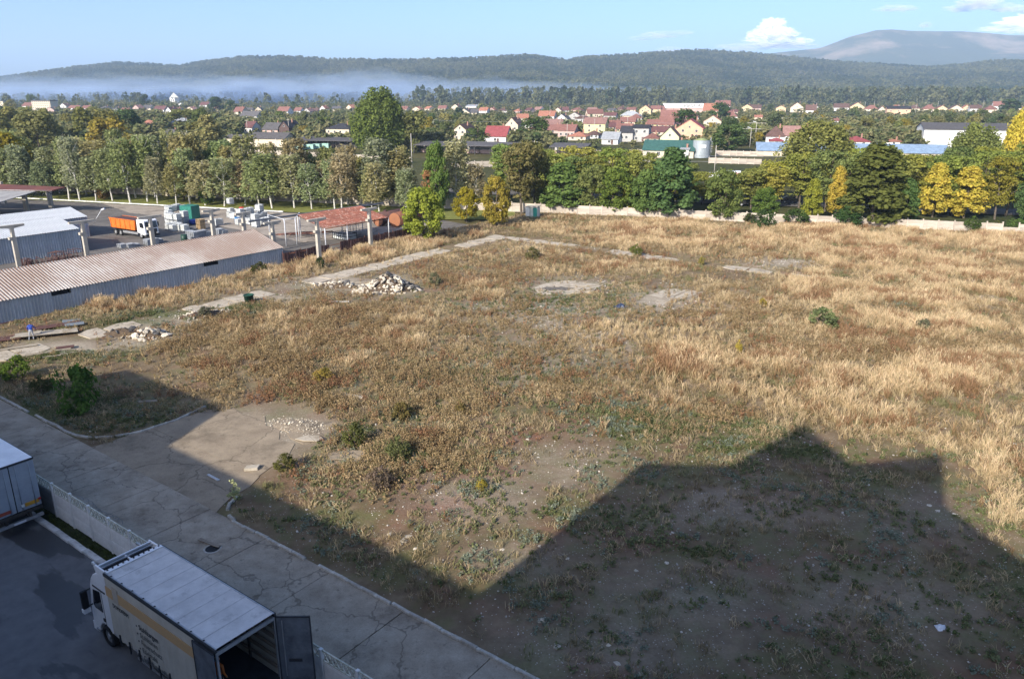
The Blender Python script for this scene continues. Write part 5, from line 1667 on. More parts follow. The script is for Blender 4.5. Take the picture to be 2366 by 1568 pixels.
stacks = [(442, 552, 6, palg), (451, 556, 7, palg), (461, 552, 6, palg), (470, 550, 6, palg), (479, 549, 5, palg), (508, 547, 6, palg), (517, 546, 5, palg), (344, 565, 4, palg), (356, 563, 4, palg), (366, 560, 3, palg), (465, 530, 8, palw), (283, 572, 3, palg), (300, 571, 3, palg), (312, 569, 2, palg)]
for k, (u, v, n, pm_) in enumerate(stacks):
    t = thing("pallet_stack", f"stack of {'wooden' if pm_ is palw else 'grey'} pallets beyond the long shed's ridge, {ordinal(k + 1)} in the yard", "pallets", G(u, v), ROT, "pallet stacks in the works yard")
    for j in range(int(n * 1.5)): inst("pallet", pm_, t, (random.Random(j + k).uniform(-.04, .04), 0, j * .15), (0, 0, random.Random(j * 3 + k).uniform(-.05, .05)))
gc = thing("site_container", "green metal container standing among the white totes", "container", G(441, 505), ROT + .3)
cbx = MB().box(-1.3, 1.3, -1.1, 1.1, .05, 2.4).build("body", M("green_container_paint", (.03, .20, .15), (.022, .15, .115), 1, .5), gc)
for i in range(8): box("rib", cbx.data.materials[0], gc, -1.25 + i * .34, -1.15 + i * .34, -1.14, -1.1, .1, 2.35)
box("roof", cbx.data.materials[0], gc, -1.34, 1.34, -1.15, 1.15, 2.4, 2.48)
for k, (u, v, w_, h_, col, nm, lab) in enumerate(((549, 515, 1.2, 1.0, (.02, .18, .45), "drum", "blue plastic drum among the totes"), (553, 516, .9, .9, (.45, .04, .03), "drum", "red drum standing next to the blue one"), (441, 548, .0, .0, (0, 0, 0), "", ""),
        (427, 561, 1.2, 1.3, (.02, .06, .04), "drum", "dark green drum by the grey pallets"), (559, 488, 1.2, .8, (.5, .05, .03), "drum", "red drum beside the crane bracket"), (447, 518, 1.6, .8, (.02, .05, .30), "drum", "dark blue drum near the wooden pallets"))):
    if not nm: continue
    c_ = G(u, v)
    mb = MB().cyl((0, 0, 0), (0, 0, h_), w_ * .4, None, 16)
    for z in (.33, .66): mb.cyl((0, 0, h_ * z - .03), (0, 0, h_ * z + .03), w_ * .42, None, 16)
    mb.cyl((0, 0, h_), (0, 0, h_ + .04), w_ * .36, w_ * .34, 16)
    tag(mb.build(nm, M(f"drum_paint_{k}", col, tuple(x * .7 for x in col), 2, .45), None, c_), lab, "drum")
# pipes, ladder and scrap under the canopy
r = random.Random(21)
for k in range(12):
    p = G(668 + k * 6.5, 541 + (k % 3) * 3 - k * .2)
    q = MB().cyl((-2.2, 0, .12), (2.2, 0, .12), .11, None, 8)
    o_ = tag(q.build("scrap_pipe", m_rust if k % 2 else m_rustdk, None, (p.x, p.y, .02 + .2 * (k % 3)), ROT + rad(70) + r.uniform(-.08, .08)), f"rusty pipe in the bundle behind the pipe posts, {ordinal(k + 1)} in the bundle", "pipe", "rusty pipes behind the posts")
crt = thing("wire_crate", "white wire crate standing under the rusty canopy", "crate", G(797, 552), ROT)
MB().box(-1.7, 1.7, -.9, .9, .1, .9).build("lining", m_tote, crt)
wc = MB()
for x in np.linspace(-1.75, 1.75, 9):
    for y in (-.95, .95): wc.box(x - .03, x + .03, y - .03, y + .03, 0, 1.1)
for z in (.1, .6, 1.1):
    for y in (-.95, .95): wc.box(-1.75, 1.75, y - .03, y + .03, z - .03, z + .03)
    for x in (-1.75, 1.75): wc.box(x - .03, x + .03, -.95, .95, z - .03, z + .03)
wc.build("wire_frame", m_dark, crt)
for k, (u, v) in enumerate(((810, 541), (824, 539))):
    t = thing("step_ladder", "white folding step ladder under the rusty canopy, " + ("the one nearer the wire crate" if k == 0 else "the one nearer the tanks"), "ladder", G(u, v), ROT)
    ld = MB()
    for y in (-.35, .35):
        ld.cyl((-.5, y, 0), (0, y * .8, 2.3), .035, None, 6).cyl((.5, y, 0), (0, y * .8, 2.3), .035, None, 6)
    ld.build("rails", m_pipe, t)
    for j in range(6): box("rung", m_pipe, t, -.5 + j * .08, -.42 + j * .08, -.33, .33, .3 + j * .36, .34 + j * .36)
r = random.Random(33)
for k in range(26):
    u, v = r.uniform(45, 165), r.uniform(594, 612)
    v = 622 - (u - 45) * .14 - r.uniform(2, 14)
    fr_ = MB()
    L_, w_, h_ = r.uniform(1, 2.2), r.uniform(.6, 1), r.uniform(.5, 1.1)
    for a, b in (((0, 0, 0), (L_, 0, 0)), ((0, w_, 0), (L_, w_, 0)), ((0, 0, h_), (L_, 0, h_)), ((0, w_, h_), (L_, w_, h_)), ((0, 0, 0), (0, 0, h_)), ((L_, 0, 0), (L_, 0, h_)), ((0, w_, 0), (0, w_, h_)), ((L_, w_, 0), (L_, w_, h_))):
        fr_.cyl(a, b, .045, None, 4)
    tag(fr_.build("steel_stillage", m_rustdk, None, G(u, v, .05), ROT + r.uniform(-.5, .5)), f"rusty steel stillage heaped between the two metal sheds, {ordinal(k + 1)} in the heap", "stillage", "scrap frames between the sheds")

# ------------------------------------------------------------------ street wall and the hut in its corner
m_slabw = M("pale_panel_concrete", (0.50, 0.44, 0.36), (0.36, 0.31, 0.255), .8, .9, bump=.2, rnd=.2, spot=(.20, .165, .13), spot_scale=.7, spot_lo=.54, spot_hi=.68)
pst = MB().box(-.1, .1, -.1, .1, -.1, 2.0).mesh("post", m_slabw)
pnl = MB().box(-1.1, 1.1, -.04, .04, 0, .56).prism([(-1.0, -.05), (1.0, -.05), (1.0, -.041), (-1.0, -.041)], 'z', .06, .5).mesh("panel", m_slabw)


def panel_run(label, d0, d1, seed, hgt=3, missing=.04):
    t = thing("panel_fence", label, "wall", WALL_A, WROT)
    rr = random.Random(seed)
    d = d0
    while d < d1:
        inst("post", pst, t, (d, 0, rr.uniform(-.05, .02)), (rr.gauss(0, .015), rr.gauss(0, .015), 0))
        for k in range(hgt):
            if k == hgt - 1 and rr.random() < missing: continue
            inst("panel", pnl, t, (d + 1.2, rr.gauss(0, .012), .02 + k * .575), (rr.gauss(0, .02), rr.gauss(0, .008), 0))
        d += 2.4
    return t


panel_run("pale concrete panel wall along the back of the field", 0, 92, 5)
panel_run("pale concrete panel wall behind the birches", -150, -1, 6, missing=.1)
hut = thing("hut", "small white hut with a green door in the corner of the field", "hut", G(1231, 502), WROT + rad(-4))
MB().box(-1.15, 1.15, -.8, .8, 0, 1.95).build("wall", m_slabw if False else M("white_hut_wall", (.66, .66, .60), (.54, .53, .47), 1.5, .9), hut)
MB().prism([(-1.3, 1.98), (1.3, 2.12), (1.3, 2.22), (-1.3, 2.06)], 'y', -1.0, 1.0).build("roof", m_conc, hut)
box("door", M("green_door_paint", (.03, .25, .19), (.024, .2, .15), 2, .6), hut, .35, 1.12, -.84, -.8, .05, 1.9)
box("door_frame", m_dark, hut, -.32, -.24, -.83, -.8, .0, 1.95)
box("pale_door", M("pale_door_paint", (.5, .52, .44), (.42, .44, .36), 2, .6), hut, -.22, .33, -.83, -.8, .05, 1.9)

# ================================================================== TREES
m_leaf = leaf_mat("tree_leaves", .42, False, .68, 1.3)
m_leaf_i = leaf_mat("far_tree_leaves", .32, True, .6, 1.35)
m_bark = M("grey_bark", (.13, .105, .08), (.08, .065, .05), 3, .95, bump=.5)
m_birchbark = M("birch_bark", (.62, .60, .55), (.40, .38, .34), 2.2, .85, spot=(.09, .08, .07), spot_scale=3, spot_lo=.62, spot_hi=.68)


def clump_crown(name, seed, H, z0, rad_f, K, per, leaf, cl_r, mat, flat=1.0, up=.5, droop=0.0, core=.25, gap=0.0):
    """leaf quads gathered in clumps through the crown's volume; rad_f(t) is the crown radius at relative height t"""
    r = np.random.RandomState(seed)
    C, N, S, VA = [], [], [], []
    for k in range(K):
        t = r.rand() ** .9
        R = rad_f(t)
        a = r.rand() * 6.283
        q = math.sqrt(core + (1 - core) * r.rand())
        c = np.array([R * q * math.cos(a), R * q * math.sin(a), z0 + (H - z0) * t])
        cr = cl_r * (.65 + .7 * r.rand()) * (.6 + .4 * min(1, R / max(cl_r, .01)))
        n = int(per * (.6 + .8 * r.rand()))
        d = r.normal(size=(n, 3)); d /= np.linalg.norm(d, axis=1, keepdims=True)
        rr_ = cr * (.35 + .65 * r.rand(n) ** .5)
        P = c + d * rr_[:, None] * np.array([1, 1, flat])
        if droop: P[:, 2] -= droop * r.rand(n) * np.linalg.norm(d[:, :2], axis=1)
        C.append(P)
        N.append(d * .9 + np.array([0, 0, up]) + r.normal(size=(n, 3)) * .55)
        S.append(leaf * (.65 + .7 * r.rand(n)))
        VA.append(np.clip(r.rand() * .55 + r.rand(n) * .5, 0, 1))
    C, N, S, VA = np.concatenate(C), np.concatenate(N), np.concatenate(S), np.concatenate(VA)
    V, F, v = leafquads(C, N, S, r, 1.0, VA)
    return npmesh(name, V, F, mat, False, {"var": ('FACE', v)})


def birch_crown(name, seed, H, mat, thin=1.0):
    r = np.random.RandomState(seed)
    C, N, S, VA = [], [], [], []
    for k in range(int(230 * thin)):
        t = .30 + .70 * r.rand() ** .9
        R = 2.3 * (1 - .66 * t) * min(1, t * 3.0) + .25
        a = r.rand() * 6.283
        q = .35 + .65 * math.sqrt(r.rand())
        base = np.array([R * q * math.cos(a), R * q * math.sin(a), H * t])
        L = (.7 + 1.3 * r.rand()) * (1 - .35 * t)
        n = int(8 + 9 * r.rand())
        cv = r.rand() * .55
        sway = r.normal(size=2) * .25
        for j in range(n):
            f = (j + r.rand()) / n
            C.append(base + np.array([sway[0] * f, sway[1] * f, -L * f]) + r.normal(size=3) * .16)
            N.append(r.normal(size=3) + np.array([math.cos(a), math.sin(a), .2]) * .6)
            S.append(.25 * (.6 + .8 * r.rand())); VA.append(min(1, cv + r.rand() * .5))
    V, F, v = leafquads(C, N, np.array(S), r, 1.2, np.array(VA))
    return npmesh(name, V, F, mat, False, {"var": ('FACE', v)})


def trunk_mesh(name, seed, H, r0, mat, limbs=7, z0=.25, spread=.5, bend=.03, limb_len=.35, top=.92):
    r = random.Random(seed)
    m = MB()
    pts = []
    n = 7
    dx, dy = r.gauss(0, bend), r.gauss(0, bend)
    x = y = 0
    for i in range(n + 1):
        t = i / n
        pts.append((Vector((x, y, -.15 + (H * top + .15) * t)), r0 * (1 - .88 * t) + .008))
        x += H * (dx + r.gauss(0, bend * .6)) / n; y += H * (dy + r.gauss(0, bend * .6)) / n
    for (p, a), (q, b) in zip(pts[:-1], pts[1:]): m.cyl(p, q, a, b, 7, False)
    for k in range(limbs):
        t = z0 + (.92 - z0) * (k + r.random()) / limbs
        i = min(n - 1, int(t * n))
        p, rr_ = pts[i][0].lerp(pts[i + 1][0], t * n - i), pts[i][1] * .55
        a = r.uniform(0, 6.283)
        L = H * limb_len * (1 - .6 * t) * r.uniform(.7, 1.2)
        q = p + Vector((math.cos(a) * spread * L, math.sin(a) * spread * L, L * .6))
        e = q + Vector((math.cos(a + r.gauss(0, .4)) * spread * L * .6, math.sin(a) * spread * L * .6, L * .45))
        m.cyl(p, q, rr_, rr_ * .55, 5, False); m.cyl(q, e, rr_ * .55, .012, 5, False)
    return m.mesh(name, mat)


def rf_round(R): return lambda t: R * max(.12, math.sin(math.pi * (0.12 + .82 * t)) ** .75)
def rf_cone(R): return lambda t: R * (.12 + .95 * (1 - t) ** .75 * min(1, .45 + t * 3.5))
def rf_spread(R): return lambda t: R * (.35 + .75 * t) * (1 if t < .8 else 1 - (t - .8) * 2.6)
def rf_column(R): return lambda t: R * (.55 + .45 * math.sin(math.pi * min(1, t * 1.1))) * (1 if t < .75 else 1 - (t - .75) * 2.4)


KINDS = {}
def kind(name, nvar, crown, trunk, H):
    KINDS[name] = ([crown(k) for k in range(nvar)], [trunk(k) for k in range(nvar)], H)


kind('birch', 5, lambda k: birch_crown("crown", 700 + k, 12, m_leaf, (1.15, 1, .75, 1.25, 1)[k]), lambda k: trunk_mesh("trunk", 30 + k, 12, .17, m_birchbark, 11, .25, .42, .035, .34, .98), 12)
kind('chestnut', 3, lambda k: clump_crown("crown", 720 + k, 9, .9, rf_cone(3.1), 110, 70, .34, .85, m_leaf, .6, .9, .35, .35), lambda k: trunk_mesh("trunk", 40 + k, 9, .2, m_bark, 6, .2, .5), 9)
kind('broad', 4, lambda k: clump_crown("crown", 740 + k, 8, 1.0, rf_round(3.1), 105, 66, .29, .8, m_leaf, .8, .5, .1, .3), lambda k: trunk_mesh("trunk", 50 + k, 8, .18, m_bark, 7, .2, .55), 8)
kind('acacia', 4, lambda k: clump_crown("crown", 760 + k, 9, 2.2, rf_spread(3.3), 95, 60, .29, .95, m_leaf, .38, 1.2, .1, .2), lambda k: trunk_mesh("trunk", 60 + k, 9, .18, m_bark, 8, .25, .75, .04, .4), 9)
kind('willow', 2, lambda k: clump_crown("crown", 780 + k, 20, 1.5, rf_round(8.2), 230, 66, .62, 1.9, m_leaf, 1.15, .1, 2.4, .35), lambda k: trunk_mesh("trunk", 70 + k, 20, .5, m_bark, 9, .2, .6), 20)
kind('mid', 5, lambda k: clump_crown("crown", 800 + k, 9, .8, (rf_round(3.4), rf_column(2.6), rf_round(3.8), rf_spread(3.3), rf_cone(3.2))[k], 48, 44, .52, 1.15, m_leaf, .8, .5, .1, .3), lambda k: trunk_mesh("trunk", 80 + k, 9, .2, m_bark, 5, .25, .5), 9)
kind('shrub', 3, lambda k: clump_crown("crown", 820 + k, 2.2, .12, rf_round(1.35), 42, 34, .17, .38, m_leaf, .8, .6, .05, .3), lambda k: trunk_mesh("trunk", 90 + k, 2.2, .05, m_bark, 7, .05, .7, .04, .5, .8), 2.2)


def tree(kname, loc, H, spread, col, label, group=None, name=None, var=None, seed=0, cat="tree"):
    cs, ts, H0 = KINDS[kname]
    r = random.Random(seed * 7919 + 13)
    k = r.randrange(len(cs)) if var is None else var
    t = thing(name or {'birch': 'birch_tree', 'chestnut': 'chestnut_tree', 'willow': 'willow_tree', 'acacia': 'acacia_tree', 'shrub': 'shrub'}.get(kname, 'tree'), label, cat, loc, r.uniform(0, 6.28), group)
    sz = H / H0
    if kname == 'birch': t.rotation_euler = (r.gauss(0, .045), r.gauss(0, .045), t.rotation_euler.z)
    a = inst("trunk", ts[k], t, (0, 0, 0), (0, 0, 0), (sz * (.7 + .3 * spread), sz * (.7 + .3 * spread), sz))
    c = inst("crown", cs[k], t, (0, 0, 0), (0, 0, 0), (sz * spread, sz * spread, sz))
    j = r.uniform(.85, 1.15)
    kf = (1.0 if H < 2 else 1.25) if kname == 'shrub' else (1.7 if max(col) < .2 else 1.15)
    col = tuple(x * kf for x in col)
    if kname == 'shrub' and H < 2: col = (col[0] * 1.15, col[1] * .95, col[2] * 1.25)
    c.color = (col[0] * j * r.uniform(.93, 1.07), col[1] * j, col[2] * j * r.uniform(.85, 1.15), 1)
    return t


def tree_px(kname, u, vb, vt, wpx, col, label, group=None, **kw):
    """tree whose foot is seen at (u, vb), top at row vt and crown about wpx wide"""
    p = G(u, vb)
    m = px(p.y)
    H = (vb - vt) * m * 1.03
    base_w = {'birch': 4.6 / 12, 'chestnut': 6.6 / 9, 'broad': 7.2 / 8, 'acacia': 8.2 / 9, 'willow': 18.5 / 20, 'mid': 7.8 / 9, 'shrub': 3.2 / 2.2}[kname]
    return tree(kname, p, H, wpx * m / (H * base_w), col, label, group, **kw)


BIR = [tuple(x * 1.3 for x in c_) for c_ in [(.19, .20, .09), (.17, .19, .085), (.215, .205, .095), (.19, .195, .10), (.235, .20, .10), (.165, .19, .08)]]
r = random.Random(55)
front = [8, 34, 62, 104, 130, 160, 190, 226, 259, 295, 332, 370, 408, 447, 487, 524, 561, 599, 636, 678, 718, 761, 803, 846, 888, 930]
for k, u in enumerate(front):
    vb = 463 + (u - 190) * .0375 + r.uniform(-2.5, 2)
    tree_px('birch', u + r.uniform(-14, 14), vb, vb - r.uniform(84, 152), r.uniform(56, 100), r.choice(BIR), f"slender white-stemmed birch, {ordinal(k + 1)} along the front of the lawn row", "birches along the lawn", seed=k)
for k, u in enumerate([20, 58, 96, 138, 178, 214, 250, 286, 322, 360, 396, 432, 470, 508, 545, 583, 620, 655, 695, 735, 775, 818, 860, 905, 955, 1010, 1050, 1090]):
    vb = 452 + (u - 190) * .036 + r.uniform(-2, 2)
    tree_px('birch', u + r.uniform(-16, 16), vb - r.uniform(0, 6), vb - r.uniform(84, 150), r.uniform(60, 104), r.choice(BIR), f"slender birch in the rear lawn row, {ordinal(k + 1)} counting towards the field", "birches in the rear lawn row", seed=100 + k)
GRN, DGRN, YEL, ORG, OLV, BRT = (.085, .125, .032), (.058, .092, .028), (.50, .43, .07), (.40, .30, .06), (.13, .14, .04), (.16, .195, .03)
for (kn, u, vb, vt, w, col, lab) in [
        ('broad', 28, 452, 322, 120, (.25, .21, .03), "bushy yellow-green tree behind the open canopy"), ('broad', 425, 462, 352, 62, BRT, "bright green young tree standing among the birches"),
        ('broad', 480, 474, 425, 40, GRN, "small green bush tree between birch trunks near the container"), ('broad', 240, 462, 428, 34, (.2, .13, .05), "small rusty leaved sapling under the birches"),
        ('broad', 1010, 490, 345, 70, (.09, .13, .035), "tall narrow green tree between birches and yellow trees"), ('acacia', 990, 492, 400, 34, (.30, .17, .08), "slim reddish autumn tree at the lawn's end"),
        ('broad', 980, 556, 443, 108, (.155, .185, .025), "bright green walnut tree at the end of the rusty fence"), ('broad', 1078, 512, 440, 66, (.30, .24, .03), "yellow-green tree behind the railings near the hut"),
        ('broad', 1146, 524, 418, 74, (.36, .27, .05), "yellow-brown tree left of the hut"), ('acacia', 1205, 492, 340, 120, (.14, .12, .045), "tall dull olive tree behind the white hut"),
        ('chestnut', 1300, 489, 383, 118, GRN, "dense green tree just beyond the hut at the wall"), ('broad', 1368, 491, 392, 98, OLV, "olive tree with whitewashed trunk second along the wall"), ('broad', 1424, 496, 400, 98, (.10, .13, .03), "green tree with whitewashed trunk third along the wall"),
        ('broad', 1470, 494, 420, 74, (.16, .15, .03), "small yellow-green tree fourth along the wall"), ('broad', 1494, 501, 402, 94, GRN, "green tree with white trunk fifth along the wall"), ('chestnut', 1548, 503, 352, 132, DGRN, "big dark green spreading tree in the middle of the wall row"),
        ('broad', 1668, 510, 402, 96, (.10, .125, .04), "thin-crowned green tree right of the big dark one"), ('broad', 1765, 510, 440, 72, GRN, "low green tree by the wall below the tall clump"), ('chestnut', 1873, 510, 418, 52, (.17, .18, .028), "small conical yellow-green tree at the wall"),
        ('chestnut', 1930, 497, 390, 54, (.40, .32, .06), "small orange-yellow autumn tree behind the wall"), ('chestnut', 2012, 520, 343, 176, (.068, .078, .024), "very large dark chestnut tree against the wall"), ('chestnut', 2086, 524, 420, 72, DGRN, "green tree close to the right of the large dark chestnut"),
        ('chestnut', 2154, 500, 384, 78, YEL, "bright yellow tree behind the wall, the narrower of two"), ('chestnut', 2226, 502, 392, 96, (.50, .42, .065), "bright yellow tree behind the wall, the broader of two"), ('acacia', 2298, 505, 372, 90, (.27, .235, .045), "mustard coloured tree right of the yellow pair"),
        ('broad', 2372, 510, 392, 70, DGRN, "dark green tree cut by the right frame edge"), ('broad', 1235, 480, 345, 90, (.12, .12, .04), "dull green tree standing behind the hut wall"),
        ('willow', 880, 352, 222, 136, (.085, .115, .03), "great green willow rising above the long low sheds"), ('mid', 960, 352, 268, 70, (.12, .12, .045), "ragged olive tree beside the great willow"),
        ('willow', 1880, 420, 296, 176, (.125, .135, .045), "tall grey-green poplar clump in front of the blue roof"), ('willow', 2240, 420, 300, 124, (.115, .13, .045), "tall grey-green poplar in front of the white warehouse"), ('willow', 2345, 412, 270, 84, (.45, .36, .05), "tall golden poplar at the right frame edge")]:
    tree_px(kn, u, vb, vt, w, col, lab, seed=int(u))
for k in range(20):
    u = 15 + k * 49 + r.uniform(-18, 18); vb = 443 + (u - 190) * .034 + r.uniform(-4, 2)
    tree_px('broad', u, vb, vb - r.uniform(62, 118), r.uniform(60, 104), r.choice([(.15, .165, .06), (.12, .15, .05), (.18, .175, .06), (.14, .145, .06)]), f"leafy tree filling in behind the birch rows, {ordinal(k + 1)} counting towards the field", "leafy trees behind the birches", seed=900 + k)
# second row, beyond the street wall: yellowing acacias
TOPS = [(1100, 335), (1300, 345), (1450, 345), (1540, 366), (1590, 384), (1650, 394), (1700, 396), (1760, 374), (1830, 342), (1950, 350), (2100, 360), (2250, 345), (2420, 340)]
def top_at(u): return float(np.interp(u, [a for a, _ in TOPS], [b for _, b in TOPS]))
cols = [(.20, .235, .06), (.25, .265, .06), (.165, .21, .06), (.22, .24, .06), (.33, .315, .065)]
for k in range(24):
    u = 1168 + k * 52 + r.uniform(-14, 14)
    vb = 462 + (u - 1250) * .034 + r.uniform(-6, 4)
    vt = top_at(u) + r.uniform(0, 26)
    tree_px('acacia', u, vb, vt, r.uniform(96, 128), r.choice(cols) if u > 1240 else cols[2], f"yellowing acacia beyond the street wall, {ordinal(k + 1)} from the hut end", "acacias beyond the street wall", seed=300 + k)
for k in range(19):
    u = 1190 + k * 66 + r.uniform(-16, 16)
    vb = 446 + (u - 1250) * .03 + r.uniform(-6, 4)
    tree_px('acacia', u, vb, top_at(u) + r.uniform(-2, 22), r.uniform(84, 116), r.choice(cols), f"acacia on the far side of the street, {ordinal(k + 1)} from the hut end", "acacias across the street", seed=340 + k)
# shrubs
for k, (u, vb, vt, w, col, lab) in enumerate([
        (182, 955, 848, 112, (.07, .125, .022), "large leafy green shrub in the shade by the kerb"), (42, 878, 822, 74, (.10, .155, .025), "rounded green shrub near the dirt track"), (100, 905, 868, 60, (.06, .09, .03), "low green shrub between the two leafy ones"),
        (600, 634, 606, 44, (.075, .10, .03), "dark green bush growing against the long shed"), (478, 734, 708, 40, (.11, .14, .06), "grey-green bush on the pebbly rubble"), (1900, 762, 714, 78, (.14, .16, .06), "pale green spiky bush standing in the dry grass"),
        (1765, 528, 490, 62, DGRN, "dark green bush at the foot of the wall"), (1735, 516, 494, 40, DGRN, "small dark bush at the wall right of the thin-crowned tree"), (1838, 522, 486, 70, (.05, .085, .028), "broad dark bush below the conical yellow-green tree"), (1955, 528, 480, 74, (.045, .08, .026), "large dark bush left under the great chestnut"),
        (2245, 538, 502, 40, (.07, .11, .03), "small green bush before the pale wall under the yellow trees"), (2345, 536, 506, 56, (.07, .11, .03), "green bush before the wall near the right frame edge"), (2300, 534, 512, 30, (.09, .12, .03), "small leafy bush between the wall bushes at the right"),
        (1470, 592, 566, 34, (.13, .17, .04), "leafy green sapling bush growing on the slab path"), (1622, 614, 594, 20, (.26, .26, .05), "small yellow-green bush at the slab path"), (820, 1030, 978, 60, (.10, .14, .035), "tall green weed bush beside the apron rubble"), (922, 1062, 1008, 66, (.12, .16, .05), "tall green weed bush between brown weeds"),
        (880, 1132, 1078, 70, (.16, .155, .10), "grey-green feathery weed bush above the shadow's edge"), (930, 968, 930, 60, (.15, .15, .045), "olive weed bush in the middle of the brown weeds"), (1762, 712, 690, 22, (.36, .34, .06), "slender yellow flowering weed in the dry grass"), (1706, 818, 786, 18, (.42, .40, .06), "single yellow flowering mullein in the tall grass"),
        (1112, 1135, 1105, 34, (.30, .29, .05), "small yellow-green weed on the reddish ground"), (748, 880, 850, 60, (.24, .22, .05), "yellowish weed patch amid rust brown weeds"), (1065, 960, 925, 30, (.22, .21, .06), "yellow-green upright weed near the brown weeds' edge"), (1005, 660, 632, 34, (.14, .17, .07), "grey-green weed bush right of the pale stone heap"),
        (1230, 600, 574, 40, (.13, .14, .04), "low olive bush beside the slab path"), (660, 1085, 1050, 60, (.10, .125, .035), "weedy green clump at the apron's lit edge"), (2130, 770, 738, 40, (.13, .15, .06), "grey-green spiky weed in the right-hand dry grass"), (740, 562 + 60, 595, 26, (.06, .09, .03), "dark green creeper bush against the rusty fence")]):
    tree_px('shrub', u, vb, vt, w, col, lab, seed=500 + k, cat="shrub")
sp = thing("sapling", "slim pale-leaved sapling at the kerb's bend by the apron", "sapling", G(545, 1168))
trunk_mesh_ = trunk_mesh("stem", 7, 1.7, .02, m_bark, 6, .3, .5, .03, .3)
inst("stem", trunk_mesh_, sp)
c = inst("leaves", clump_crown("leaves", 5, 1.75, .5, rf_cone(.38), 16, 14, .10, .13, m_leaf, 1, .4), sp); c.color = (.42, .44, .22, 1)

# ================================================================== THE VILLAGE
K_ = 1 / 1.704                                   # photograph pixels -> 2366-wide frame
ROOFS = {'red': (.36, .05, .055), 'brick': (.27, .10, .07), 'orange': (.45, .15, .07), 'brown': (.15, .075, .055), 'dark': (.045, .045, .055), 'pink': (.36, .17, .13), 'grey': (.36, .38, .40), 'green': (.03, .13, .11), 'olive': (.20, .24, .09), 'blue': (.19, .31, .47), 'slate': (.12, .11, .11), 'maroon': (.17, .06, .055)}
WALLS = {'white': (.72, .70, .66), 'cream': (.66, .55, .38), 'yellow': (.68, .60, .26), 'apricot': (.70, .40, .23), 'grey': (.45, .43, .40), 'wood': (.11, .065, .055), 'pink': (.55, .36, .3), 'ochre': (.62, .46, .24), 'lime': (.62, .66, .36)}
def mute(c, f=.28):  # greys the village tones, putting some distance haze into the colour
    g = sum(c) / 3
    return tuple(x * (1 - f) + g * f for x in c)


ROOFS = {k: mute(c) for k, c in ROOFS.items()}
WALLS = {k: mute(c, .2) for k, c in WALLS.items()}
MR = {k: M("roof_tiles_" + k, c, tuple(x * .68 for x in c), .9, .8, rnd=.12, spec=.2) for k, c in ROOFS.items()}
MWL = {k: M("house_wall_" + k, c, tuple(x * .85 for x in c), .5, .9, rnd=.06) for k, c in WALLS.items()}
m_frame = M("white_window_frame", (.7, .7, .68), (.6, .6, .58), 2, .6)
win_f = MB().box(-.5, .5, -.05, .03, 0, 1.3).mesh("window", m_frame)
win_p = MB().box(-.42, -.03, -.07, -.05, .08, 1.22).box(.03, .42, -.07, -.05, .08, 1.22).mesh("pane", m_glass)
chim = MB().box(-.3, .3, -.3, .3, -.8, 1.0).box(-.36, .36, -.36, .36, 1.0, 1.15).mesh("chimney", M("chimney_brick", (.36, .2, .15), (.28, .15, .11), 3, .9))
HB = []                                          # picture boxes of the houses, kept clear of scattered trees


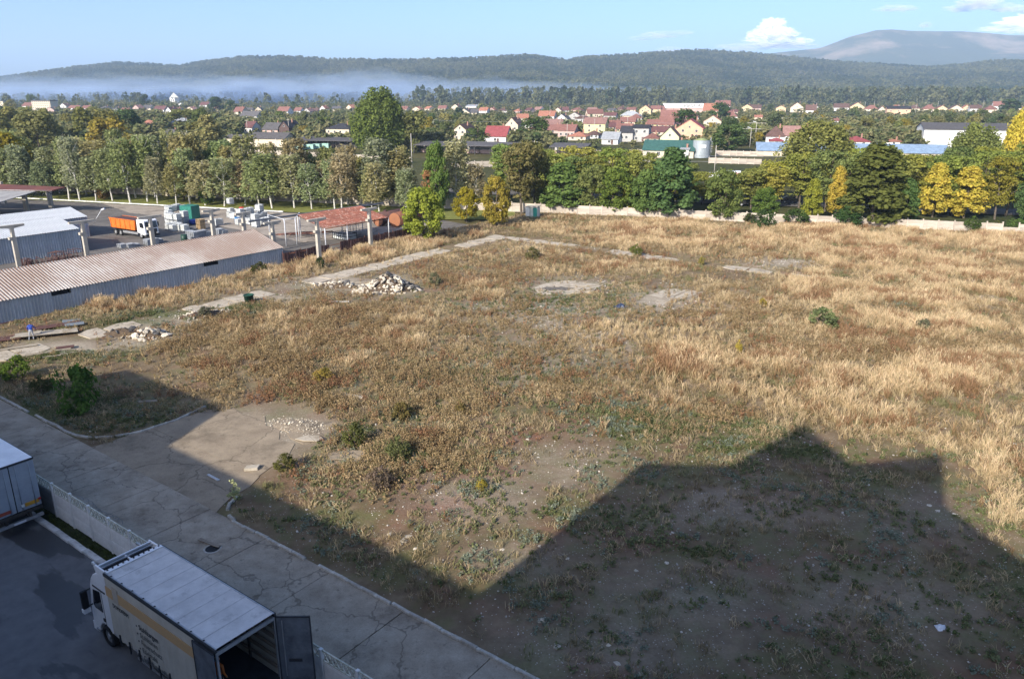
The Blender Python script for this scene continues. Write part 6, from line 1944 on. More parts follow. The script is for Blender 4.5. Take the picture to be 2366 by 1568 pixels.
def house(u0, u1, vb, ve, vr, typ, roof, wall, label, depth=None, yaw=None, name="house", wins=3, floors=1, chimney=True, group=None, cat="house", src=True):
    if src: u0, u1, vb, ve, vr = [x * K_ for x in (u0, u1, vb, ve, vr)]
    p = G((u0 + u1) / 2, vb)
    m = px(p.y)
    w = (u1 - u0) * m
    he = max(1.8, (vb - ve) * m)
    yaw = WROT if yaw is None else rad(yaw)
    d = depth or (8.0 if typ != 'front' else 10.0)
    def vtop(z, back): return proj(p.x, p.y + back, z)[1]
    hr = he + .8
    back = d / 2 if typ != 'front' else 0
    for _ in range(60):
        if vtop(hr, back) <= vr or hr > he + 7: break
        hr += .15
    t = thing(name, label, cat, p, yaw, group)
    o_ = .45
    wl = MB().box(-w / 2, w / 2, 0, d, -.3, he)
    rf = MB()
    th = .18
    if typ == 'side':                             # ridge across the view
        for x0, x1 in ((-w / 2, -w / 2 + .01), (w / 2 - .01, w / 2)):
            wl.prism([(0, he), (d, he), (d / 2, hr - .05)], 'x', x0, x1)
        sl = (hr - he) / (d / 2)
        for sg in (0, 1):
            y0, y1 = (-o_, d / 2) if sg == 0 else (d + o_, d / 2)
            z0 = he - o_ * sl
            V = [(-w / 2 - o_, y0, z0), (w / 2 + o_, y0, z0), (w / 2 + o_, y1, hr), (-w / 2 - o_, y1, hr)]
            rf.add(V + [(a, b, c + th) for a, b, c in V], [(0, 1, 2, 3), (7, 6, 5, 4), (0, 4, 5, 1), (1, 5, 6, 2), (2, 6, 7, 3), (3, 7, 4, 0)])
    elif typ == 'front':                          # gable towards the camera
        for y0, y1 in ((0, .01), (d - .01, d)):
            wl.prism([(-w / 2, he), (w / 2, he), (0, hr - .05)], 'y', y0, y1)
        sl = (hr - he) / (w / 2)
        for sg in (-1, 1):
            x0 = sg * (w / 2 + o_)
            z0 = he - o_ * sl
            V = [(x0, -o_, z0), (0, -o_, hr), (0, d + o_, hr), (x0, d + o_, z0)]
            rf.add(V + [(a, b, c + th) for a, b, c in V], [(0, 1, 2, 3), (7, 6, 5, 4), (0, 4, 5, 1), (1, 5, 6, 2), (2, 6, 7, 3), (3, 7, 4, 0)])
    elif typ == 'hip':
        k = min(w, d) * .5
        V = [(-w / 2 - o_, -o_, he), (w / 2 + o_, -o_, he), (w / 2 + o_, d + o_, he), (-w / 2 - o_, d + o_, he), (-max(w / 2 - k, .2), d / 2, hr), (max(w / 2 - k, .2), d / 2, hr)]
        rf.add(V, [(0, 1, 5, 4), (1, 2, 5), (2, 3, 4, 5), (3, 0, 4), (3, 2, 1, 0)])
        rf.box(-w / 2 - o_, w / 2 + o_, -o_, d + o_, he - .12, he - .01)
    elif typ == 'shed':
        V = [(-w / 2 - o_, -o_, he), (w / 2 + o_, -o_, he), (w / 2 + o_, d + o_, hr), (-w / 2 - o_, d + o_, hr)]
        rf.add(V + [(a, b, c + th) for a, b, c in V], [(0, 1, 2, 3), (7, 6, 5, 4), (0, 4, 5, 1), (1, 5, 6, 2), (2, 6, 7, 3), (3, 7, 4, 0)])
        wl.prism([(0, he), (d, he), (d, hr)], 'x', -w / 2, w / 2)
    wl.build("wall", MWL[wall], t)
    ro = rf.build("roof", MR[roof], t)
    if chimney:
        inst("chimney", chim, ro, (w * .22, d * .55, hr - .1), (0, 0, 0), (1, 1, 1))
    for fl in range(floors):
        zb = he * (fl + .38) / floors - .3
        hh = min(1.0, he / floors * .42)
        for k in range(wins):
            x = -w / 2 + w * (k + .5) / wins + random.Random(int(u0) + k).uniform(-.2, .2)
            f = inst("window", win_f, t, (x, -.02, max(.5, zb)), (0, 0, 0), (min(1.2, w / wins * .55), 1, hh))
            inst("pane", win_p, f)
        for y in (d * .3, d * .7):
            f = inst("window", win_f, t, (w / 2 + .02, y, max(.5, zb)), (0, 0, math.pi / 2), (.9, 1, hh))
            inst("pane", win_p, f)
    if typ == 'front' and hr - he > 1.8:
        f = inst("window", win_f, t, (0, -.02, he + .2), (0, 0, 0), (.9, 1, .8)); inst("pane", win_p, f)
    if he > 2 and w > 6:
        box("door", MR['brown'], t, w * .08, w * .08 + .95, -.06, .0, 0, min(2.05, he - .1))
    HB.append((u0 - 3, u1 + 3, min(vr, ve) - 1, vb, p.y))
    return t


HS = [  # photograph pixels: left, right, foot, eave, ridge
    (2659, 2765, 545, 507, 471, 'front', 'red', 'apricot', "apricot house with red metal roof behind the silo", 13, None, 2, 2),
    (2598, 2671, 572, 540, 502, 'front', 'brown', 'lime', "pale yellow house with steep brown gable left of the silo", 10, None, 2, 1),
    (2490, 2552, 557, 506, 492, 'side', 'dark', 'grey', "unplastered grey two-storey house with dark roof", 9, None, 2, 2),
    (2441, 2490, 557, 522, 498, 'side', 'dark', 'grey', "low dark-roofed wing beside the grey two-storey house", 9, None, 1, 1),
    (2535, 2592, 560, 552, 524, 'hip', 'brick', 'cream', "low house with brick red hipped roof in front of the grey one", 9, None, 2, 1),
    (2532, 2727, 620, 592, 553, 'side', 'green', 'cream', "long hall with dark green roof beside the silo", 12, None, 5, 1),
    (2681, 2709, 622, 590, 587, 'shed', 'grey', 'white', "small white cabin at the foot of the silo", 4, None, 0, 1),
    (2552, 2640, 532, 520, 498, 'side', 'maroon', 'cream', "house with a long dark red roof between grey and apricot houses", 10, None, 3, 1),
    (2594, 2650, 502, 492, 459, 'side', 'brick', 'cream', "house with a plain brick-red roof behind the leafy tree", 11, None, 2, 1),
    (2770, 2838, 494, 478, 456, 'front', 'orange', 'cream', "cream house with orange roof right of the big round tree", 12, None, 2, 1),
    (2441, 2519, 468, 456, 437, 'hip', 'grey', 'cream', "low house with pale metal hipped roof", 11, None, 3, 1),
    (2517, 2562, 452, 432, 415, 'front', 'brick', 'ochre', "yellow gabled house at the left of the long white sign", 12, None, 2, 2),
    (2560, 2600, 448, 430, 417, 'side', 'brick', 'ochre', "ochre house wing with a balcony next to the long white sign", 12, None, 2, 2),
    (2768, 2826, 456, 436, 408, 'side', 'orange', 'cream', "tall orange-roofed house right of the long white sign", 12, None, 2, 2),
    (2816, 2872, 432, 418, 396, 'side', 'brick', 'white', "brick-roofed house behind the round tree on the far street", 12, None, 2, 1),
    (2600, 2665, 470, 460, 433, 'side', 'brick', 'pink', "brick roof below the long white sign", 12, None, 2, 1),
    (2920, 2960, 438, 424, 411, 'front', 'brown', 'ochre', "ochre gabled house on the far street right of the sign", 12, None, 2, 1),
    (2955, 2995, 436, 426, 413, 'side', 'brown', 'pink', "brown-roofed house beside the ochre gable on the far street", 11, None, 2, 1),
    (1905, 1994, 563, 536, 498, 'side', 'red', 'white', "white house with a bright crimson metal roof", 10, None, 1, 1),
    (1785, 1836, 552, 512, 491, 'front', 'brown', 'cream', "cream house with brown gable and balcony left of the crimson roof", 14, None, 2, 2),
    (1836, 1886, 548, 530, 514, 'side', 'brown', 'cream', "low brown roofed annex of the balcony house", 8, None, 1, 1),
    (1987, 2040, 518, 492, 464, 'front', 'brown', 'cream', "cream and orange gabled house behind the crimson roof", 14, None, 2, 1),
    (2117, 2211, 500, 492, 470, 'side', 'pink', 'cream', "long low house with a faded pink roof", 11, None, 4, 1),
    (2195, 2262, 542, 514, 491, 'side', 'brick', 'pink', "brick-roofed house with a white balcony", 10, None, 3, 1),
    (2156, 2200, 524, 512, 492, 'side', 'brick', 'pink', "small brick roof left of the balcony house", 9, None, 1, 1),
    (2296, 2382, 524, 488, 464, 'side', 'pink', 'yellow', "tall yellow house with a speckled pink roof", 11, None, 2, 2),
    (2236, 2306, 552, 546, 519, 'hip', 'orange', 'cream', "low orange hipped roof in front of the yellow house", 11, None, 2, 1),
    (2368, 2432, 568, 548, 521, 'side', 'grey', 'white', "barn with a shiny pale metal roof", 11, None, 1, 1),
    (2185, 2235, 480, 470, 450, 'front', 'slate', 'white', "white gabled house with slate roof beyond the pink roofs", 11, None, 2, 1),
    (1803, 1850, 452, 444, 429, 'front', 'slate', 'cream', "cream gable with dark roof on the far street by the green trees", 14, None, 2, 1),
    (1850, 1878, 452, 444, 430, 'side', 'slate', 'cream', "dark roofed wing beside the cream gable on the far street", 12, None, 1, 1),
    (1885, 1918, 454, 436, 424, 'side', 'orange', 'white', "white house with a bright orange roof on the far street", 10, None, 2, 2),
    (1776, 1808, 434, 422, 411, 'front', 'brown', 'cream', "cream gabled house half hidden beyond the willow", 12, None, 2, 1),
    (1832, 1876, 424, 419, 413, 'shed', 'grey', 'white', "long white low roof beyond the cream gable", 12, None, 0, 1),
    (2390, 2440, 500, 490, 474, 'side', 'brick', 'cream', "brick roof between yellow house and metal roof", 10, None, 2, 1),
    (2440, 2500, 490, 480, 462, 'side', 'brick', 'cream', "brick roof behind the grey two-storey house", 10, None, 2, 1),
    (1098, 1142, 530, 502, 478, 'front', 'dark', 'wood', "dark timber gabled barn behind the long white shed", 12, None, 0, 1),
    (1030, 1098, 528, 510, 484, 'side', 'slate', 'pink', "slate-roofed house hidden by the yellow bush", 10, None, 2, 1),
    (1278, 1380, 530, 508, 486, 'hip', 'dark', 'cream', "cream bungalow with a black hipped roof", 12, None, 4, 1),
    (958, 996, 524, 502, 480, 'side', 'maroon', 'white', "small white house with dark maroon roof", 9, None, 2, 1),
    (940, 1016, 470, 458, 438, 'side', 'slate', 'white', "slate barn with a pale roof edge", 12, None, 1, 1),
    (1088, 1136, 448, 438, 421, 'side', 'brick', 'white', "white house with brick roof beyond the orchards", 11, None, 2, 1),
    (918, 956, 452, 440, 422, 'side', 'brick', 'cream', "brick-roofed house left of the slate barn", 11, None, 2, 1),
    (784, 822, 424, 414, 402, 'side', 'maroon', 'white', "maroon-roofed house below the dark round trees", 11, None, 2, 1),
    (650, 678, 450, 438, 422, 'front', 'maroon', 'white', "white gabled house below the church tower", 12, None, 2, 1),
    (678, 705, 448, 438, 424, 'side', 'maroon', 'white', "maroon wing beside the white gable below the church", 11, None, 1, 1),
    (600, 650, 440, 432, 418, 'side', 'maroon', 'white', "long maroon roof left of the white gable below the church", 11, None, 2, 1),
    (562, 603, 498, 492, 474, 'side', 'orange', 'cream', "orange roof showing between the left-hand trees", 10, None, 2, 1),
    (672, 735, 500, 484, 466, 'side', 'grey', 'wood', "shed with a pale ribbed metal roof", 10, None, 0, 1),
    (640, 688, 548, 536, 511, 'side', 'slate', 'wood', "small weathered grey barn among bushes", 8, None, 0, 1),
    (232, 264, 424, 418, 408, 'front', 'brown', 'white', "white gable near the apartment block", 12, None, 1, 1),
    (262, 312, 432, 426, 416, 'side', 'brick', 'white', "red roof right of the white gable near the apartment block", 11, None, 2, 1),
    (316, 356, 434, 427, 416, 'side', 'brick', 'white', "second red roof right of the apartment block", 11, None, 2, 1),
    (82, 128, 428, 418, 404, 'side', 'brick', 'white', "red-roofed house left of the apartment block", 12, None, 2, 1),
    (3015, 3085, 566, 538, 497, 'hip', 'brown', 'white', "white villa with a brown hipped roof", 12, None, 2, 1),
    (3085, 3206, 558, 534, 498, 'side', 'pink', 'white', "long brick-pink roof joined to the white villa", 12, None, 4, 1),
    (3030, 3080, 572, 566, 542, 'hip', 'red', 'white', "small crimson roof in front of the white villa", 8, None, 1, 1),
    (3325, 3420, 574, 566, 536, 'hip', 'red', 'white', "crimson hipped roof behind the blue roof", 12, None, 2, 1),
    (3490, 3548, 574, 570, 559, 'hip', 'orange', 'white', "small orange hipped roof behind the blue roof", 8, None, 1, 1),
    (3055, 3092, 440, 426, 416, 'front', 'brick', 'ochre', "ochre gable on the far right-hand street", 12, None, 2, 1),
    (3112, 3160, 442, 424, 404, 'front', 'brick', 'cream', "tall cream gable with brick roof on the far right-hand street", 14, None, 2, 1),
    (3172, 3210, 452, 434, 414, 'side', 'brown', 'white', "white house with a flat-topped porch on the far right-hand street", 10, None, 2, 1),
    (3284, 3339, 437, 424, 408, 'side', 'brown', 'white', "long white house with brown roof on the far right-hand street", 11, None, 3, 1),
    (3346, 3400, 437, 422, 404, 'front', 'brick', 'ochre', "ochre house with two brick gables on the far right-hand street", 12, None, 2, 2),
    (3406, 3455, 438, 430, 414, 'hip', 'brick', 'cream', "brick hipped roof left of the black-roofed house", 11, None, 2, 1),
    (3493, 3578, 458, 430, 418, 'side', 'dark', 'apricot', "salmon house with black roof and dark balcony band", 12, None, 3, 2),
    (3580, 3620, 440, 428, 412, 'hip', 'brown', 'cream', "brown hipped roof right of the black-roofed house", 11, None, 2, 1),
    (3634, 3680, 442, 430, 412, 'hip', 'brick', 'cream', "brick hipped roof farther along the right-hand street", 11, None, 2, 1),
    (3688, 3726, 442, 428, 416, 'front', 'brick', 'ochre', "small ochre gable farther along the right-hand street", 11, None, 2, 1),
    (3736, 3792, 440, 432, 414, 'front', 'brown', 'cream', "wide brown gable near the right end of the far street", 12, None, 2, 1),
    (3790, 3818, 436, 426, 414, 'front', 'orange', 'ochre', "bright ochre gable near the right end of the far street", 11, None, 1, 1),
    (3820, 3862, 440, 428, 414, 'side', 'brown', 'white', "white house with brown roof near the right end", 11, None, 2, 1),
    (3880, 3920, 446, 432, 414, 'hip', 'brick', 'cream', "brick hipped roof at the right end of the far street", 11, None, 2, 1),
    (3912, 3950, 434, 418, 400, 'side', 'brick', 'white', "tall brick-roofed house at the right end of the far street", 12, None, 2, 1),
    (2970, 3000, 470, 468, 470 - 16, 'side', 'orange', 'cream', "lone orange roof in the orchards", 8, None, 1, 1),
    (3280, 3300, 486, 476, 468, 'side', 'brick', 'white', "tiny white hut with a brick roof in the orchards", 6, None, 1, 1)]
for h in HS:
    (u0, u1, vb, ve, vr, typ, rf_, wl_, lab, dp, yw, wn_, fl) = h
    house(u0, u1, vb, ve, vr, typ, rf_, wl_, lab, dp, yw, wins=wn_, floors=fl)
# smaller houses of the far streets
r = random.Random(71)
far_rows = [(1240, 1780, 434, 12), (1900, 2620, 440, 20), (2000, 2600, 432, 14), (2840, 3060, 442, 5), (3050, 4030, 434, 16), (380, 640, 436, 7), (700, 1250, 438, 10), (1130, 1240, 445, 3), (-40, 560, 434, 9), (2100, 2460, 448, 8)]
k = 0
for a, b, v0, n in far_rows:
    for i in range(n):
        u = a + (b - a) * (i + r.uniform(.2, .8)) / n
        v = v0 + r.uniform(-4, 6)
        w = r.uniform(24, 42)
        if any(q0 - 6 < (u + w / 2) * K_ < q1 + 6 and abs(v * K_ - q3) < 9 for q0, q1, _, q3, _ in HB): continue
        k += 1
        house(u, u + w, v, v - r.uniform(5, 8), v - r.uniform(14, 20), r.choice(['side', 'front', 'hip', 'side']), r.choice(['brick', 'brick', 'orange', 'brown', 'pink', 'maroon', 'slate']), r.choice(['white', 'cream', 'grey', 'cream', 'pink']),
              f"small far-off village house, {ordinal(k)} of the distant rows", 10, WROT * 57.3 + r.choice([0, 0, 20, -25]), wins=2, group="small houses of the distant rows")
mid_spots = [(2075, 505), (2110, 520), (2330, 545), (2405, 512), (2455, 520), (2290, 482), (2260, 470), (2400, 470), (2500, 476), (2150, 470), (2060, 478), (2345, 462), (2570, 500), (2640, 478), (2700, 500), (2720, 476), (2870, 470), (2460, 540)]
for i, (u, v) in enumerate(mid_spots):
    w = r.uniform(44, 66)
    house(u - w / 2, u + w / 2, v, v - r.uniform(10, 15), v - r.uniform(26, 34), r.choice(['side', 'front', 'hip', 'side']), r.choice(['brick', 'brown', 'pink', 'maroon', 'brick', 'orange']), r.choice(['white', 'cream', 'grey', 'cream', 'yellow']),
          f"house squeezed into the village cluster near the silo, {ordinal(i + 1)} of the fillers", 10, WROT * 57.3 + r.choice([0, 0, 25, -30]), wins=3, group="houses of the central cluster")
# long low open sheds along the tracks
house(975, 1132, 577, 546, 523, 'side', 'slate', 'cream', "long low white-walled shed with a mossy slate roof", 9, None, name="long_barn", wins=0, chimney=False, cat="barn")
house(880, 985, 560, 545, 531, 'side', 'slate', 'cream', "pale ruined shed half hidden by acacias left of the long barn", 8, None, name="long_barn", wins=0, chimney=False, cat="barn")


def open_shed(u0, u1, vb, ve, vr, label):
    u0, u1, vb, ve, vr = [x * K_ for x in (u0, u1, vb, ve, vr)]
    p = G((u0 + u1) / 2, vb); m = px(p.y); w = (u1 - u0) * m; he = (vb - ve) * m
    t = thing("open_shed", label, "shed", p, WROT)
    d = 9.0
    V = [(-w / 2, -.5, he), (w / 2, -.5, he), (w / 2, d, he + 1.0), (-w / 2, d, he + 1.0)]
    MB().add(V + [(a, b, c + .2) for a, b, c in V], [(0, 1, 2, 3), (7, 6, 5, 4), (0, 4, 5, 1), (1, 5, 6, 2), (2, 6, 7, 3), (3, 7, 4, 0)]).build("roof", MR['slate'], t)
    box("rear_wall", MWL['grey'], t, -w / 2, w / 2, d - .3, d - .1, 0, he + .8)
    box("low_wall", MWL['pink'], t, -w / 2, w / 2, d - 3, d - 2.8, 0, he * .45)
    n = int(w / 5)
    pm_ = MB().box(-.12, .12, -.12, .12, 0, he).mesh("post", m_dark)
    for i in range(n + 1):
        inst("post", pm_, t, (-w / 2 + w * i / n, 0, 0)); inst("post", pm_, t, (-w / 2 + w * i / n, d * .6, 0), (0, 0, 0), (1, 1, 1.15))
    HB.append((u0, u1, vr, vb, p.y))


open_shed(1140, 1400, 582, 556, 540, "open-sided dark-roofed shed left of the great willow")
open_shed(1623, 1800, 606, 575, 558, "open-sided dark shed right of the great willow")
open_shed(1800, 2060, 610, 578, 560, "long open-sided dark shed in front of the crimson roof")
open_shed(2160, 2310, 610, 582, 566, "collapsing open shed with patched roof before the orange hipped roof")
# long building with sign
pz = G(2700 * K_, 450 * K_)
SGN = thing("warehouse", "long low warehouse carrying a white sign board along its roof", "warehouse", pz, math.radians(-8))
m = px(pz.y) * K_
wz = (2776 - 2623) * m
box("wall", MWL['pink'], SGN, -wz / 2, wz / 2, 0, 18, -.3, (450 - 428) * m)
zb, zt = (450 - 427) * m, (450 - 409) * m
sb_ = MB().prism([(-wz / 2 - 1, zb), (wz / 2 + 1, zb), (wz / 2 + 1, zt), (-wz / 2 - 4, zt)], 'y', -.6, -.3).build("sign_board", MWL['white'], SGN)
box("roof", MR['slate'], SGN, -wz / 2 - .5, wz / 2 + .5, -.3, 18.3, zb, zb + .4)
text_obj("lettering", "PIESE AUTO.", (zt - zb) * 1.0, sb_, (wz * -.06, -.66, zb + (zt - zb) * .14), RX, m_letter, scale=(1.15, 1, 1))
for k in range(7):
    f = inst("window", win_f, SGN, (-wz / 2 + wz * (k + .5) / 7, -.03, 2.2), (0, 0, 0), (2.2, 1, 1.1)); inst("pane", win_p, f)
HB.append((2610 * K_, 2790 * K_, 405 * K_, 455 * K_, pz.y))
# silo
ps = G(2758 * K_, 620 * K_); m = px(ps.y) * K_
SL = thing("silo", "silver steel grain silo with a caged ladder", "silo", ps, 0)
rs, hs = (2791 - 2726) * m / 2, (620 - 553) * m
m_silo = M("silo_steel", (.44, .48, .50), (.36, .40, .42), .6, .4, .35)
sh_ = MB()
for k in range(9):
    sh_.cyl((0, 0, hs * k / 9), (0, 0, hs * (k + 1) / 9 - .04), rs, None, 32, False)
sh_.cyl((0, 0, 0), (0, 0, hs - .1), rs * .99, None, 32)
sh_.build("shell", m_silo, SL)
MB().cyl((0, 0, hs - .05), (0, 0, hs + rs * .22), rs * 1.02, .3, 32).build("roof", M("olive_silo_cap", (.24, .28, .12), (.2, .23, .1), 1, .6), SL)
box("plate", m_white, SL, -1.0, 1.0, -rs - .05, -rs + .12, hs * .58, hs * .74)
ld = MB()
for x in (-.3, .3): ld.box(rs + .25, rs + .33, x - .04, x + .04, 0, hs + .8)
for k in range(14): ld.box(rs + .25, rs + .33, -.3, .3, hs * k / 14, hs * k / 14 + .08)
for k in range(7):
    z = hs * (.3 + k / 10)
    ld.box(rs + .3, rs + 1.0, -.4, -.34, z, z + .08).box(rs + .3, rs + 1.0, .34, .4, z, z + .08).box(rs + .95, rs + 1.02, -.4, .4, z, z + .08)
ld.build("ladder", m_pipe, SL)
HB.append((2722 * K_, 2806 * K_, 540 * K_, 620 * K_, ps.y))
# blue-roofed long hall and white warehouse
def hall(name, label, u0, u1, vb, ve, vr, roof, wall, d, yaw=None):
    t = house(u0, u1, vb, ve, vr, 'side', roof, wall, label, d, yaw, name=name, wins=0, chimney=False, cat="hall")
    return t
hall("long_hall", "long hall with a bright blue metal roof beyond the poplars", 2996, 3700, 618, 600, 566, 'blue', 'cream', 13, -14)
hall("warehouse_hall", "big cream-white warehouse with a dark low roof at the right", 3648, 3960, 580, 514, 486, 'slate', 'white', 26, -20)
# church tower, apartment block
pc = G(690 * K_, 418 * K_); m = px(pc.y) * K_
CH = thing("church_tower", "white church tower with a pointed pale roof", "church", pc, rad(-20))
wt, ht = 24 * m, 32 * m
box("wall", MWL['white'], CH, -wt / 2, wt / 2, -wt / 2, wt / 2, -1, ht)
MB().cyl((0, 0, ht), (0, 0, ht + 19 * m), wt * .92, .05, 4, True, False).build("roof", M("pale_spire", (.55, .55, .5), (.45, .45, .4), .3, .6), CH)
for x in (-.22, .22):
    box("belfry_opening", m_dark, CH, x * wt - .1 * wt, x * wt + .1 * wt, -wt / 2 - .1, -wt / 2, ht * .55, ht * .8)
box("nave", MWL['white'], CH, wt * .3, wt * 1.6, -wt * .3, wt * .6, -1, ht * .35)
HB.append((672 * K_, 712 * K_, 366 * K_, 410 * K_, pc.y))
pa_ = G(166 * K_, 438 * K_); m = px(pa_.y) * K_
AP = thing("apartment_block", "cream flat-roofed apartment block on the town's edge", "apartment block", pa_, rad(-8))
wa, ha = 80 * m, 38 * m
box("wall", MWL['cream'], AP, -wa / 2, wa / 2, 0, 14, -1, ha)
box("roof", MR['slate'], AP, -wa / 2 - .5, wa / 2 + .5, -.5, 14.5, ha, ha + .8)
for fl in range(5):
    for k in range(9):
        f = inst("window", win_f, AP, (-wa / 2 + wa * (k + .5) / 9, -.1, ha * (fl + .3) / 5), (0, 0, 0), (wa / 24, 2, ha / 12)); inst("pane", win_p, f)
HB.append((120 * K_, 235 * K_, 395 * K_, 425 * K_, pa_.y))
p2 = G(6 * K_, 445 * K_); m = px(p2.y) * K_
A2 = thing("apartment_block", "second cream block cut by the left frame edge", "apartment block", p2, rad(-8))
box("wall", MWL['cream'], A2, -40 * m, 15 * m, 0, 14, -1, 44 * m); box("roof", MR['slate'], A2, -41 * m, 16 * m, -.5, 14.5, 44 * m, 45 * m)
for fl in range(5):
    for k in range(6):
        f = inst("window", win_f, A2, (-38 * m + 9 * m * k, -.1, 44 * m * (fl + .3) / 5), (0, 0, 0), (3 * m, 2, 3.2 * m)); inst("pane", win_p, f)

# second concrete fence along the tracks
def px_fence(u0, v0, u1, v1, label, seed, n_lv=3):
    A, B = G(u0 * K_, v0 * K_), G(u1 * K_, v1 * K_)
    d = B - A
    t = thing("panel_fence", label, "wall", A, math.atan2(d.y, d.x))
    rr = random.Random(seed); q = 0
    while q < d.length:
        inst("post", pst, t, (q, 0, 0))
        for k in range(n_lv):
            inst("panel", pnl, t, (q + 1.2, rr.gauss(0, .02), .02 + k * .575), (rr.gauss(0, .03), rr.gauss(0, .01), 0))
        q += 2.4


px_fence(1780, 660, 2560, 640, "concrete panel fence along the tracks behind the acacias", 1)
px_fence(2300, 612, 2560, 606, "upper concrete fence running up to the green hall", 2)
px_fence(2790, 642, 2990, 648, "concrete panel fence right of the silo along the tracks", 3)
px_fence(2820, 612, 2990, 616, "pale concrete fence between the silo and the blue roof", 4)
px_fence(975, 606, 1620, 640, "concrete fence by the tracks behind the birches", 5)
for k, (u, v) in enumerate(((1170, 590), (1190, 588), (1225, 586), (1250, 584), (1285, 582))):
    p = G(u * K_, v * K_)
    t = thing("beehive_crate", f"pale green crate stack before the open shed, {ordinal(k + 1)} from its left", "crates", p, WROT, "pale green crate stacks")
    for j in range(3): MB().box(-1.6, 1.6, -1, 1, j * .62, j * .62 + .58).build("crate", M("pale_green_crate", (.34, .52, .44), (.25, .42, .35), 1, .7) if j == 0 and k == 0 else bpy.data.materials["pale_green_crate"], t)

# poles and wires
m_pole = M("concrete_pole", (.50, .47, .42), (.38, .35, .31), 1, .9)
m_wire = M("overhead_wire", (.34, .35, .35), (.3, .3, .3), 1, .5)
POL = [(2294, 520, 455, "concrete pole by the yellow house", 1), (1707, 538, 472, "concrete pole with a side arm beyond the open sheds", 1), (1623, 668, 530, "leaning concrete pole right of the great willow", 0), (2104, 642, 556, "trackside pole among the acacias", 1), (2812, 680, 575, "thick concrete pole in front of the silo's fence", 0),
       (2972, 566, 484, "lattice lamp mast with long arms right of the round tree", 2), (2952, 578, 506, "lamp pole beside the lattice mast", 2), (3077, 506, 464, "power pole above the white villa", 1), (1090, 604, 548, "concrete pole in front of the white-walled shed", 1), (1139, 530, 470, "pole beside the dark timber barn", 1), (975, 525, 474, "pole before the maroon-roofed house", 1), (1450, 668, 590, "pole at the dark gantry left of the willow", 1),
       (614, 660, 556, "pole among the birches below the ribbed roof", 1), (2165, 470, 418, "far street pole left of the yellow gable", 0), (2205, 500, 440, "street pole above the pale barn", 0), (2470, 500, 440, "street pole beside the hipped metal roof", 0), (2525, 500, 445, "street pole in front of the ochre house", 0), (3600, 470, 416, "far street pole right of the black-roofed house", 1), (3560, 420, 396, "street pole above the black-roofed house", 0),
       (3690, 432, 400, "street pole in the far right-hand row", 0), (3868, 432, 396, "street pole near the last far houses", 0), (3212, 432, 406, "street pole by the flat-topped porch", 0), (3404, 430, 402, "street pole by the ochre gables", 0), (3440, 428, 398, "street pole before the brick hipped roof", 0), (205, 480, 458, "pole among the left-hand trees", 0), (420, 480, 448, "pole in the left-hand orchard", 0), (1885, 440, 408, "street pole near the orange roof", 0), (2420, 560, 505, "slim pole beside the pale metal barn", 0), (2232, 556, 488, "slim pole by the white balcony", 0), (2340, 530, 470, "slim pole before the yellow house", 0), (3564, 510, 476, "short pole in the right-hand orchard", 0)]
tops = {}
for (u, vb, vt, lab, arm) in POL:
    p = G(u * K_, vb * K_); m = px(p.y); h = (vb - vt) * K_ * m
    t = thing("utility_pole", lab, "pole", p, WROT)
    rr_ = max(.14, .35 * m)
    MB().cyl((0, 0, -.3), (0, 0, h), rr_, rr_ * .65, 8).build("shaft", m_pole, t)
    if arm: MB().box(-1.0 if arm == 1 else -4, 1.0 if arm == 1 else 4, -.06, .06, h - .5, h - .36).build("cross_arm", m_pole, t)
    if arm == 2: MB().obox((-1.0, 0, h + .15), (1.4, .35, .25), (0, .25, 0)).build("lamp_head", m_pipe, t)
    tops[u] = Vector((p.x, p.y, h - .4))


def wire(label, A, B, sag, th=.03, n=16):
    mb = MB()
    pp = None
    for i in range(n + 1):
        t = i / n
        p = A.lerp(B, t) - Vector((0, 0, sag * 4 * t * (1 - t)))
        if pp is not None: mb.cyl(pp, p, th, None, 4, False)
        pp = p
    return tag(mb.build("overhead_wire", m_wire), label, "wire")


wire("overhead wire from the side-armed pole to the yellow house pole", tops[1707], tops[2294], 2.0, .05)
wire("overhead wire running right from the villa's power pole", tops[3077], tops[3600], 3.0, .06)
wire("overhead wire between the villa pole and the yellow house pole", tops[2294], tops[3077], 4.0, .05)
y0 = G(2104 * K_, 642 * K_)
for k, (v0, v1) in enumerate(((600, 594), (622, 612))):
    A, B = G(2000 * K_, v0 * K_, 7.5 - k), G(4032 * K_, (v0 + 14) * K_, 7.5 - k)
    wire(("upper" if k == 0 else "lower") + " of two long trackside wires crossing above the acacias", A, B, .6, .035, 30)
for k, (v0, v1) in enumerate(((556, 557), (564, 567))):
    A, B = G(560 * K_, v0 * K_, 6), G(760 * K_, v1 * K_, 6)
    wire(("upper" if k == 0 else "lower") + " wire strung over the left-hand birches", A, B, .3, .035)

# vehicles half hidden in the street
def car(label, u, v, col, yaw):
    p = G(u * K_, v * K_)
    t = thing("parked_car", label, "car", p, WROT + yaw)
    mc = M("car_paint", col, tuple(x * .85 for x in col), 1, .25, spec=.6)
    b = MB().prism([(-2.1, .35), (2.1, .35), (2.15, .75), (1.95, .92), (1.0, 1.0), (.35, 1.45), (-1.2, 1.47), (-1.9, 1.0), (-2.15, .9)], 'y', -.85, .85).build("body", mc, t)
    bevel(b, .07, 2)
    for y in (-.87, .85): MB().prism([(-1.55, 1.0), (.75, 1.0), (.25, 1.38), (-1.1, 1.4)], 'y', y, y + .02).build("window", m_glass, t)
    MB().quad((1.02, -.75, 1.02), (1.02, .75, 1.02), (.4, .68, 1.44), (.4, -.68, 1.44)).build("windscreen", m_glass, t)
    for x in (-1.3, 1.3):
        for y in (-.8, .8): wheel_parts(t, x, y, .31, .2, -1 if y < 0 else 1)
    return t


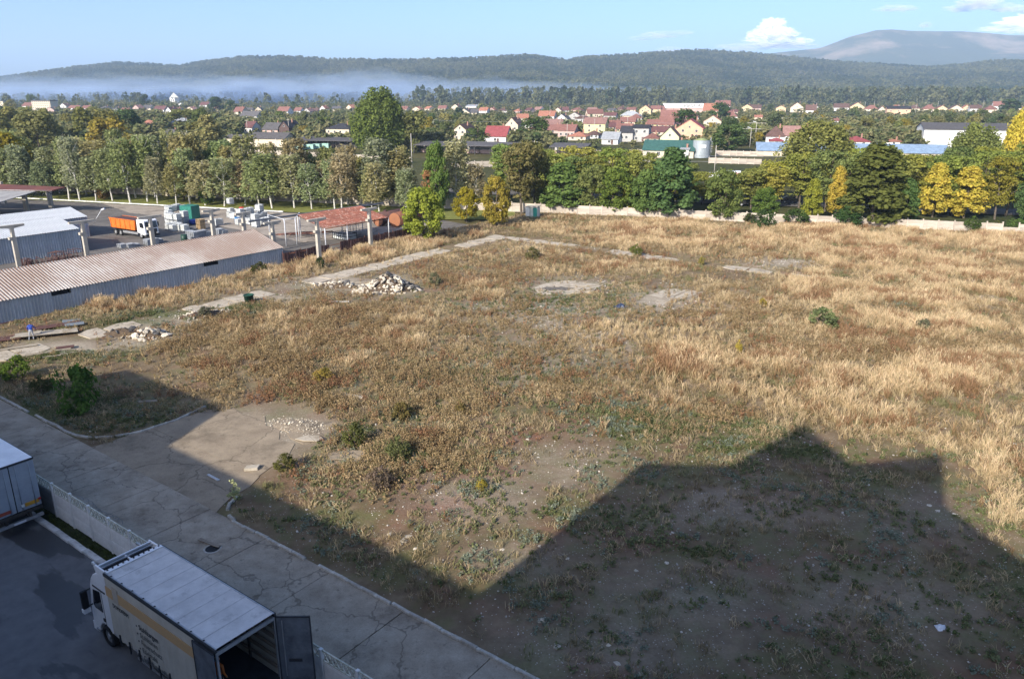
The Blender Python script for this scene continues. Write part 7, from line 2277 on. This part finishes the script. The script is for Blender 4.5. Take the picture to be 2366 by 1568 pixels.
car("dark car parked behind the wall under the orange autumn tree", 3115, 800, (.015, .018, .025), 0)
car("white car glimpsed beside the great chestnut", 3318, 800, (.6, .62, .63), .2)
car("dark car glimpsed beneath the yellow trees", 3760, 815, (.02, .022, .03), .1)
car("grey car behind the thin-crowned tree", 2800, 790, (.25, .27, .3), 0)
car("dark car beneath the low green tree by the wall", 2945, 810, (.02, .02, .022), 0)
car("white car behind the hut's tree", 2180, 745, (.6, .62, .64), 0)
pv = G(2870 * K_, 728 * K_)
VN = thing("parked_lorry", "white lorry with a pink-printed box seen through the acacias", "lorry", pv, WROT)
box("box_body", m_white, VN, -3.2, 2.6, 0, 2.4, .9, 3.4)
box("pink_print", M("pink_print", (.62, .16, .22), (.7, .4, .4), 1.2, .5), VN, -2.2, 2.2, -.03, 0.0, 1.7, 3.1)
bevel(box("cab", m_white, VN, -5.2, -3.4, .05, 2.35, .6, 2.8), .12, 2)
box("windscreen", m_glass, VN, -5.23, -5.2, .3, 2.1, 1.7, 2.6)
for x in (-4.4, 1.2):
    for y in (.2, 2.2): wheel_parts(VN, x, y, .45, .3, -1 if y < 1 else 1)

# ================================================================== ORCHARDS, WOODS
def clear(u, v, top, half, y):
    for (a, b, c, d, hy) in HB:
        if y < hy + 6 and u + half * .75 > a and u - half * .75 < b and top < d - (d - c) * (.24 if hy < 620 else .42) and v > c: return False
    return True


r = random.Random(91)
tcols = [(.14, .15, .05), (.17, .165, .06), (.075, .095, .035), (.055, .08, .03), (.10, .11, .04), (.13, .125, .045), (.09, .11, .03), (.065, .085, .04)]
cnt = 0
specs = []
for _ in range(2600):
    u = r.uniform(-40, 2410)
    v = r.choice([r.uniform(300, 372), r.uniform(268, 330), r.uniform(250, 300)])
    if u > 1500 and v > 340: continue
    if 540 < u < 1500 and v > 345: continue
    p = G(u, v); m = px(p.y)
    left = u < 560
    H = r.uniform(5, 11) if not left else r.uniform(11, 19)
    hp = H / m
    half = hp * .38
    if not clear(u, v, v - hp, half, p.y): continue
    if any(abs(u - a) < half * .8 and abs(v - b) < 5 for a, b in specs): continue
    specs.append((u, v)); cnt += 1
    col = r.choice(tcols)
    if r.random() < .12: col = (.26, .21, .04)
    if left and r.random() < .5: col = (.21, .205, .07)
    tree('mid', p, H, r.uniform(.85, 1.3), col, f"leafy garden or orchard tree of the village, {ordinal(cnt) if cnt < 100 else 'one farther on, ' + ordinal(cnt - 99)}", "garden trees of the village", seed=1000 + cnt)
    if cnt >= 190: break
for (u, v, vt, w, col, lab) in [(338, 252, 222, 34, (.04, .06, .03), "dark round tree left of the church tower"), (500, 258, 226, 46, (.045, .07, .03), "dark round-topped tree right of the church tower"), (536, 262, 236, 40, (.045, .07, .03), "second dark tree right of the church tower"), (1580, 306, 258, 60, (.05, .08, .026), "round dark green tree behind the apricot house"), (1663, 282, 240, 46, (.045, .07, .026), "round dark tree right of the orange roof"), (1683, 350, 290, 84, (.055, .085, .026), "large rounded dark green tree right of the silo"),
        (1236, 332, 276, 76, (.055, .085, .026), "large round green tree right of the crimson roof"), (1060, 280, 250, 24, (.03, .05, .03), "dark conifer on the far street"), (430, 300, 258, 90, (.12, .12, .04), "broad olive tree left of the slate barn"), (470, 345, 285, 120, (.13, .125, .045), "broad olive tree before the left-hand barns"), (2330, 262, 232, 60, (.05, .075, .03), "dark trees at the right end of the far street"), (1100, 335, 300, 60, (.06, .085, .03), "green bush tree beside the crimson roof"), (1000, 330, 298, 50, (.07, .09, .03), "green bush before the balcony house")]:
    tree_px('mid', u, v, vt, w, col, lab, seed=int(u * 3))

far_src = [source("far_tree", clump_crown("far_tree", 900 + k, 9, .3, (rf_round(3.6), rf_column(2.7), rf_round(4.0), rf_spread(3.4), rf_cone(3.2))[k], 13, 11, 1.5, 1.6, m_leaf_i, .8, .5, 0, .3)) for k in range(5)]
R2 = np.random.RandomState(5)
# hedges, gardens and thickets between the houses: one mass
n = 15000
u = R2.uniform(-150, 2520, n); v = R2.uniform(236, 352, n) 
v = 236 + (v - 236) ** 1.0
d_ = v - 784; dn = FOC * _s + d_ * _c; fw = FOC * _c - d_ * _s
X, Y = (u - 1183) * CAM_H / dn, CAM_H * fw / dn
mm = (Y * _c + CAM_H * _s) / FOC
H = R2.uniform(2.2, 6.5, n) * np.where(u < 560, 1.35, 1)
ok = (noise2(X, Y, 60, 3, 51) > .36) & ~((u > 1500) & (v > 340)) & ~((u > 560) & (u < 1500) & (v > 342))
for (a, b, c, dd, hy) in HB:
    hp = H / mm
    ok &= ~((Y < hy + 5) & (u + hp * .35 > a) & (u - hp * .35 < b) & (v - hp < dd - (dd - c) * (.18 if hy < 620 else .36)) & (v > c))
i = np.nonzero(ok)[0]; n = len(i)
s_ = (H[i] / 9)
t_ = R2.rand(n, 1)
tint = np.array([.12, .145, .06]) * (1 - t_) + np.array([.26, .24, .11]) * t_
scatter("orchard_thicket", "hedges, gardens and orchard thickets between the village houses", "thicket", np.stack([X[i], Y[i], np.full(n, -.2)], 1), np.stack([np.zeros(n), np.zeros(n), R2.rand(n) * 6.28], 1), np.stack([s_ * 1.35, s_ * 1.35, s_], 1), R2.randint(0, 5, n), tint, far_src)
# belt of tall trees at the foot of the hill
n = 5200
az = R2.uniform(-200, 2560, n); yy = R2.uniform(1330, 2100, n)
keep = (R2.rand(n) < np.clip((az - 850) / 250, .12, 1)) | (yy > 1700)
az, yy = az[keep], yy[keep]; n = len(az)
s_ = (.7 + 2.0 * R2.rand(n) ** 1.6) * np.where(az > 950, 1.15, .8)
t_ = R2.rand(n, 1)
tint = np.array([.06, .085, .045]) * (1 - t_) + np.array([.16, .165, .085]) * t_
scatter("river_woods", "belt of tall woodland along the valley before the hill", "woodland", np.stack([(az - 1183) / FOC * yy, yy, np.full(n, -.3)], 1), np.stack([np.zeros(n), np.zeros(n), R2.rand(n) * 6.28], 1), np.stack([s_ * .9, s_ * .9, s_ * 1.1], 1), R2.randint(0, 5, n), tint, far_src)
# forest on the hill
n = 60000
az = R2.uniform(-150, 2520, n); yy = R2.uniform(1950, 3700, n)
X, Y = (az - 1183) / FOC * yy, yy
Z = hill_z(az, yy)
op = noise2(X, Y, 240, 4, 61)
clr = (np.exp(-(((az - 1600) / 60) ** 2 + ((yy - 2550) / 150) ** 2)) + np.exp(-(((az - 2150) / 160) ** 2 + ((yy - 2500) / 220) ** 2)) + .8 * np.exp(-(((az - 1850) / 200) ** 2 + ((yy - 3000) / 200) ** 2))) * 1.0
keep = (R2.rand(n) < 1.0 - np.clip(clr * 1.1 - (op - .5) * 1.5, 0, .92)) & (Z > .5)
az, yy, X, Y, Z = [a[keep] for a in (az, yy, X, Y, Z)]; n = len(az)
s_ = R2.uniform(.8, 2.2, n)
t_ = np.clip(noise2(X, Y, 130, 3, 63) * 1.8 - .5 + R2.normal(0, .25, n), 0, 1)[:, None]
tint = np.array([.03, .055, .024]) * (1 - t_) + np.array([.155, .16, .07]) * t_
scatter("hill_forest", "dense mixed forest covering the ridge", "forest", np.stack([X, Y, Z - .5], 1), np.stack([np.zeros(n), np.zeros(n), R2.rand(n) * 6.28], 1), np.stack([s_, s_, s_ * 1.05], 1), R2.randint(0, 5, n), tint, far_src)

# ------------------------------------------------------------------ air: haze, valley mist, clouds
def volume_mat(name, col, density, aniso=0.0):
    m, nt, out = _nt(name)
    v = nt.nodes.new("ShaderNodeVolumePrincipled")
    v.inputs['Color'].default_value = (*col, 1)
    v.inputs['Density'].default_value = density
    v.inputs['Anisotropy'].default_value = aniso
    nt.links.new(v.outputs[0], out.inputs['Volume'])
    return m


hz = MB().box(-11100, 11100, -4100, 9100, -4.5, 520).build("haze", volume_mat("haze_air", (0.58, 0.76, 1.0), 0.000115))
tag(hz, "pale blue morning haze lying over the whole valley", "haze", kind="stuff")


def lump_mesh(name, blobs_, seed, sub=3, amp=.18, freq=2.2):
    """closed lumpy bodies: ellipsoids with a noisy skin"""
    import bmesh
    bm = bmesh.new()
    from mathutils import noise as mn
    r = random.Random(seed)
    for (c, rx, ry, rz) in blobs_:
        o = Vector((r.uniform(-50, 50), r.uniform(-50, 50), r.uniform(-50, 50)))
        res = bmesh.ops.create_icosphere(bm, subdivisions=sub, radius=1.0)
        for v in res['verts']:
            d = v.co.copy()
            k = 1 + amp * (mn.noise(d * freq + o) + .5 * mn.noise(d * freq * 2.3 + o))
            v.co = Vector((c[0] + d.x * rx * k, c[1] + d.y * ry * k, c[2] + d.z * rz * k))
    me = bpy.data.meshes.new(name)
    bm.to_mesh(me); bm.free()
    return me


m_mist = volume_mat("mist_air", (0.58, 0.74, 1.0), 0.0008)
r = random.Random(8)
bl = []
for u, vt, w in [(-150, 186, 300), (60, 190, 260), (230, 181, 230), (420, 178, 260), (600, 184, 220), (760, 178, 230), (900, 168, 150), (1040, 184, 200), (1220, 190, 240), (330, 196, 500), (800, 196, 500), (-50, 198, 600), (1400, 200, 260), (520, 206, 700), (1000, 206, 600), (160, 176, 150), (330, 170, 120), (500, 172, 130), (700, 170, 140), (860, 162, 110), (960, 174, 110), (1120, 182, 130), (1280, 192, 160), (80, 182, 140), (620, 178, 120)]:
    y = 1830 + r.uniform(-120, 120)
    top = CAM_H + (HOR - vt) / FOC * y
    bl.append((((u - 1183) / FOC * y, y, top * .36), w / FOC * y, 170, top * .64))
for q, b in enumerate(bl):
    o = bpy.data.objects.new("mist_bank", lump_mesh("mist_bank", [b], 90 + q, 4, .3, 3.2)); link(o)
    o.data.materials.append(m_mist)
    tag(o, "soft bank of white mist along the foot of the wooded ridge", "mist", "mist banks below the ridge", "stuff")

m_cloud = volume_mat("cloud_vapour", (1, 1, 1), 0.013, -0.45)
m_wisp = volume_mat("thin_cloud_vapour", (0.9, 0.92, 1), 0.010, -0.15)
CL = [("round white cumulus cloud standing above the ridge beside the mountain", [(1742, 72, 26, 16), (1722, 90, 30, 15), (1762, 88, 30, 15), (1745, 103, 55, 11), (1800, 102, 30, 8)]),
      ("thin grey streak of cloud above the wooded ridge", [(1505, 96, 45, 7), (1465, 103, 30, 5), (1545, 92, 26, 5)]),
      ("small flat cloud high over the mountain", [(2010, 43, 38, 7), (1975, 46, 22, 4)]),
      ("ragged grey cloud at the upper edge above the mountain", [(2175, 32, 45, 14), (2195, 14, 26, 16), (2140, 44, 34, 7), (2235, 42, 40, 8), (2285, 46, 40, 7)]),
      ("broad pale cloud bank resting on the mountain's shoulder", [(2310, 70, 70, 16), (2370, 52, 60, 22), (2260, 84, 60, 8), (2430, 40, 70, 30), (2345, 82, 80, 12)]),
      ("low white bank of cloud behind the distant peak", [(1530, 126, 34, 6), (1600, 134, 60, 4), (1690, 120, 60, 8), (1790, 118, 60, 7)]),
      ("tiny scrap of cloud over the mountain crest", [(2070, 76, 13, 6)])]
yc = 9900.0
for q, (lab, bs) in enumerate(CL):
    r = random.Random(q)
    L = []
    for (u, v, ru, rv) in bs:
        y = yc + r.uniform(-80, 80)
        sc_ = y / FOC
        c = ((u - 1183) * sc_, y, CAM_H + (HOR - v - (7 if q == 0 else 0)) * sc_)
        L.append((c, ru * sc_, min(ru, rv * 1.6) * sc_, rv * sc_))
        for j in range(9):
            a = r.uniform(0, 6.28); q2 = r.uniform(.18, .5)
            L.append(((c[0] + math.cos(a) * ru * sc_ * .75, c[1] - 40 * r.random(), c[2] + abs(math.sin(a)) * rv * sc_ * .6), ru * sc_ * q2 * .8, rv * sc_ * q2, rv * sc_ * q2))
    o = link(bpy.data.objects.new("cloud", lump_mesh("cloud", L, q, 4, .6, 3.4)))
    o.data.materials.append(m_cloud if q in (0, 4) else m_wisp)
    tag(o, lab, "cloud")
